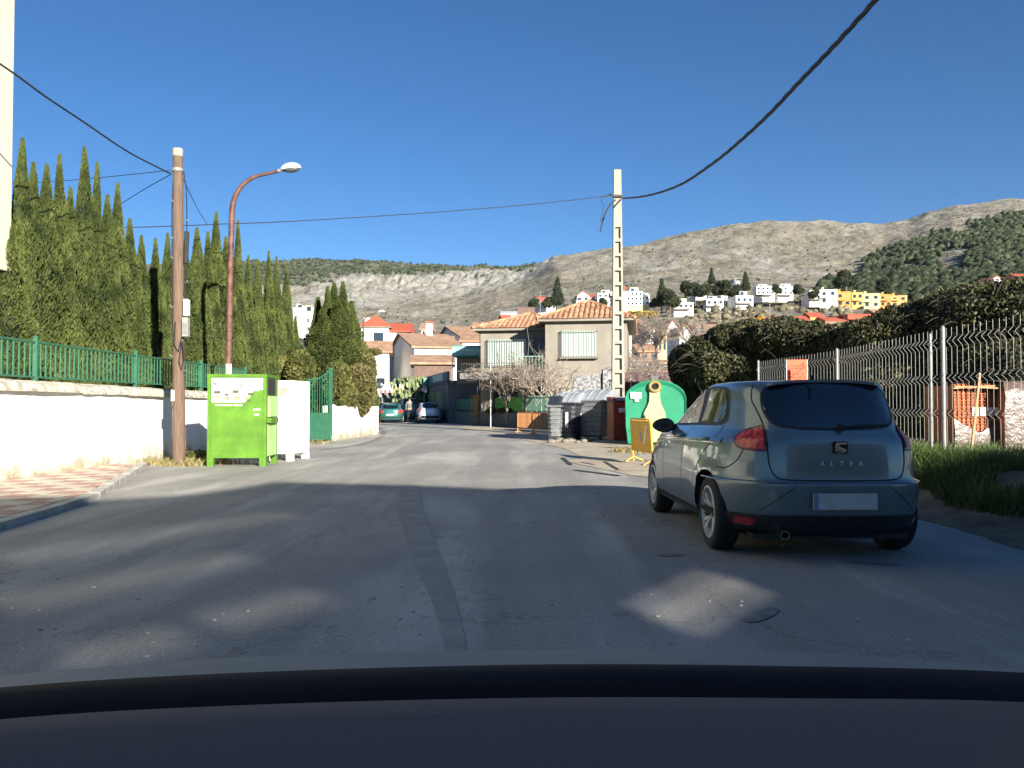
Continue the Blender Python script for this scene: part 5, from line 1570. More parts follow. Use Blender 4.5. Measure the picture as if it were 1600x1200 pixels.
b = MB(); b.box(wd * .62, 2.2, 2.9, wd * .62 + .8, 2.9, 3.9); b.build("water_tank", mat("tank_mint", (.35, .55, .45), .6, .1, 3), aw)

# low wall and green fence in front
lw = thing("low_wall", "low grey stone wall with a green fence running in front of the beige house", "wall", G(860, 672))
q0, q1 = G(700, 660), G(862, 673)
dv = (q1 - q0); Ll = dv.length; dv.normalize()
lm = Matrix.Translation(q0) @ Matrix(((dv.x, -dv.y, 0, 0), (dv.y, dv.x, 0, 0), (0, 0, 1, 0), (0, 0, 0, 1)))
def lpart(name, fn, m, par=None):
    b = MB(); b.M = lm; fn(b); o = b.build(name, m); o.parent = par or lw
    if par is None: into(o, lw)
    return o
x = 0.0
while x < Ll:
    x2 = min(x + rnd.uniform(1.4, 2.0), Ll)
    lpart("wall_block", lambda b: b.box(x + .01, .0, 0, x2 - .01, .3, .82 + rnd.uniform(-.015, .015), .02), M_lowwall)
    x = x2
fe = thing("green_fence", "dark green bar fence partly covered by bright green mesh on the low wall", "fence", G(860, 672))
def fpart(name, fn, m):
    b = MB(); b.M = lm; fn(b); return into(b.build(name, m), fe)
fpart("top_rail", lambda b: b.box(0, .13, 1.58, Ll, .16, 1.62), M_greenpaint)
fpart("bottom_rail", lambda b: b.box(0, .13, .90, Ll, .16, .93), M_greenpaint)
b = MB(); b.M = Matrix(((dv.x, -dv.y, 0, 0), (dv.y, dv.x, 0, 0), (0, 0, 1, 0), (0, 0, 0, 1))); b.box(-.018, -.012, .83, .018, .012, 1.70); bm_ = b.mesh("bar", M_greenpaint)
nb_ = int(Ll / .155)
for i in range(nb_):
    p = lm @ Vector((Ll * (i + .5) / nb_, .145, 0)); into(link("bar", bm_, None, tuple(p)), fe)
def sheet(xa, xb):
    def f(b):
        n_ = 16
        for i in range(n_ + 1):
            xx = xa + (xb - xa) * i / n_
            for j in range(3):
                b.v.append(tuple(b.M @ Vector((xx, .10 + .02 * math.sin(i * 1.9 + j), .9 + .36 * j + .01 * math.sin(i)))))
        for i in range(n_):
            for j in range(2): b.f.append((i * 3 + j, i * 3 + 3 + j, i * 3 + 4 + j, i * 3 + 1 + j)); b.m.append(0)
    return f
fpart("mesh_sheet", sheet(Ll * .45, Ll * .78), M_mesh)
fpart("mesh_sheet", sheet(0.1, Ll * .36), mat("mesh_dark_green", (.05, .14, .07), .8, .2, 5))

# bare climbing plants / trees
def bare_tree(name, label, base, H, spread, seed, n1=7, group=None, m=None, drop=0.0, r0=.05, lvl=3, twigs=4):
    rs = random.Random(seed)
    t = thing(name, label, "tree", base, 0, group)
    def branch(b, p, d, L_, r_, l_):
        pts = [p]; q = Vector(p)
        dd = Vector(d)
        for i in range(4):
            dd = (dd + Vector((rs.gauss(0, .22), rs.gauss(0, .22), rs.gauss(0, .15) - drop * .3))).normalized()
            q = q + dd * L_ / 4; pts.append(q.copy())
        b.tube(pts, [r_, r_ * .85, r_ * .7, r_ * .55, r_ * .35], 4 if l_ > 1 else 3, False)
        if l_ > 0:
            for _ in range(twigs + (1 if l_ > 1 else 0)):
                k_ = rs.randint(1, 4); e = (dd + Vector((rs.gauss(0, spread), rs.gauss(0, spread), rs.gauss(.1 - drop, spread * .7)))).normalized()
                branch(b, pts[k_], e, L_ * rs.uniform(.45, .8), r_ * .5, l_ - 1)
    b = MB(); th_ = H * .3
    b.tube([(0, 0, -.05), (.03, 0, th_ * .5), (-.03, .02, th_)], [r0 * 1.3, r0 * 1.05, r0], 7); b.build("trunk", m or M_twig, t, smooth=True)
    b = MB()
    for i in range(n1):
        a = 6.28 * i / n1 + rs.uniform(-.3, .3)
        branch(b, Vector((0, 0, th_ * rs.uniform(.7, 1))), Vector((math.cos(a) * spread, math.sin(a) * spread, 1)).normalized(), H * rs.uniform(.35, .5), r0 * .7, lvl)
    b.build("branches", m or M_twig, t)
    return t
bt = [(820, 43.5, 4.3, 1.2, 3, "bare branched tree in front of the beige house's recessed corner"), (838, 43.2, 4.4, 1.1, 4, "bare climber tangled below the beige house's balcony"), (868, 42, 4.0, 1.3, 5, "spindly bare tree against the beige wall under the barred window"), (792, 45, 3.6, 1.1, 6, "bare vine under the terrace left of the white post")]
for u, Y, H_, sp_, sd, lab in bt:
    bare_tree("bare_tree", lab, (P(u, 640, Y).x, Y, .3), H_ * .92, sp_ * .42, sd, 6, "bare trees in front of the beige house", r0=.075, twigs=3)
b = MB()
for i in range(150):
    x = rnd.uniform(-4.6, .4); p = O + Vector((x * math.cos(TH), x * math.sin(TH), 0)) + Vector((.2, -1.2, 0))
    z0 = rnd.uniform(2.7, 3.3); pts = []
    q = Vector((p.x, p.y + rnd.uniform(-.4, .4), z0))
    for k_ in range(5):
        pts.append(q.copy()); q += Vector((rnd.gauss(.1, .3), rnd.gauss(0, .15), rnd.gauss(-.04, .15)))
    b.tube(pts, [.012] * 4 + [.005], 3, False)
o = b.build("vine", M_twig); tag(o, "bare grey vine stems tangled along the edge of the terrace", "vine"); o['kind'] = 'stuff'
bush("shrub", "low green plants spilling over the low stone wall", "shrub", [bl(u, 642, 43 + (840 - u) * .07, 9, 4.5, .4) for u in (768, 785, 802, 822)], 2400, .11, M_hedge, core=.6)

# rough plaster wall stub + pillar, maroon gate, grey wall (right of the house)
st = thing("rough_wall", "rough grey plaster wall stub with a square pillar behind the dumpsters", "wall", (P(893, 615, 34).x, 34, 0))
def on(u, Y): return P(u, 633, Y).x
zt = P(915, 586, 34).z
b = MB(); xs_ = [on(893, 34), on(898, 34), on(905, 34), on(941, 34)]
b.extr([(xs_[0] - .3, 34, 0), (xs_[3], 34, 0), (xs_[3], 34, zt + .04), (xs_[2], 34, zt), (xs_[1], 34, zt - .15), (xs_[0], 34, zt - .75)], (0, .35, 0)); into(b.build("wall_body", M_rough), st)
b = MB(); b.box(on(942, 33.9), 33.85, 0, on(960, 33.9), 34.4, P(950, 578, 34).z); into(b.build("pillar", M_rough), st)
b = MB(); x0, x1 = on(941, 33.9), on(961, 33.9); zp = P(950, 578, 34).z; b.add([(x0, 33.8, zp), (x1, 33.8, zp), (x1, 34.45, zp), (x0, 34.45, zp), ((x0 + x1) / 2, 34.1, zp + .14)], [(0, 1, 4), (1, 2, 4), (2, 3, 4), (3, 0, 4), (3, 2, 1, 0)]); into(b.build("pillar_cap", M_rough), st)
mg = thing("maroon_gate", "dark maroon sheet metal gate with an open rail on top, behind the bottle bank", "gate", (on(975, 33), 33, 0))
zt = P(1000, 596, 33).z
gx0, gx1 = on(972, 33), on(1056, 33)
nn = 6
for i in range(nn):
    b = MB(); b.box(gx0 + (gx1 - gx0) * i / nn + .01, 33, .05, gx0 + (gx1 - gx0) * (i + 1) / nn - .01, 33.05, zt); into(b.build("sheet_panel", M_maroon), mg)
b = MB(); b.box(gx0, 33, zt + .34, gx1, 33.04, zt + .37); into(b.build("top_rail", M_maroon), mg)
b = MB(); b.box(-.013, 0, zt + .001, .013, .03, zt + .34); bm_ = b.mesh("bar", M_maroon)
for i in range(18): into(link("bar", bm_, None, (gx0 + (gx1 - gx0) * (i + .5) / 18, 33.002, 0)), mg)
gw = thing("grey_wall", "plain grey rendered wall under the overhanging bramble", "wall", (on(1056, 31.5), 31.5, 0))
b = MB(); b.prism([(on(1056, 31.5), 31.5), (on(1240, 25.5), 25.5), (on(1240, 25.5) + .3, 25.9), (on(1056, 31.5) + .1, 31.9)], -.02, P(1070, 570, 31).z); into(b.build("wall_body", M_gwall), gw)

# ------------------------------------------------------------------ generic houses of the village
def house(label, u0, u1, vt, vb, Y, wall_m, roof_m, style="gable", depth=8, rz=0, rows=2, cols=3, rh=None, name="house", cat="house", group=None, wm=None, chim=False, base_down=3.0, gdir='x', w=None):
    pa, pb_ = P(u0, vb, Y), P(u1, vb, Y)
    w = w or pb_.x - pa.x; zb = pa.z; zt = P(u0, vt, Y).z; h = zt - zb
    t = thing(name, label, cat, (pa.x, Y, zb), rz, group)
    b = MB(); b.box(0, 0, -base_down, w, depth, h); b.build("wall", wall_m, t)
    rh = rh if rh is not None else w * .16
    ov = .35
    if style == "gable":     # ridge runs along x, slopes face the street
        b = MB(); b.extr([(-ov, -ov, h - .02), (-ov, depth / 2, h + rh), (-ov, depth + ov, h - .02), (-ov, depth + ov, h - .2), (-ov, -ov, h - .2)], (w + 2 * ov, 0, 0)); rf = b.build("roof", roof_m, t)
    elif style == "gable_y":  # gable end faces the street
        b = MB(); b.extr([(0, 0, h), (w, 0, h), (w / 2, 0, h + rh)], (0, depth, 0)); b.build("gable_wall", wall_m, t)
        b = MB(); b.extr([(-ov, -ov, h - .18), (w / 2, -ov, h + rh + .02), (w / 2, -ov, h + rh + .20), (-ov, -ov, h + .0)], (0, depth + 2 * ov, 0))
        b.extr([(w / 2, -ov, h + rh + .02), (w + ov, -ov, h - .18), (w + ov, -ov, h + .0), (w / 2, -ov, h + rh + .20)], (0, depth + 2 * ov, 0)); rf = b.build("roof", roof_m, t)
    elif style == "hip":
        rf = hip_roof(t, 0, w, 0, depth, h + .15, rh, ov, False, roof_m)
    else:                     # flat with parapet
        b = MB(); b.box(-.12, -.12, h + .001, w + .12, depth + .12, h + .28); rf = b.build("parapet", wall_m, t)
        if cat == "villa" and cols:
            xa = w * rnd.uniform(0, .35); xb = w * rnd.uniform(.6, 1); hh = rnd.uniform(1.2, 2.4)
            b = MB(); b.box(xa, 2.0, h + .281, xb, depth - 1, h + hh); up_ = b.build("upper_floor", rnd.choice((wall_m, M_cream, M_gwall)), t)
            b = MB(); b.box(xa + .4, 1.94, h + .6, xa + 1.6, 1.999, h + hh - .3); b.build("pane", M_glass, up_)
            b = MB(); b.box(-.3, -1.3, -.4, w * .8, -.001, .1); b.build("terrace", M_lowwall, t)
    if chim:
        b = MB(); b.box(w * .25, depth * .4, h, w * .25 + .7, depth * .4 + .7, h + rh + 1.3); b.build("chimney", wall_m, rf)
        b = MB(); b.box(w * .25 - .1, depth * .4 - .1, h + rh + 1.301, w * .25 + .8, depth * .4 + .8, h + rh + 1.5); b.build("chimney_cap", M_roofr, rf)
    if rows and cols:
        fh = h / rows; cw = w / cols
        for r_ in range(rows):
            for c_ in range(cols):
                if rnd.random() < .12 and rows * cols > 3: continue
                ww, wh = min(1.3, cw * .5), min(1.3, fh * .45)
                x = cw * (c_ + .5) - ww / 2; z = fh * r_ + fh * .32
                b = MB(); b.box(x - .07, -.06, z - .07, x + ww + .07, -.001, z + wh + .07); f_ = b.build("window", wm or wall_m, t)
                b = MB(); b.box(x, -.075, z, x + ww, -.061, z + wh); b.build("pane", M_glass, f_)
    return t
H1 = house("white house with bright red roof and a balcony, left of the village group", 564, 607, 512, 585, 95, M_wwall, M_roofr, "hip", 9, R(6), 0, 0, 1.5)
b = MB(); wH = (607 - 564) / F * 95; zB = P(0, 548, 95).z - P(0, 585, 95).z; b.box(.2, -1.3, zB - .12, wH + .1, -.001, zB + .08); b.build("balcony_floor", M_wwall, H1)
b = MB(); b.box(.2, -1.28, zB + .9, wH + .1, -1.2, zB + 1.0); b.build("balcony_rail", M_cream, H1)
for i in range(9):
    b = MB(); b.box(.2 + (wH - .2) * i / 8, -1.27, zB + .081, .3 + (wH - .2) * i / 8, -1.21, zB + .9); b.build("baluster", M_cream, H1)
b = MB(); b.box(wH * .45, -.03, zB + .1, wH * .8, -.001, zB + 2.1); b.build("balcony_door", M_glass, H1)
b = MB(); b.box(wH * .05, -.03, zB + .6, wH * .3, -.001, zB + 1.9); b.build("window", M_shut, H1)
b = MB(); b.box(.1, 3, P(0, 500, 95).z - P(0, 585, 95).z, .8, 3.7, P(0, 492, 95).z - P(0, 585, 95).z); b.build("chimney", M_wwall, H1)
house("white wing of the red roofed house, slightly lower", 605, 637, 516, 585, 96, M_wwall, M_roofr, "gable", 8, R(3), 1, 1, 1.2)
house("white house with brown tiled roof in front of the red roofed one", 556, 607, 548, 640, 84, M_wwall, M_roofb, "gable", 7, R(8), 1, 2, 1.3)
house("house showing its large blank grey gable and tan roof", 607, 648, 554.7, 646, 98.8, M_wwall, M_roofb, "gable_y", 5, R(-72), 0, 0, 1.8, w=15.6)
house("white low house right of the grey gable with tan roof", 650, 705, 543, 620, 88, M_wwall, M_roofb, "gable", 8, R(4), 0, 0, 1.6, chim=True)
house("grey gabled house with tan roof just left of the beige house", 675, 728, 545, 640, 117.5, M_wwall, M_roofb, "gable_y", 9, R(-72), 0, 0, 2.2, w=18.4)
house("brownish house with wide tiled eaves below the white low house", 647, 706, 566, 640, 73, M_bwall, M_roofb, "gable", 7, R(6), 1, 2, .9)
house("white house with arches behind the teal awning", 722, 762, 532, 610, 95, M_wwall, M_roofb, "gable", 7, 0, 1, 4, 1.0)
house("tall white house narrow behind the concrete pole", 957, 987, 520, 640, 56, M_wwall, M_roofb, "gable_y", 8, R(-4), 0, 0, .7)
house("white chimney tower with a red cowl rising behind the concrete pole", 957, 979, 462, 600, 57, M_wwall, M_roofr, "flat", 1.2, 0, 0, 0, 0, name="chimney_tower", cat="tower")
b = MB(); p = P(976, 462, 57); b.lathe([(.12, 0), (.12, .25), (.16, .26), (.16, .38), (0, .44)], 8, c=(p.x, p.y + .4, p.z + .28)); tag(b.build("chimney_cowl", M_roofr), "small red chimney cowl on top of the white tower", "cowl")
# lower village right of the pole
for a in ((985, 1012, 562, 600, 75, M_wwall, M_roofb, "gable", "white cottage with tan roof behind the maroon gate"), (1000, 1030, 548, 570, 105, M_pinktile, M_roofb, "gable", "dusty pink house between the bare trees right of the pole"),
          (1028, 1042, 518, 560, 110, M_ywall, M_roofb, "flat", "narrow yellow house end catching the sun right of the pole"), (1062, 1080, 522, 560, 120, M_wwall, M_roofb, "gable_y", "small white gable before the long red roof"),
          (1078, 1125, 530, 560, 125, M_pinktile, M_roofr, "gable", "long low red roofed house above the bramble"), (1036, 1058, 566, 600, 80, M_gwall, M_roofb, "gable", "grey cottage behind the maroon gate"),
          (990, 1015, 575, 610, 60, M_wwall, M_roofb, "gable", "white shed just behind the maroon gate's left half"), (1020, 1052, 578, 610, 62, M_wwall, M_roofb, "gable", "white shed just behind the maroon gate's right half"),
          (1205, 1242, 500, 520, 210, M_pinktile, M_roofr, "gable", "salmon house just over the bramble, left one"), (1290, 1325, 500, 520, 220, M_pinktile, M_roofr, "gable", "reddish house peeking over the bramble below the orange row"),
          (1325, 1362, 492, 520, 220, M_roofr, M_roofr, "flat", "red brick house over the bramble below the orange row")):
    house(a[8], a[0], a[1], a[2], a[3], a[4], a[5], a[6], a[7], 8, R(rnd.uniform(-8, 8)), 1, 2, rh=(.45 if a[4] < 90 else 1.2), group="lower village houses")
# villas on the slope
VIL = [(841, 869, 470, 484, 310, M_wwall, M_roofr, "gable", 2, 4, 2.2, "white villa with red roof, left end of the hillside row"),
 (900, 912, 470, 484, 318, M_gwall, M_roofb, "flat", 1, 2, 0, "small grey block beside the white villa pair"),
 (902, 921, 462, 482, 325, M_wwall, M_roofr, "gable_y", 2, 2, 1.6, "white villa with gable facing the valley, left of the flat ones"),
 (921, 933, 464, 482, 326, M_wwall, M_roofr, "gable", 2, 1, 1.6, "narrow red roofed white villa next to the gabled one"),
 (934, 959, 459, 480, 315, M_wwall, M_roofr, "flat", 3, 3, 0, "white flat roofed villa of three floors left of the pole"),
 (979, 1004, 456, 478, 312, M_wwall, M_roofr, "flat", 3, 4, 0, "white modern apartment villa just right of the pole"),
 (1000, 1015, 462, 478, 314, M_wwall, M_roofr, "flat", 2, 2, 0, "lower white wing right of the modern villa"),
 (978, 1014, 478, 488, 308, M_ywall, M_roofr, "flat", 0, 0, 0, "yellow retaining wall under the modern villa"),
 (1053, 1083, 474, 483, 300, M_wwall, M_roofr, "flat", 1, 4, 0, "low white villa beyond the two dark pines"),
 (1104, 1130, 468, 478, 320, M_wwall, M_roofr, "flat", 1, 3, 0, "low white villa among dark trees"),
 (1121, 1144, 445, 459, 360, M_wwall, M_roofr, "flat", 2, 3, 0, "upper white villa above the dark trees"),
 (1150, 1178, 463, 474, 315, M_wwall, M_roofr, "flat", 1, 3, 0, "white modern villa on a pale terrace"),
 (1086, 1104, 450, 458, 350, M_wwall, M_roofr, "gable", 1, 2, 1, "small white villa half hidden by trees"),
 (1150, 1156, 440, 450, 355, M_wwall, M_roofr, "flat", 1, 1, 0, "tiny white house at the tree line"),
 (1182, 1210, 448, 461, 345, M_wwall, M_roofr, "flat", 2, 4, 0, "white villa, left of the two above the bare slope"),
 (1216, 1240, 448, 461, 345, M_wwall, M_roofr, "flat", 2, 3, 0, "white villa, right of the two above the bare slope"),
 (1265, 1285, 460, 468, 330, M_wwall, M_roofr, "flat", 1, 2, 0, "low white villa left of the orange row"),
 (1546, 1572, 438, 450, 300, M_wwall, M_roofr, "gable_y", 1, 2, 1.5, "white house on the shoulder of the pine hill at right"),
 (1590, 1640, 432, 448, 290, M_bwall, M_roofr, "gable", 1, 2, 1.6, "red roofed house cut by the right edge"),
 (458, 466, 482, 510, 230, M_wwall, M_roofr, "flat", 1, 1, 0, "white house end seen left through the cypress gap"),
 (470, 489, 488, 512, 240, M_wwall, M_roofr, "flat", 1, 1, 0, "white house seen right through the cypress gap"),
 (782, 808, 488, 494, 280, M_gwall, M_roofb, "flat", 0, 0, 0, "low bluish shed on the slope left of the beige roof"),
 (808, 835, 481, 487, 300, M_bwall, M_roofb, "flat", 0, 0, 0, "low brown shed above the bluish one")]
for a in VIL:
    house(a[11], a[0], a[1], a[2], a[3], a[4], a[5], a[6], a[7], 9, R(rnd.uniform(-7, 7)), a[8], a[9], rh=a[10], name="villa", cat="villa", group="villas on the hillside")
ORW = [(1281, 1307, 454, 476, M_wwall, "white end house of the orange terrace row"), (1307, 1329, 457, 480, M_owall, "orange house second in the terrace row"), (1331, 1348, 458, 480, M_owall2, "apricot house third in the terrace row"),
       (1348, 1374, 460, 482, M_ywall, "yellow house in the middle of the terrace row"), (1375, 1392, 461, 480, M_owall, "orange house near the right of the terrace row"), (1392, 1416, 463, 480, M_owall2, "apricot house at the right end of the terrace row")]
for u0, u1, v0, v1, m_, lab in ORW:
    h_ = house(lab, u0, u1 - .4, v0, v1, 330 + (u0 - 1281) * .03, m_, m_, "flat", 9, R(-14), 2, 2, 0, name="row_house", cat="row house", group="orange terrace row on the hillside")
    b = MB(); b.box(1.0, 2, (v1 - v0) * .25, 1.8, 2.8, (v1 - v0) * .25 + 1.6); b.build("chimney", m_, h_)
    b = MB(); b.box(-.1, -1.2, 2.5, 3.0, -.13, 3.2); b.build("balcony", m_, h_)

for u0, u1, v0, v1, Y, m_, r_, st, lab in ((990, 1004, 505, 518, 190, M_ywall, M_roofb, "gable", "small ochre house low on the slope right of the pole"), (1008, 1024, 512, 524, 170, M_wwall, M_roofb, "gable", "small white house with tan roof among grey trees"),
        (1044, 1060, 512, 526, 150, M_wwall, M_roofr, "gable_y", "white cottage with a red gable roof below the scrub slope"), (1084, 1100, 512, 522, 180, M_gwall, M_roofb, "gable", "grey roofed shed above the long red roof"),
        (1104, 1118, 516, 528, 140, M_wwall, M_roofb, "gable", "white house touching the left end of the bramble"), (1245, 1262, 500, 512, 215, M_wwall, M_roofr, "gable", "white gabled house between the salmon and reddish ones"),
        (1266, 1286, 494, 510, 230, M_owall2, M_roofr, "gable", "apricot house peeking over the bramble"), (1366, 1384, 488, 505, 240, M_pinktile, M_roofb, "gable", "pinkish house right of the red brick one"),
        (735, 752, 512, 525, 160, M_wwall, M_roofb, "gable", "white house just left of the beige house's roof"), (658, 674, 514, 524, 150, M_wwall, M_roofb, "gable", "small white house on the slope above the grey gable"), (786, 800, 498, 506, 230, M_wwall, M_roofr, "gable", "small white cottage above the beige roof's left slope")):
    house(lab, u0, u1, v0, v1 + 4, Y, m_, r_, st, 7, R(rnd.uniform(-15, 15)), 1, 2, rh=1.4, group="scattered village houses")
# dark pines and broad trees among the villas
def small_tree(kind, seed):
    rs = np.random.RandomState(seed)
    if kind == 'pine':
        bl_ = [((0, 0, 3 + i * 1.6), (2.4 - i * .42, 2.4 - i * .42, 1.5)) for i in range(5)]
    else:
        bl_ = [((rs.uniform(-1.6, 1.6), rs.uniform(-1.6, 1.6), 3 + rs.uniform(-.6, 2)), (1.9, 1.9, 1.6)) for _ in range(5)]
    V, Fq = blob_leaves(bl_, 1600, .55, .6, 1.0, .4, rs)
    V2, F2 = blob_core(bl_, .8)
    b = MB(); b.tube([(0, 0, -2), (0, 0, 3.5)], .25, 6)
    return np_mesh("crown", V, Fq, M_treefar), np_mesh("inner_branches", V2, F2, M_treecore, True), b.mesh("trunk", M_bark)
M_treefar = mat("dark_tree_leaf", (.028, .040, .020), .85, .3, .3, col2=(.05, .065, .028), island=.4, spec=.15)
M_treecore = mat("dark_tree_core", (.012, .016, .010), 1, .3, 1)
TR = {'pine': [small_tree('pine', s) for s in (1, 2)], 'broad': [small_tree('broad', s) for s in (3, 4)]}
FT = [(871, 484, 310, 'pine', 1.15, "tall dark pine beside the red roofed villa"), (853, 484, 306, 'broad', .7, "round dark tree in front of the red roofed villa"), (835, 484, 305, 'broad', .7, "round dark tree left of the red roofed villa"),
      (944, 481, 310, 'broad', .6, "dark tree under the three floor villa"), (925, 483, 312, 'broad', .6, "dark tree under the gabled villa"), (1034, 485, 305, 'pine', 1.1, "left of the two large dark pines right of the pole"), (1047, 486, 300, 'broad', 1.25, "right of the two large dark pines right of the pole"),
      (1022, 484, 308, 'broad', .7, "small dark tree by the white wing"), (1072, 466, 330, 'broad', 1.1, "dark tree over the low white villa, left"), (1086, 470, 325, 'broad', 1.1, "dark tree over the low white villa, right"), (1100, 468, 322, 'broad', 1.0, "dark tree left of the tree belt villa"),
      (1118, 466, 335, 'broad', 1.1, "dark tree behind the tree belt villa, left"), (1133, 466, 332, 'broad', 1.15, "dark tree behind the tree belt villa, right"), (1146, 470, 322, 'broad', 1.0, "dark tree between the villas on the terrace"), (1165, 460, 345, 'pine', .9, "slim dark pine behind the modern villa"),
      (1112, 448, 372, 'pine', .8, "slim pine near the upper white villa"), (1213, 462, 335, 'broad', .75, "dark tree between the two upper villas"), (1250, 464, 330, 'broad', .8, "dark tree left of the orange row"), (1272, 470, 325, 'broad', .7, "dark tree at the foot of the white end house"),
      (1322, 456, 345, 'broad', 1.5, "large dark tree behind the orange row"), (1380, 462, 350, 'broad', 1.2, "dark tree behind the right end of the orange row")]
for i, (u, v, Y, kd, s, lab) in enumerate(FT):
    p = P(u, v, Y); t = thing("pine_tree" if kd == 'pine' else "tree", lab, "tree", p, rnd.uniform(0, 6), "dark trees among the villas"); t.scale = (s,) * 3
    a_, c_, d_ = TR[kd][i % 2]
    link("crown", a_, t); link("inner_branches", c_, t); link("trunk", d_, t)
bush("shrub", "yellow ochre autumn shrubs below the modern villa", "shrub", [bl(u, 492, 290, 9, 5) for u in (985, 998, 1010, 1022)], 2600, 1.1, mat("ochre_leaf", (.28, .20, .04), .8, .3, .1, island=.3), core=.7, base=tuple(P(1000, 500, 290)), floor=-99)
bush("shrub", "olive green shrubs on the slope behind the concrete pole", "shrub", [bl(u, v, 200, 15, 9) for u, v in ((992, 510), (1015, 513), (1040, 508))], 3200, .8, M_hedge, core=.7, base=tuple(P(1000, 520, 200)), floor=-99)
bush("tree", "small bright orange autumn tree rising over the bramble", "tree", [bl(1188, 502, 60, 6, 7)], 900, .2, mat("orange_leaf", (.60, .33, .05), .8, .2, .5, island=.3), core=.6, base=tuple(P(1188, 512, 60)), floor=-99)
# bare trees between the pole and the bramble
for i, (u, v, Y, H_, lab) in enumerate(((995, 600, 50, 4.6, "grey bare tree just right of the concrete pole"), (1015, 600, 46, 4.2, "grey bare tree behind the maroon gate, left of centre"), (1035, 600, 44, 4.0, "grey bare tree behind the middle of the maroon gate"), (1055, 600, 42, 3.6, "grey bare tree behind the right end of the maroon gate"), (1025, 560, 90, 5.5, "far grey bare tree above the maroon gate"),
                                        (1075, 560, 85, 5.0, "far grey bare tree left of the bramble"), (1005, 560, 95, 5.5, "far grey bare tree beside the dusty pink house"))):
    p = P(u, v, Y)
    bare_tree("bare_tree", lab, (p.x, Y, max(0, p.z) if v < 590 else .2), H_, .9, 40 + i, 8, "bare trees right of the concrete pole", mat("twig_grey", (.20, .17, .145), .9, .25, 3), r0=.11, lvl=3, twigs=5)
# poles on the slope
for i, (u, v0, v1, Y, lab) in enumerate(((1203, 475, 495, 250, "far white pole on the bare slope"), (1125, 487, 505, 240, "far pole left on the bare slope"), (750, 500, 548, 80, "thin dark pole left of the beige house's roof"))):
    a, c = P(u, v1, Y), P(u, v0, Y)
    b = MB(); b.tube([(0, 0, -1), (0, 0, c.z - a.z)], .09 if Y > 100 else .06, 6); b.tube([(-.35, 0, (c.z - a.z) * .95), (.35, 0, (c.z - a.z) * .95)], .04, 4)
    o = b.build("pole", M_conc if Y > 100 else M_bark, None, a); tag(o, lab, "pole")

# ------------------------------------------------------------------ far end of the street
# prickly pear clump
pp = thing("cactus_clump", "pale prickly pear clump behind the parked grey van", "cactus", (P(640, 640, 68).x, 68, 0))
pads = MB(); dk = MB()
for i in range(430):
    x, z = rnd.gauss(.35, .95), rnd.uniform(.6, 3.6) - abs(rnd.gauss(0, .2))
    if abs(x - .35) > 1.75: continue
    z = min(z, 3.7 - .25 * abs(x))
    a = rnd.uniform(0, 3.14); tl_ = rnd.uniform(-.5, .5); s = rnd.uniform(.16, .26)
    M_ = Matrix.Translation((x, rnd.uniform(-1.1, .3), z)) @ Matrix.Rotation(a, 4, 'Z') @ Matrix.Rotation(tl_, 4, 'Y')
    pads.M = M_; n_ = 9
    pads.add([(s * .62 * math.cos(w), -.02, s * math.sin(w)) for w in np.linspace(0, 6.28, n_ + 1)[:-1]] + [(s * .62 * math.cos(w), .02, s * math.sin(w)) for w in np.linspace(0, 6.28, n_ + 1)[:-1]],
             [tuple(range(n_)), tuple(range(n_, 2 * n_))[::-1]] + [(j, n_ + j, n_ + (j + 1) % n_, (j + 1) % n_) for j in range(n_)])
o = pads.build("pads", mat("cactus_pad", (.14, .18, .075), .7, .25, .8, island=.35), pp); o['kind'] = 'stuff'
V, Fc = blob_core([((.35, .2, 1.3), (1.5, .5, 1.5))], .85); link("old_stems", np_mesh("old_stems", V, Fc, mat("cactus_stem", (.06, .06, .03), .9, .3, 2), True), pp)
bm2 = thing("rubble_wall", "brown rubble wall with a ragged top beneath the grey gable", "wall", (P(604, 600, 76).x, 76, 0))
b = MB(); wd = (660 - 604) / F * 76
b.extr([(0, 0, 0), (wd, 0, 0), (wd, 0, 3.4)] + [(wd * (1 - i / 9), 0, 3.3 + rnd.uniform(-.12, .15)) for i in range(1, 9)] + [(0, 0, 3.3)], (0, .5, 0)); b.build("wall_body", mat("rubble", (.30, .21, .13), .95, .35, 1.5, 1, 6, bdist=.1), bm2)
# white lorry with red print
lo = thing("lorry", "white box lorry with red lettering parked beyond the teal hatchback", "lorry", (P(588, 640, 72).x, 72, 0), R(4))
wl = (628 - 586) / F * 72
b = MB(); b.box(0, 0, .9, wl, 5, 3.0, .03); bx3 = b.build("cargo_box", M_plwhite, lo)
b = MB()
for i in range(3): 
    x = wl * (.12 + .16 * i); b.box(x, -.015, 2.15, x + .22, -.002, 2.55)
b.build("red_lettering", mat("print_red", (.55, .05, .05), .6, .1, 3), bx3)
b = MB()
for i in range(4): b.box(wl * (.10 + .13 * i), -.015, 1.55, wl * (.10 + .13 * i) + .16, -.002, 1.8)
b.build("dark_lettering", M_frame, bx3)
b = MB(); b.box(wl * .60, -.02, 1.0, wl * .68, -.003, 2.7); b.poly([(wl * .60, -.02, 2.7), (wl * .95, -.02, 2.8), (wl * .9, -.02, 2.4), (wl * .68, -.02, 2.3)]); b.build("orange_stripe", M_oran, bx3)
b = MB(); b.box(.1, .1, .5, wl - .1, 5, .899); b.build("chassis", M_dark, lo)
for x in (.35, wl - .35):
    b = MB(); b.lathe([(0, -.12), (.45, -.12), (.45, .12), (0, .12)], 14, 'x', (x, .9, .45)); b.build("wheel", M_black, lo)
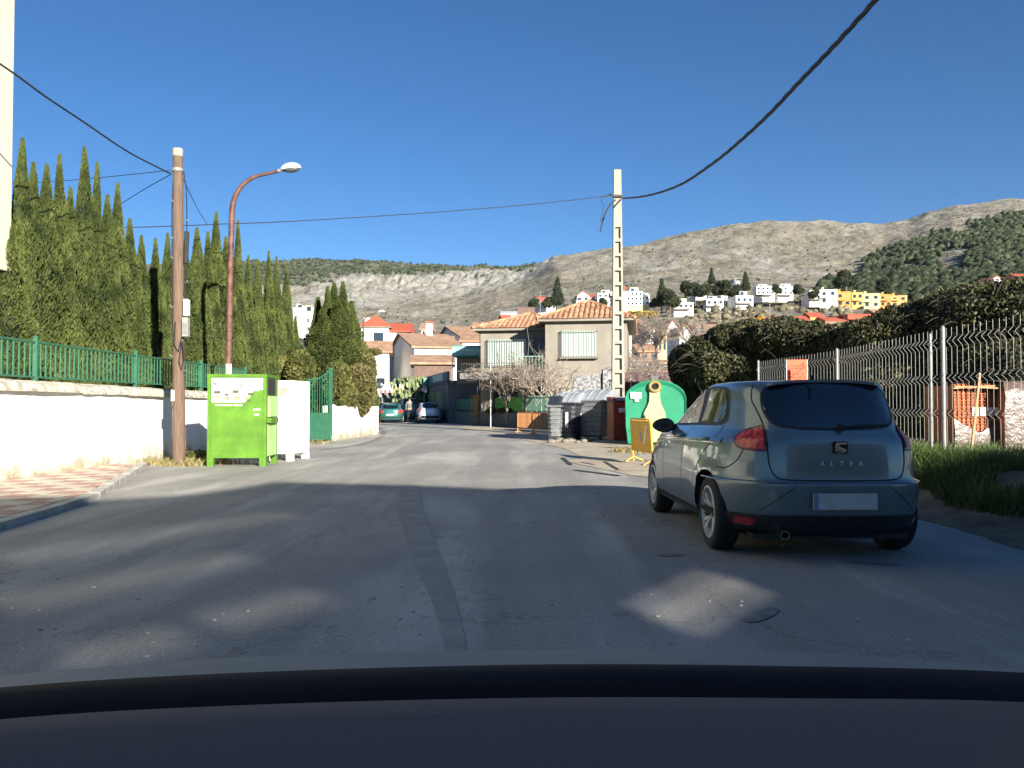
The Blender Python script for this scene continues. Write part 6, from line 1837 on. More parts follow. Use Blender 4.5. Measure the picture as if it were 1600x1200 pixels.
# street mirror / round sign
ms = thing("traffic_mirror", "round dark traffic mirror on a leaning post before the lorry", "mirror", (P(601, 655, 64).x, 64, 0))
b = MB(); b.tube([(0.1, 0, 0), (-.35, 0, 2.5)], .04, 6); b.build("post", M_grey, ms)
b = MB(); b.M = Matrix.Translation((-.4, -.03, 2.75)); b.lathe([(0, -.04), (.25, -.03), (.28, 0), (.26, .05), (0, .06)], 16, 'y'); b.build("mirror_disc", mat("mirror_dark", (.09, .11, .13), .2, .1, 3, metal=.5), ms, smooth=True)
# triangular warning sign
ts = thing("warning_sign", "triangular road warning sign with red rim beside the garage doors", "road sign", (P(663, 655, 61).x, 61, 0))
b = MB(); b.tube([(0, 0, 0), (0, 0, 2.3)], .04, 7); b.build("post", M_galv, ts)
zc = 2.05 + .35
tri = lambda s, y: [(-s, y, zc - s * .577), (s, y, zc - s * .577), (0, y, zc + s * 1.155)]
b = MB(); b.extr(tri(.30, -.06), (0, .02, 0)); pl_ = b.build("plate", mat("sign_red", (.45, .06, .07), .5, .1, 5), ts)
b = MB(); b.extr(tri(.205, -.068), (0, .0075, 0)); b.build("plate_face", M_plwhite, pl_)
b = MB(); b.box(-.025, -.073, zc - .06, .025, -.0685, zc + .12); b.lathe([(0, -.073), (.045, -.073), (.045, -.0685)], 10, 'y', (0, 0, zc + .1)); b.build("pictogram", M_frame, pl_)
b = MB(); b.box(-.2, -.05, .9, .2, 0, 2.0, .01) if False else None
# green street wall behind the sign
gf = thing("street_wall", "pale green garden wall behind the warning sign", "wall", (P(640, 640, 72).x, 70, 0), R(6))
b = MB(); b.box(0, 0, 0, 3.0, .25, 2.6); b.build("wall_body", mat("mint_wall", (.16, .24, .20), .9, .15, 1.5), gf)
b = MB(); b.box(-2.2, 1, 0, 0, 1.25, 2.3); b.build("wall_body", M_lowwall, gf)
# ------------------------------------------------------------------ vehicles
M_rubber = mat("tyre_rubber", (.012, .012, .013), .75, .2, 20)
M_rim = mat("alloy", (.52, .51, .47), .4, .1, 9, metal=.25)
M_trim = mat("black_trim", (.012, .013, .015), .55, .15, 8)
M_cglass = mat("tinted_glass", (.006, .009, .013), .03, .1, 2, spec=1.0, coat=.6)
M_gap = mat("panel_gap", (.006, .006, .008), .9, .1, 5)
M_lampred = mat("lamp_red", (.55, .012, .012), .25, .35, 22, spec=.35, coat=.25, col2=(.85, .10, .07), lo=.4, hi=.62)
M_lampdk = mat("lamp_bezel", (.16, .01, .03), .2, .2, 9, spec=.4, coat=.3)
M_chrome = mat("chrome", (.72, .72, .72), .15, .05, 5, metal=1)
def paint(name, c):
    return mat(name, c, .32, .04, 3, metal=.35, spec=.5, coat=.9)

def catmull(rows, n):
    rows = np.array(rows, float); m = len(rows); t = np.linspace(0, m - 1, n)
    out = []
    for q in t:
        i = min(int(q), m - 2); f = q - i
        p0, p1, p2, p3 = rows[max(i - 1, 0)], rows[i], rows[i + 1], rows[min(i + 2, m - 1)]
        a = .5 * ((2 * p1) + (-p0 + p2) * f + (2 * p0 - 5 * p1 + 4 * p2 - p3) * f * f + (-p0 + 3 * p1 - 3 * p2 + p3) * f ** 3)
        lo_, hi_ = np.minimum(p1, p2), np.maximum(p1, p2)
        out.append(np.clip(a, lo_ - .15 * (hi_ - lo_) - 1e-9, hi_ + .15 * (hi_ - lo_) + 1e-9))
    return np.array(out)

class CarBody:
    """closed shell made of stacked plan outlines; rows: z, y_rear, y_front, half width, rear corner power, front corner power"""
    def __init__(s, rows, wheels, wr, nlev=84, nar=112, flare=.022, ymid=1.3):
        L_ = catmull(rows, nlev)
        V, Fc = [], []
        for z, yr, yf, w, pr_, pf in L_:
            yc = min(max(ymid, yr + .25 * (yf - yr)), yr + .7 * (yf - yr))
            for j in range(nar):
                a = 2 * math.pi * (j + .5) / nar
                c, sn = math.cos(a), math.sin(a)
                p = pr_ if sn < 0 else pf
                k_ = (abs(c) ** p + abs(sn) ** p) ** (-1 / p)
                x = w * c * k_; yy_ = yc + (yc - yr if sn < 0 else yf - yc) * sn * k_
                for wy in wheels:
                    d = math.hypot(yy_ - wy, z - wr)
                    if abs(x) > w * .8 and z < .85:
                        x += math.copysign(flare * math.exp(-((d - wr - .06) / .07) ** 2), x)
                V.append((x, yy_, z))
        for i in range(nlev - 1):
            for j in range(nar):
                Fc.append((i * nar + j, i * nar + (j + 1) % nar, (i + 1) * nar + (j + 1) % nar, (i + 1) * nar + j))
        Fc.append(tuple(range(nar))[::-1]); Fc.append(tuple((nlev - 1) * nar + j for j in range(nar)))
        s.V, s.F = V, Fc
        s.bvh = BVHTree.FromPolygons([Vector(v) for v in V], Fc)
        s.wheels, s.wr = wheels, wr
    def shell(s, mats, arch=.055):
        me = bpy.data.meshes.new("body"); me.from_pydata(s.V, [], s.F)
        tmp = bpy.data.objects.new("tmp_body", me); COL.objects.link(tmp)
        cuts = []
        for wy in s.wheels:
            for sd in (-1, 1):
                b = MB(); x0, x1 = (.52, 1.2) if sd > 0 else (-1.2, -.52)
                b.lathe([(s.wr + arch, x0), (s.wr + arch, x1)], 40, 'x', (0, wy, s.wr), cap=True)
                o = b.build("tmp_cut", []); cuts.append(o)
                bmx = tmp.modifiers.new("b", 'BOOLEAN'); bmx.operation = 'DIFFERENCE'; bmx.object = o; bmx.solver = 'EXACT'
        import bmesh
        for o in cuts:
            bb3 = bmesh.new(); bb3.from_mesh(o.data); bmesh.ops.recalc_face_normals(bb3, faces=bb3.faces); bb3.to_mesh(o.data); bb3.free()
        bb3 = bmesh.new(); bb3.from_mesh(me); bmesh.ops.recalc_face_normals(bb3, faces=bb3.faces); bb3.to_mesh(me); bb3.free()
        dg = bpy.context.evaluated_depsgraph_get()
        out = bpy.data.meshes.new_from_object(tmp.evaluated_get(dg))
        for o in cuts + [tmp]: bpy.data.objects.remove(o)
        out.materials.clear()
        for m_ in mats: out.materials.append(m_)
        idx = []
        for p in out.polygons:
            c = p.center; k_ = 0
            if c.z < .20: k_ = 1
            for wy in s.wheels:
                d = math.hypot(c.y - wy, c.z - s.wr)
                if d < s.wr + arch + .004 and abs(c.x) > .5 and (abs(p.normal.x) < .7 or abs(c.x) < .56): k_ = 1
            idx.append(k_)
        out.polygons.foreach_set("material_index", idx)
        out.polygons.foreach_set("use_smooth", [True] * len(idx))
        out.set_sharp_from_angle(angle=R(38))
        out.name = "body"
        return out
    def hit(s, o, d):
        l_, n_, i_, _ = s.bvh.ray_cast(Vector(o), Vector(d))
        return l_, n_
    def proj(s, view, p):
        """p=(a,b): 2D coordinates in view 'rear' (x,z), 'left'/'right' (y,z), 'top' (x,y)"""
        if view == 'rear': o, d = (p[0], -4, p[1]), (0, 1, 0)
        elif view == 'front': o, d = (p[0], 8, p[1]), (0, -1, 0)
        elif view == 'left': o, d = (-4, p[0], p[1]), (1, 0, 0)
        elif view == 'right': o, d = (4, p[0], p[1]), (-1, 0, 0)
        elif view == 'top': o, d = (p[0], p[1], 5), (0, 0, -1)
        elif view in ('rl', 'rr'):   # 45 degree corner view; p[0] runs along the corner from side to rear
            sg_ = -1 if view == 'rl' else 1
            e = Vector((-sg_, -1, 0)).normalized() * 1.0       # towards rear centre
            base = Vector((sg_ * .75, -.55, 0)) + e * p[0]
            dirn = Vector((-sg_, 1, 0)).normalized()
            o, d = base - dirn * 4 + Vector((0, 0, p[1])), dirn
        l_, n_ = s.hit(o, d)
        return l_, n_
    def patch(s, view, poly, m, name, par, off=.004, res=.05, smooth_poly=True, rim=None):
        if smooth_poly:
            pts = closed_spline(poly, 6)
        else: pts = subdiv_poly(poly, res)
        pts = [Vector(p) for p in pts]
        xs_ = [p.x for p in pts]; ys_ = [p.y for p in pts]
        inner = []
        x = min(xs_) + res / 2
        while x < max(xs_):
            y = min(ys_) + res / 2
            while y < max(ys_):
                if inside((x, y), pts) and min((Vector((x, y)) - q).length for q in pts) > res * .4: inner.append(Vector((x, y)))
                y += res
            x += res
        allp = pts + inner
        edges = [(i, (i + 1) % len(pts)) for i in range(len(pts))]
        vo, eo, fo, *_ = geometry.delaunay_2d_cdt([p.to_2d() if len(p) > 2 else p for p in allp], edges, [], 1, 1e-6)
        V, ok = [], []
        for p in vo:
            l_, n_ = s.proj(view, p)
            if l_ is None: V.append(None)
            else:
                if n_.dot(l_ - Vector((0, 1.2, .7))) < 0: n_ = -n_
                V.append(l_ + n_ * off)
        b = MB(); mp = {}
        for f in fo:
            if any(V[i] is None for i in f): continue
            for i in f:
                if i not in mp: mp[i] = len(b.v); b.v.append(tuple(V[i]))
            b.f.append(tuple(mp[i] for i in f)); b.m.append(0)
        # flip towards outside
        me = b.mesh(name, m, True)
        if me.polygons and sum(p.normal.dot(p.center - Vector((0, 1.2, .7))) for p in me.polygons) < 0: me.flip_normals()
        return link(name, me, par)
    def line(s, view, pts, w, m, name, par, off=.003, closed=False, h=None):
        P_ = []
        pts2 = closed_spline(pts, 8) if closed else open_spline(pts, 8)
        for p in pts2:
            l_, n_ = s.proj(view, p)
            if l_ is None: continue
            if n_.dot(l_ - Vector((0, 1.2, .7))) < 0: n_ = -n_
            P_.append((l_, n_))
        if closed: P_.append(P_[0])
        b = MB()
        k_ = len(P_)
        for i, (l_, n_) in enumerate(P_):
            t = (P_[min(i + 1, k_ - 1)][0] - P_[max(i - 1, 0)][0]).normalized()
            sd = t.cross(n_).normalized() * w / 2
            b.v += [tuple(l_ - sd + n_ * off), tuple(l_ + n_ * (off + (h or 0))), tuple(l_ + sd + n_ * off)]
        for i in range(k_ - 1):
            b.f += [(i * 3, i * 3 + 1, i * 3 + 4, i * 3 + 3), (i * 3 + 1, i * 3 + 2, i * 3 + 5, i * 3 + 4)]; b.m += [0, 0]
        return b.build(name, m, par, smooth=True)
def closed_spline(pts, n):
    out = []; m = len(pts)
    for i in range(m):
        p0, p1, p2, p3 = [Vector(pts[(i + k) % m][:2]) for k in (-1, 0, 1, 2)]
        c1 = len(pts[i]) > 2; c2 = len(pts[(i + 1) % m]) > 2       # third value marks a sharp corner
        if c1: p0 = p1 - (p2 - p1)
        if c2: p3 = p2 + (p2 - p1)
        for k_ in range(n):
            t = k_ / n
            out.append(.5 * ((2 * p1) + (-p0 + p2) * t + (2 * p0 - 5 * p1 + 4 * p2 - p3) * t * t + (-p0 + 3 * p1 - 3 * p2 + p3) * t ** 3))
    return out
def open_spline(pts, n):
    return [Vector((p.x, p.y)) for p in spline([(q[0], q[1], 0) for q in pts], n)]
def subdiv_poly(poly, res):
    out = []
    for i in range(len(poly)):
        a, c = Vector(poly[i]), Vector(poly[(i + 1) % len(poly)])
        k_ = max(1, int((c - a).length / res))
        out += [a.lerp(c, j / k_) for j in range(k_)]
    return out
def inside(p, poly):
    x, y = p; r_ = False
    for i in range(len(poly)):
        a, c = poly[i], poly[i - 1]
        if (a[1] > y) != (c[1] > y) and x < (c[0] - a[0]) * (y - a[1]) / (c[1] - a[1]) + a[0]: r_ = not r_
    return r_

def wheel_meshes(r=.315, rim=.215, w=.2, spokes=5):
    b = MB(); hw_ = w / 2
    b.lathe([(rim, -hw_ + .012), (rim + .02, -hw_), (r - .035, -hw_), (r - .008, -hw_ + .02), (r, -hw_ + .05), (r, hw_ - .05), (r - .008, hw_ - .02), (r - .035, hw_), (rim + .02, hw_), (rim, hw_ - .012)], 48, 'x')
    ty = b.mesh("tyre", M_rubber, True, 40)
    b = MB()   # rim: outer lip and barrel; +x is the outside
    b.lathe([(rim + .006, hw_ - .004), (rim - .008, hw_ - .002), (rim - .018, hw_ - .02), (rim - .03, hw_ - .10)], 48, 'x')
    b.lathe([(0, hw_ - .030), (.028, hw_ - .028), (.033, hw_ - .04), (.055, hw_ - .05), (.06, hw_ - .075)], 24, 'x')
    for i in range(spokes):
        a = 2 * math.pi * i / spokes
        def pt(rr, ang, x): return (x, rr * math.cos(a + ang), rr * math.sin(a + ang))
        for s in (-1, 1):
            q = [pt(.045, s * .55, hw_ - .045), pt(.045, s * .02, hw_ - .042), pt(rim * .62, s * .03, hw_ - .028), pt(rim - .012, s * .10, hw_ - .016), pt(rim - .012, s * .30, hw_ - .018), pt(rim * .62, s * .215, hw_ - .03)]
            n_ = len(q); v = q + [(x - .03, y, z) for x, y, z in q]
            f = [tuple(range(n_)), tuple(range(n_, 2 * n_))[::-1]] + [(j, n_ + j, n_ + (j + 1) % n_, (j + 1) % n_) for j in range(n_)]
            b.add(v, f)
        for k_ in range(1):
            b.lathe([(0, hw_ - .034), (.007, hw_ - .034), (.007, hw_ - .05)], 6, 'x', (0, .042 * math.cos(a + .63), .042 * math.sin(a + .63)))
    rm = b.mesh("rim", M_rim, False, 35)
    b = MB(); b.lathe([(0, hw_ - .10), (rim - .028, hw_ - .10)], 24, 'x'); b.lathe([(0, hw_ - .075), (.13, hw_ - .078), (.13, hw_ - .09)], 24, 'x')
    bk = b.mesh("brake_disc", mat("brake_dark", (.03, .028, .026), .6, .3, 8, metal=.4), True)
    return ty, rm, bk
WM = wheel_meshes()
def add_wheels(par, wheels, track, r=.315, yawf=0, scale=1.0):
    for wy in wheels:
        for sd in (-1, 1):
            w = thing("wheel", "", "", (sd * track, wy, r)); del w['label']; del w['category']
            w.parent = par
            w.rotation_euler = (rnd.uniform(0, 1.2), 0, 0 if sd > 0 else math.pi)
            w.scale = (scale,) * 3
            ty, rm, bk = WM
            link("tyre", ty, w); link("rim", rm, w); link("brake_disc", bk, w)

# ---- the parked blue-grey compact MPV
ROWS = [(.19, -.45, 3.10, .66, 4.3, 4), (.215, -.60, 3.30, .76, 4.3, 4), (.28, -.70, 3.40, .82, 4.3, 3.4), (.36, -.755, 3.44, .845, 4.3, 3.2), (.46, -.785, 3.46, .857, 4.3, 3.0), (.56, -.80, 3.46, .864, 4.3, 3.0),
        (.615, -.802, 3.44, .866, 4.3, 3), (.628, -.782, 3.43, .866, 4.1, 3), (.64, -.76, 3.42, .865, 4.1, 3), (.70, -.75, 3.36, .863, 4.1, 3), (.78, -.745, 3.24, .857, 4.1, 3), (.86, -.738, 3.02, .848, 4.1, 3), (.92, -.730, 2.76, .836, 4.1, 3.2),
        (.965, -.718, 2.50, .805, 4.1, 3.4), (1.00, -.703, 2.28, .768, 4.1, 3.6), (1.03, -.69, 2.10, .742, 4.1, 3.6), (1.10, -.655, 1.92, .715, 4.1, 3.6), (1.18, -.605, 1.72, .692, 4.1, 3.4), (1.26, -.55, 1.50, .668, 4.1, 3.2), (1.33, -.49, 1.26, .655, 4.1, 3),
        (1.375, -.44, 1.06, .640, 4.1, 3), (1.405, -.38, .92, .618, 4.1, 3), (1.418, -.31, .78, .588, 4.1, 3), (1.428, -.18, .62, .52, 3.0, 3), (1.435, 0, .46, .34, 3, 3), (1.439, .12, .34, .15, 2.5, 2.5)]
M_carp = paint("paint_bluegrey", (.125, .168, .182))
car = thing("parked_car", "blue grey compact people carrier parked at the right, seen from behind", "car", (2.50, 7.10, 0), R(1.2))
cb_ = CarBody(ROWS, (0, 2.45), .31)
body = link("body", cb_.shell((M_carp, M_trim)), car)
add_wheels(car, (0, 2.45), .735)
# rear screen
RG = [(0, 1.400), (.24, 1.397), (.40, 1.378), (.482, 1.33), (.505, 1.23), (.495, 1.13), (.44, 1.066), (.30, 1.042), (.15, 1.036), (0, 1.034)]
RG = RG + [(-x, z) for x, z in RG[-2:0:-1]]
rw = cb_.patch('rear', RG, M_cglass, "rear_window", car, .005, .045)
cb_.line('rear', RG, .018, M_trim, "window_seal", rw, .007, True)
# spoiler lip over the screen
sp_ = [(-.45, 1.385), (-.26, 1.408), (0, 1.415), (.26, 1.408), (.45, 1.385)]
b = MB(); ps = []
for x, z in open_spline(sp_, 6):
    l_, n_ = cb_.proj('rear', (x, z))
    ps.append(l_)
for i, p in enumerate(ps): b.v += [tuple(p + Vector((0, .14, .012))), tuple(p + Vector((0, -.075, .012))), tuple(p + Vector((0, -.075, -.010))), tuple(p + Vector((0, .02, -.03)))]
for i in range(len(ps) - 1):
    for j in range(4): b.f.append((i * 4 + j, i * 4 + (j + 1) % 4, i * 4 + 4 + (j + 1) % 4, i * 4 + 4 + j)); b.m.append(0)
b.f += [(0, 1, 2, 3), tuple(len(b.v) - 4 + j for j in (3, 2, 1, 0))]; b.m += [0, 0]
spo = b.build("roof_spoiler", M_carp, car, smooth=True, angle=40)
# tail lamps, tailgate seams, bumper seam
for sd, vw in ((-1, 'rl'), (1, 'rr')):
    TLp = [(-.088, .925, 1), (-.092, .962), (-.012, 1.019), (.150, 1.060, 1), (.20, .97), (.226, .868, 1), (.078, .870), (-.034, .887)]
    tl_ = cb_.patch(vw, TLp, M_lampdk, "tail_light", car, .007, .03)
    C_ = Vector((.08, .955))
    inn = [(C_.x + (p[0] - C_.x) * .88, C_.y + (p[1] - C_.y) * .86) + tuple(p[2:]) for p in TLp]
    cb_.patch(vw, inn, M_lampred, "lamp_lens", tl_, .012, .03)
    cb_.line(vw, TLp, .012, M_gap, "lamp_seal", tl_, .006, True)
TG = [(.52, 1.385), (.54, 1.352), (.555, 1.262), (.54, 1.16), (.527, 1.058), (.532, .885), (.525, .76), (.49, .675), (.41, .648), (.2, .644), (0, .643)]
TG = [(-x, z) for x, z in TG] + TG[-2::-1]
cb_.line('rear', TG, .010, M_gap, "tailgate_seam", car, .0025)
cb_.line('rear', [(-.86, .612), (-.6, .622), (0, .624), (.6, .622), (.86, .612)], .016, M_chrome if False else M_carp, "bumper_crease", car, .002, h=.006)
# recessed number plate area
PR = [(-.36, .59), (.36, .59), (.54, .44), (.44, .385), (-.44, .385), (-.54, .44)]
cb_.line('rear', [(-.36, .60), (-.50, .49), (-.60, .40)], .006, M_gap, "bumper_fold", car, .002)
cb_.line('rear', [(.36, .60), (.50, .49), (.60, .40)], .006, M_gap, "bumper_fold", car, .002)
b = MB(); b.box(-.245, -.832, .428, .245, -.815, .552, .004); npl = b.build("number_plate", mat("plate_blank", (.42, .41, .38), .5, .12, 12), car)
b = MB(); b.box(-.243, -.8345, .430, -.205, -.8325, .550); b.build("plate_band", mat("plate_blue", (.16, .20, .30), .5, .1, 5), npl)
# black lower valance, reflectors, exhaust
VA = [(-.83, .355), (-.5, .375), (0, .378), (.5, .375), (.83, .355), (.80, .25), (.60, .215), (-.60, .215), (-.80, .25)]
cb_.patch('rear', VA, M_trim, "lower_valance", car, .012, .035)
for sd in (-1, 1):
    cb_.patch('rear', [(sd * .60, .345), (sd * .72, .345), (sd * .72, .285), (sd * .62, .285)], mat("reflector_red", (.30, .01, .02), .25, .2, 9, coat=.8), "reflector", car, .017, .04, False)
b = MB(); b.lathe([(.028, -.80), (.032, -.80), (.032, -.5)], 14, 'y', (-.45, 0, .235)); b.build("exhaust_tip", M_chrome, car)
b = MB(); b.box(-.62, -.55, .17, .62, 3.0, .21); b.build("underbody", M_trim, car)
b = MB(); b.tube([(-.5, -.3, .24), (-.2, -.45, .23), (.3, -.45, .23)], .06, 8); b.build("silencer", M_grey, car)
# emblem: rounded plate with slanted S strokes; model letters
l_, n_ = cb_.proj('rear', (0, .90)); ye = l_.y
EM = Matrix.Translation((0, ye - .016, .895)) @ Matrix.Scale(.78, 4)
b = MB(); b.M = EM; b.box(-.072, -.002, -.06, .072, .012, .06, .012); em = b.build("emblem", M_gap, car)
b = MB(); b.M = EM
def ebar(q): b.extr([(x, -.010, z) for x, z in q], (0, .008, 0))
ebar([(-.060, .012), (-.050, .040), (-.035, .050), (.060, .050), (.058, .032), (-.020, .030), (.0, .018)])
ebar([(-.062, .004), (-.02, .012), (.062, -.022), (.060, -.030), (.03, -.022), (-.058, -.004)][::1])
ebar([(-.060, -.050), (.035, -.050), (.050, -.042), (.060, -.034), (.02, -.022), (-.058, -.014), (-.060, -.032), (.015, -.036)])
b.build("emblem_mark", M_chrome, em)
for i, ch in enumerate("ALTEA"):
    text_mesh("letter", ch, .050, M_plwhite, car, Matrix.Translation((-.148 + i * .074, ye - .034, .772)) @ FACE_CAM, .002)
# wiper
wp = [cb_.proj('rear', (x, z))[0] + Vector((0, -.022, 0)) for x, z in ((.02, 1.045), (.15, 1.058), (.42, 1.066))]
b = MB(); b.tube(wp, .010, 6); b.lathe([(.028, -.03), (.028, .02)], 12, 'y', tuple(wp[0]), cap=True); b.build("rear_wiper", M_trim, car)
# aerial base
l_, n_ = cb_.proj('top', (.0, -.16)); b = MB(); b.tube([l_, l_ + Vector((0, -.04, .035))], [.016, .008], 7); b.build("aerial", M_trim, car)
# side glass, mouldings, doors, handles, mirror for both sides
SW = {'front_side_window': [(1.50, 1.032, 1), (.70, 1.055, 1), (.735, 1.352, 1), (.80, 1.35), (1.10, 1.19), (1.34, 1.085)],
      'rear_side_window': [(.60, 1.058, 1), (.06, 1.075, 1), (-.025, 1.14), (.075, 1.342, 1), (.30, 1.368), (.55, 1.366, 1)]}
for vw, sd in (('left', -1), ('right', 1)):
    outline = [(1.62, 1.018), (.65, 1.036), (.02, 1.052), (-.075, 1.13), (-.02, 1.25), (.03, 1.358), (.30, 1.386), (.66, 1.380), (.86, 1.35), (1.15, 1.19), (1.42, 1.07)]
    pb2 = cb_.patch(vw, outline, M_trim, "window_surround", car, .003, .06)
    for nm, pl2 in SW.items():
        cb_.patch(vw, pl2, M_cglass, nm, car, .007, .06)
    # body-coloured B pillar stays black; door seams
    cb_.line(vw, [(.82, 1.03), (.82, .87), (.87, .60), (.89, .44), (.88, .30)], .009, M_gap, "door_seam", car, .002)
    cb_.line(vw, [(-.02, 1.05), (-.03, .93), (.16, .80), (.36, .62), (.44, .42), (.46, .30)], .009, M_gap, "door_seam", car, .002)
    cb_.line(vw, [(1.66, 1.0), (1.70, .72), (1.74, .45), (1.72, .30)], .009, M_gap, "door_seam", car, .002)
    cb_.line(vw, [(-.19, .715), (-.27, .705), (-.37, .73), (-.46, .79), (-.50, .87)], .008, M_gap, "bumper_seam", car, .002)
    cb_.line(vw, [(-.2, .925), (.4, .915), (1.0, .90), (1.6, .87), (2.3, .83)], .05, M_carp, "shoulder_crease", car, .0005, h=.010)
    cb_.patch(vw, [(.40, .30), (2.18, .30), (2.20, .225), (.38, .225)], M_trim, "sill_trim", car, .006, .07, False)
    for yh in (.06, .88):
        l_, n_ = cb_.proj(vw, (yh, .93))
        b = MB(); b.tube([l_ + Vector((0, -.02, 0)), l_ + Vector((sd * .038, .02, .004)), l_ + Vector((sd * .038, .16, -.002)), l_ + Vector((0, .20, -.01))], .013, 7); hd = b.build("door_handle", M_carp, car, smooth=True)
        b = MB(); b.tube([l_ + Vector((sd * .004, .02, -.003)), l_ + Vector((sd * .004, .16, -.008))], .017, 6); b.build("handle_recess", M_gap, hd)
    l_, n_ = cb_.proj(vw, (1.50, 1.00))
    b = MB(); V0, F0 = ICO2
    c = l_ + Vector((sd * .135, .0, .012))
    b.add([(c.x + x * .115, c.y + y * (.075 if y > 0 else .05), c.z + z * .075 * (1 - .15 * x * sd)) for x, y, z in V0], [tuple(int(q) for q in f) for f in F0]); 
    mr_ = b.build("door_mirror", M_trim, car, smooth=True)
    b = MB(); b.tube([l_ + Vector((0, .02, -.01)), l_ + Vector((sd * .09, .015, .0))], [.04, .028], 8); b.build("mirror_arm", M_trim, mr_)
    b = MB(); b.add([(c.x + x * .098, c.y - .046, c.z + z * .058) for x, z in [(math.cos(w), math.sin(w)) for w in np.linspace(0, 6.28, 19)[:-1]]], [tuple(range(18))]); b.build("mirror_glass", mat("mirror_glass", (.10, .11, .11), .12, .1, 3, metal=.8), mr_)
# headlamps and windscreen for completeness
cb_.patch('front', [(-.60, 1.05), (.60, 1.05), (.50, 1.36), (-.50, 1.36)], M_cglass, "windscreen", car, .005, .07)
for sd in (-1, 1): cb_.patch('front', [(sd * .45, .60), (sd * .72, .64), (sd * .74, .76), (sd * .50, .70)], M_plwhite, "headlight", car, .006, .05)
cb_.patch('front', [(-.30, .55), (.30, .55), (.26, .68), (-.26, .68)], M_trim, "grille", car, .005, .05, False)

# ---- far cars
def far_car(label, u, v, Y, rz, col, hatch="white", rows=None, rg=None, lampm=None, lamp=None, s=1.0, bump=None):
    t = thing("parked_car", label, "car", (P(u, v, Y).x, Y, 0), rz, "cars parked at the far end of the street")
    rows = rows or [(a[0] * s,) + a[1:] for a in ROWS]
    c_ = CarBody(rows, (0, 2.5), .30, 44, 64, .015)
    link("body", c_.shell((col, M_trim)), t)
    add_wheels(t, (0, 2.5), .74, .31)
    g_ = rg or [(x, z * s) for x, z in RG]
    c_.patch('rear', g_, M_cglass, "rear_window", t, .006, .09)
    L1 = lamp or [(.56, .98), (.78, 1.0), (.80, .82), (.64, .80)]
    for sd in (-1, 1): c_.patch('rear', [(sd * x, z) for x, z in L1], lampm or M_lampred, "tail_light", t, .008, .05)
    for vw in ('left', 'right'):
        c_.patch(vw, [(y, z * s) for y, z in ((2.0, 1.04), (.45, 1.04), (.1, 1.25), (.7, 1.39), (1.3, 1.36))], M_cglass, "side_window", t, .006, .1)
    b = MB(); b.box(-.25, -.85, .50, .25, -.835, .61) ; b.build("number_plate", M_plwhite, t)
    if bump: c_.patch('rear', bump, M_trim, "lower_bumper", t, .006, .08, False)
    return t, c_
p_teal = paint("paint_teal", (.03, .14, .13)); p_wh = paint("paint_white", (.62, .64, .66)); p_gr = paint("paint_grey", (.16, .18, .21)); p_dk = paint("paint_dark", (.02, .022, .03))
far_car("teal hatchback parked at the far left of the street", 611, 660, 57.2, R(5), p_teal, lamp=[(.50, .86), (.80, .86), (.80, .70), (.50, .70)], s=.93, bump=[(-.8, .42), (.8, .42), (.8, .36), (-.8, .36)])
far_car("white hatchback parked at the far right by the garages", 671, 660, 57.0, R(9), p_wh, lamp=[(.58, 1.00), (.70, .98), (.78, .80), (.68, .80)], s=.97, bump=[(-.55, .50), (.55, .50), (.68, .34), (-.68, .34)])
far_car("grey van-like car standing between the teal and white hatchbacks", 641, 650, 64.5, R(4), p_gr, s=1.22)
far_car("dark car half hidden behind the teal hatchback", 622, 650, 67, R(2), p_dk, s=1.02)
far_car("dark estate car further back to the left of the lorry", 596, 650, 63, R(8), p_dk, s=.98)

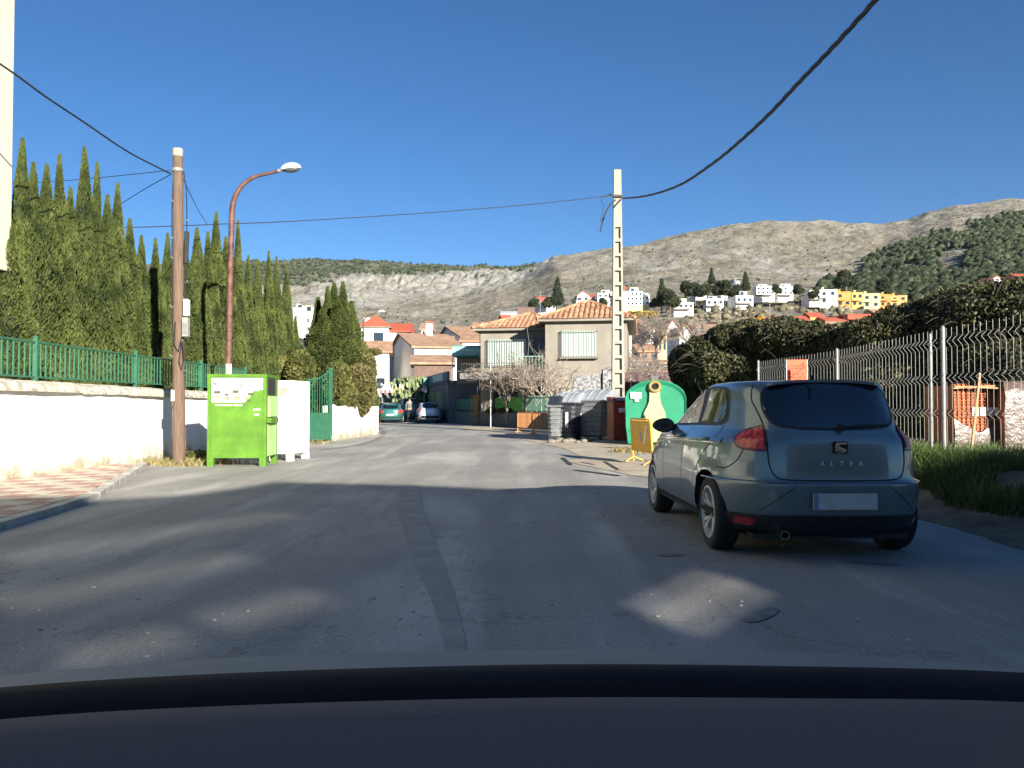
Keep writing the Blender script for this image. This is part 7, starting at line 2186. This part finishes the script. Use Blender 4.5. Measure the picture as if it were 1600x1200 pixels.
# ---- person walking away between the far cars
def person(label, loc, rz):
    t = thing("person", label, "person", loc, rz)
    def skin(name, joints, edges, m_, par):
        me = bpy.data.meshes.new(name); me.from_pydata([j[:3] for j in joints], edges, [])
        o = bpy.data.objects.new(name, me); COL.objects.link(o)
        sk = o.modifiers.new("s", 'SKIN'); me.skin_vertices[0].data[0].use_root = True
        for i, j in enumerate(joints): me.skin_vertices[0].data[i].radius = (j[3], j[4] if len(j) > 4 else j[3])
        o.modifiers.new("u", 'SUBSURF').levels = 2
        dg = bpy.context.evaluated_depsgraph_get(); out = bpy.data.meshes.new_from_object(o.evaluated_get(dg))
        bpy.data.objects.remove(o); out.materials.clear(); out.materials.append(m_)
        out.polygons.foreach_set("use_smooth", [True] * len(out.polygons))
        return link(name, out, par)
    J = [(0, 0, .95, .14, .11), (0, 0, 1.15, .14, .10), (0, -.01, 1.35, .17, .11), (0, -.01, 1.48, .08, .07), (0, 0, 1.56, .055), (0, .01, 1.66, .085, .095), (0, .01, 1.73, .07, .08),
         (-.19, -.01, 1.43, .055), (-.25, -.02, 1.16, .042), (-.24, .06, .93, .032), (-.235, .08, .85, .035), (.19, -.01, 1.43, .055), (.25, -.03, 1.16, .042), (.25, .03, .93, .032), (.245, .05, .85, .035),
         (-.09, 0, .88, .085), (-.10, .06, .50, .06), (-.10, -.08, .09, .04), (-.10, .06, .045, .035), (.09, 0, .88, .085), (.10, -.02, .50, .06), (.10, .10, .09, .04), (.10, .24, .045, .035)]
    E = [(0, 1), (1, 2), (2, 3), (3, 4), (4, 5), (5, 6), (2, 7), (7, 8), (8, 9), (9, 10), (2, 11), (11, 12), (12, 13), (13, 14), (0, 15), (15, 16), (16, 17), (17, 18), (0, 19), (19, 20), (20, 21), (21, 22)]
    skin("body", J, E, mat("skin", (.45, .26, .18), .6, .1, 5), t)
    J2 = [(0, 0, .90, .165, .13), (0, 0, 1.15, .16, .125), (0, -.01, 1.36, .19, .13), (-.19, -.01, 1.43, .072), (-.25, -.02, 1.16, .058), (-.245, .05, .96, .05), (.19, -.01, 1.43, .072), (.25, -.03, 1.16, .058), (.25, .02, .96, .05), (0, 0, 1.49, .075)]
    skin("jumper", J2, [(0, 1), (1, 2), (2, 3), (3, 4), (4, 5), (2, 6), (6, 7), (7, 8), (2, 9)], mat("jumper_grey", (.12, .13, .115), .9, .15, 12), t)
    J3 = [(0, 0, .93, .15, .125), (-.095, 0, .84, .098), (-.10, .06, .50, .075), (-.10, -.06, .13, .06), (.095, 0, .84, .098), (.10, -.02, .50, .075), (.10, .08, .13, .06)]
    skin("trousers", J3, [(0, 1), (1, 2), (2, 3), (0, 4), (4, 5), (5, 6)], mat("trousers_dark", (.015, .015, .022), .9, .15, 12), t)
    b = MB(); V0, F0 = ICO2; b.add([(x * .098, -.005 + y * .105, 1.70 + z * .105) for x, y, z in V0], [tuple(int(q) for q in f) for f in F0]); b.build("hair", mat("hair_dark", (.015, .012, .01), .8, .2, 30), t, smooth=True)
    for sd, y in ((-1, .0), (1, .17)):
        b = MB(); b.add([(sd * .10 + x * .05, y + yy_ * .13, .045 + z * .045) for x, yy_, z in ICO1[0]], [tuple(int(q) for q in f) for f in ICO1[1]]); b.build("shoe", M_trim, t, smooth=True)
    return t
person("person in grey jumper and dark trousers walking away between the far cars", (P(640, 658, 58.5).x, 58.5, 0), R(4))

# ---- the car we look out of: bonnet edge, scuttle seal and dashboard top
me_ = thing("own_car", "dark dashboard, windscreen seal and bonnet edge along the bottom of the picture", "car interior", (0, .5, .8))
def band(name, edges, m_, rough=None):
    """edges: list of rows of (u, v, Y)"""
    rows = []
    for e in edges:
        rows.append(spline([P(u, v, Y) for u, v, Y in e], 10))
    b = MB(); n_ = len(rows[0])
    for r_ in rows: b.v += [tuple(p) for p in r_]
    for i in range(len(rows) - 1):
        for j in range(n_ - 1): b.f.append((i * n_ + j, i * n_ + j + 1, (i + 1) * n_ + j + 1, (i + 1) * n_ + j)); b.m.append(0)
    return into(b.build(name, m_, smooth=True), me_)
U5 = (-500, 0, 400, 850, 1250, 1600, 2100)
def row(vs, Y, dY=0): return [(u, v, Y - dY * ((u - 850) / 850) ** 2) for u, v in zip(U5, vs)]
M_bon = mat("bonnet_paint", (.21, .215, .215), .6, .06, 3, spec=.2)
M_seal = mat("scuttle_black", (.007, .008, .011), .8, .2, 14, spec=.12)
M_dash = mat("dash_plastic", (.115, .102, .10), .85, .1, 260, .5, 500, bdist=.0008, spec=.2)
band("bonnet", [row((1112, 1056, 1026, 1015, 1019, 1044, 1086), 1.50, .16), row((1116, 1060, 1030, 1019, 1023, 1047, 1090), 1.46, .16), row((1135, 1084, 1054, 1040, 1045, 1060, 1102), 1.22, .14), row((1156, 1106, 1075, 1060, 1068, 1082, 1126), 1.12, .14)], M_bon)
band("scuttle_seal", [row((1132, 1075, 1052, 1040, 1043, 1053, 1092), 1.10, .14), row((1132, 1074, 1050, 1038, 1041, 1051, 1090), 1.06, .14), row((1142, 1085, 1062, 1048, 1052, 1068, 1110), 1.00, .13), row((1170, 1112, 1085, 1072, 1077, 1090, 1130), .96, .12), row((1210, 1150, 1120, 1105, 1108, 1122, 1160), .93, .12)], M_seal)
band("dashboard", [row((1190, 1127, 1104, 1093, 1095, 1100, 1138), .90, .11), row((1186, 1124, 1101, 1090, 1091, 1097, 1134), .88, .11), row((1215, 1150, 1125, 1112, 1116, 1126, 1165), .82, .10), row((1320, 1260, 1230, 1215, 1220, 1230, 1270), .70, .08), row((1560, 1500, 1460, 1440, 1445, 1460, 1500), .55, .05), row((2300, 2200, 2100, 2050, 2060, 2100, 2200), .40, .02)], M_dash)

# ------------------------------------------------------------------ buildings behind the camera whose shade lies over the near street
te = math.tan(SUN_EL)
def caster_pt(X, Y, yc=-14.0):
    L_ = (Y - yc) / math.cos(SUN_AZ)
    return (X + L_ * math.sin(SUN_AZ), L_ * te)
edge = [(-14, 10.4), (-7.6, 10.5), (-5.35, 10.6), (-4.4, 11.4), (-3.75, 13.2), (-1.6, 12.7), (0, 12.0), (1.9, 10.6), (3.6, 10.6), (4.6, 11.9), (5.4, 13.4), (6.6, 13.9), (8, 13.6), (12, 13)]
pts = [caster_pt(*e) for e in edge]
bh = thing("building", "terraced street building behind the camera that throws its shade over the near road", "building", (0, -14, 0))
bh['label'] = "row building whose long shade covers the near road"
b = MB()
poly = [(pts[0][0], -14, 0)] + [(x, -14, z) for x, z in pts] + [(pts[-1][0], -14, 0)]
# slanted holes added to throw the light patch that window glass would reflect
ops = [[caster_pt(*G(u, v).to_2d()) for u, v in q] for q in (((1002, 955), (1022, 964), (1140, 904), (1120, 895)), ((1038, 974), (1058, 984), (1176, 919), (1156, 909)))]
hull = [Vector((p[0], p[2])) for p in poly]
for (ua, va), (ub, vb), w_ in (((0, 876), (450, 803), .5), ((0, 948), (385, 868), .42), ((330, 975), (505, 928), .3), ((100, 1036), (290, 990), .3)):
    A_, B_ = G(ua, va).to_2d(), G(ub, vb).to_2d(); n_ = (B_ - A_).normalized(); n_ = Vector((-n_.y, n_.x))
    for k_ in range(4):      # slits added to throw thin light streaks onto the road
        o_ = n_ * w_ * (k_ / 3 - .5)
        ops.append([caster_pt(*(q + o_)) for q in (A_, A_ + n_ * .036, B_ + n_ * .036, B_)])
holes = [[Vector(p) for p in q] for q in ops]
vs_ = hull + [p for q in holes for p in q]; nh = len(hull)
es_ = [(i, (i + 1) % nh) for i in range(nh)] + [(nh + k_ * 4 + i, nh + k_ * 4 + (i + 1) % 4) for i in range(4) for k_ in range(len(holes))]
vo, eo, fo, *_ = geometry.delaunay_2d_cdt(vs_, es_, [], 1, 1e-6)
for f in fo:
    c = sum((vo[i] for i in f), Vector((0, 0))) / len(f)
    if any(inside(c, q) for q in holes): continue
    b.extr([(vo[i][0], -14, vo[i][1]) for i in f], (0, -.02, 0))
o = b.build("wall", M_cream); into(o, bh)

# ------------------------------------------------------------------ the air
hb = MB(); hb.box(-7000, -430, -4, 7000, 3400, 560)
hm = bpy.data.materials.new("haze"); hm.use_nodes = True
hn = hm.node_tree; hn.nodes.remove(hn.nodes["Principled BSDF"])
pv_ = hn.nodes.new("ShaderNodeVolumePrincipled")
pv_.inputs['Color'].default_value = (0.86, 0.92, 1.0, 1)
pv_.inputs['Density'].default_value = 0.000018
pv_.inputs['Anisotropy'].default_value = 0.0
hn.links.new(pv_.outputs[0], hn.nodes["Material Output"].inputs['Volume'])
struct(hb.build("haze", hm), 'stuff')
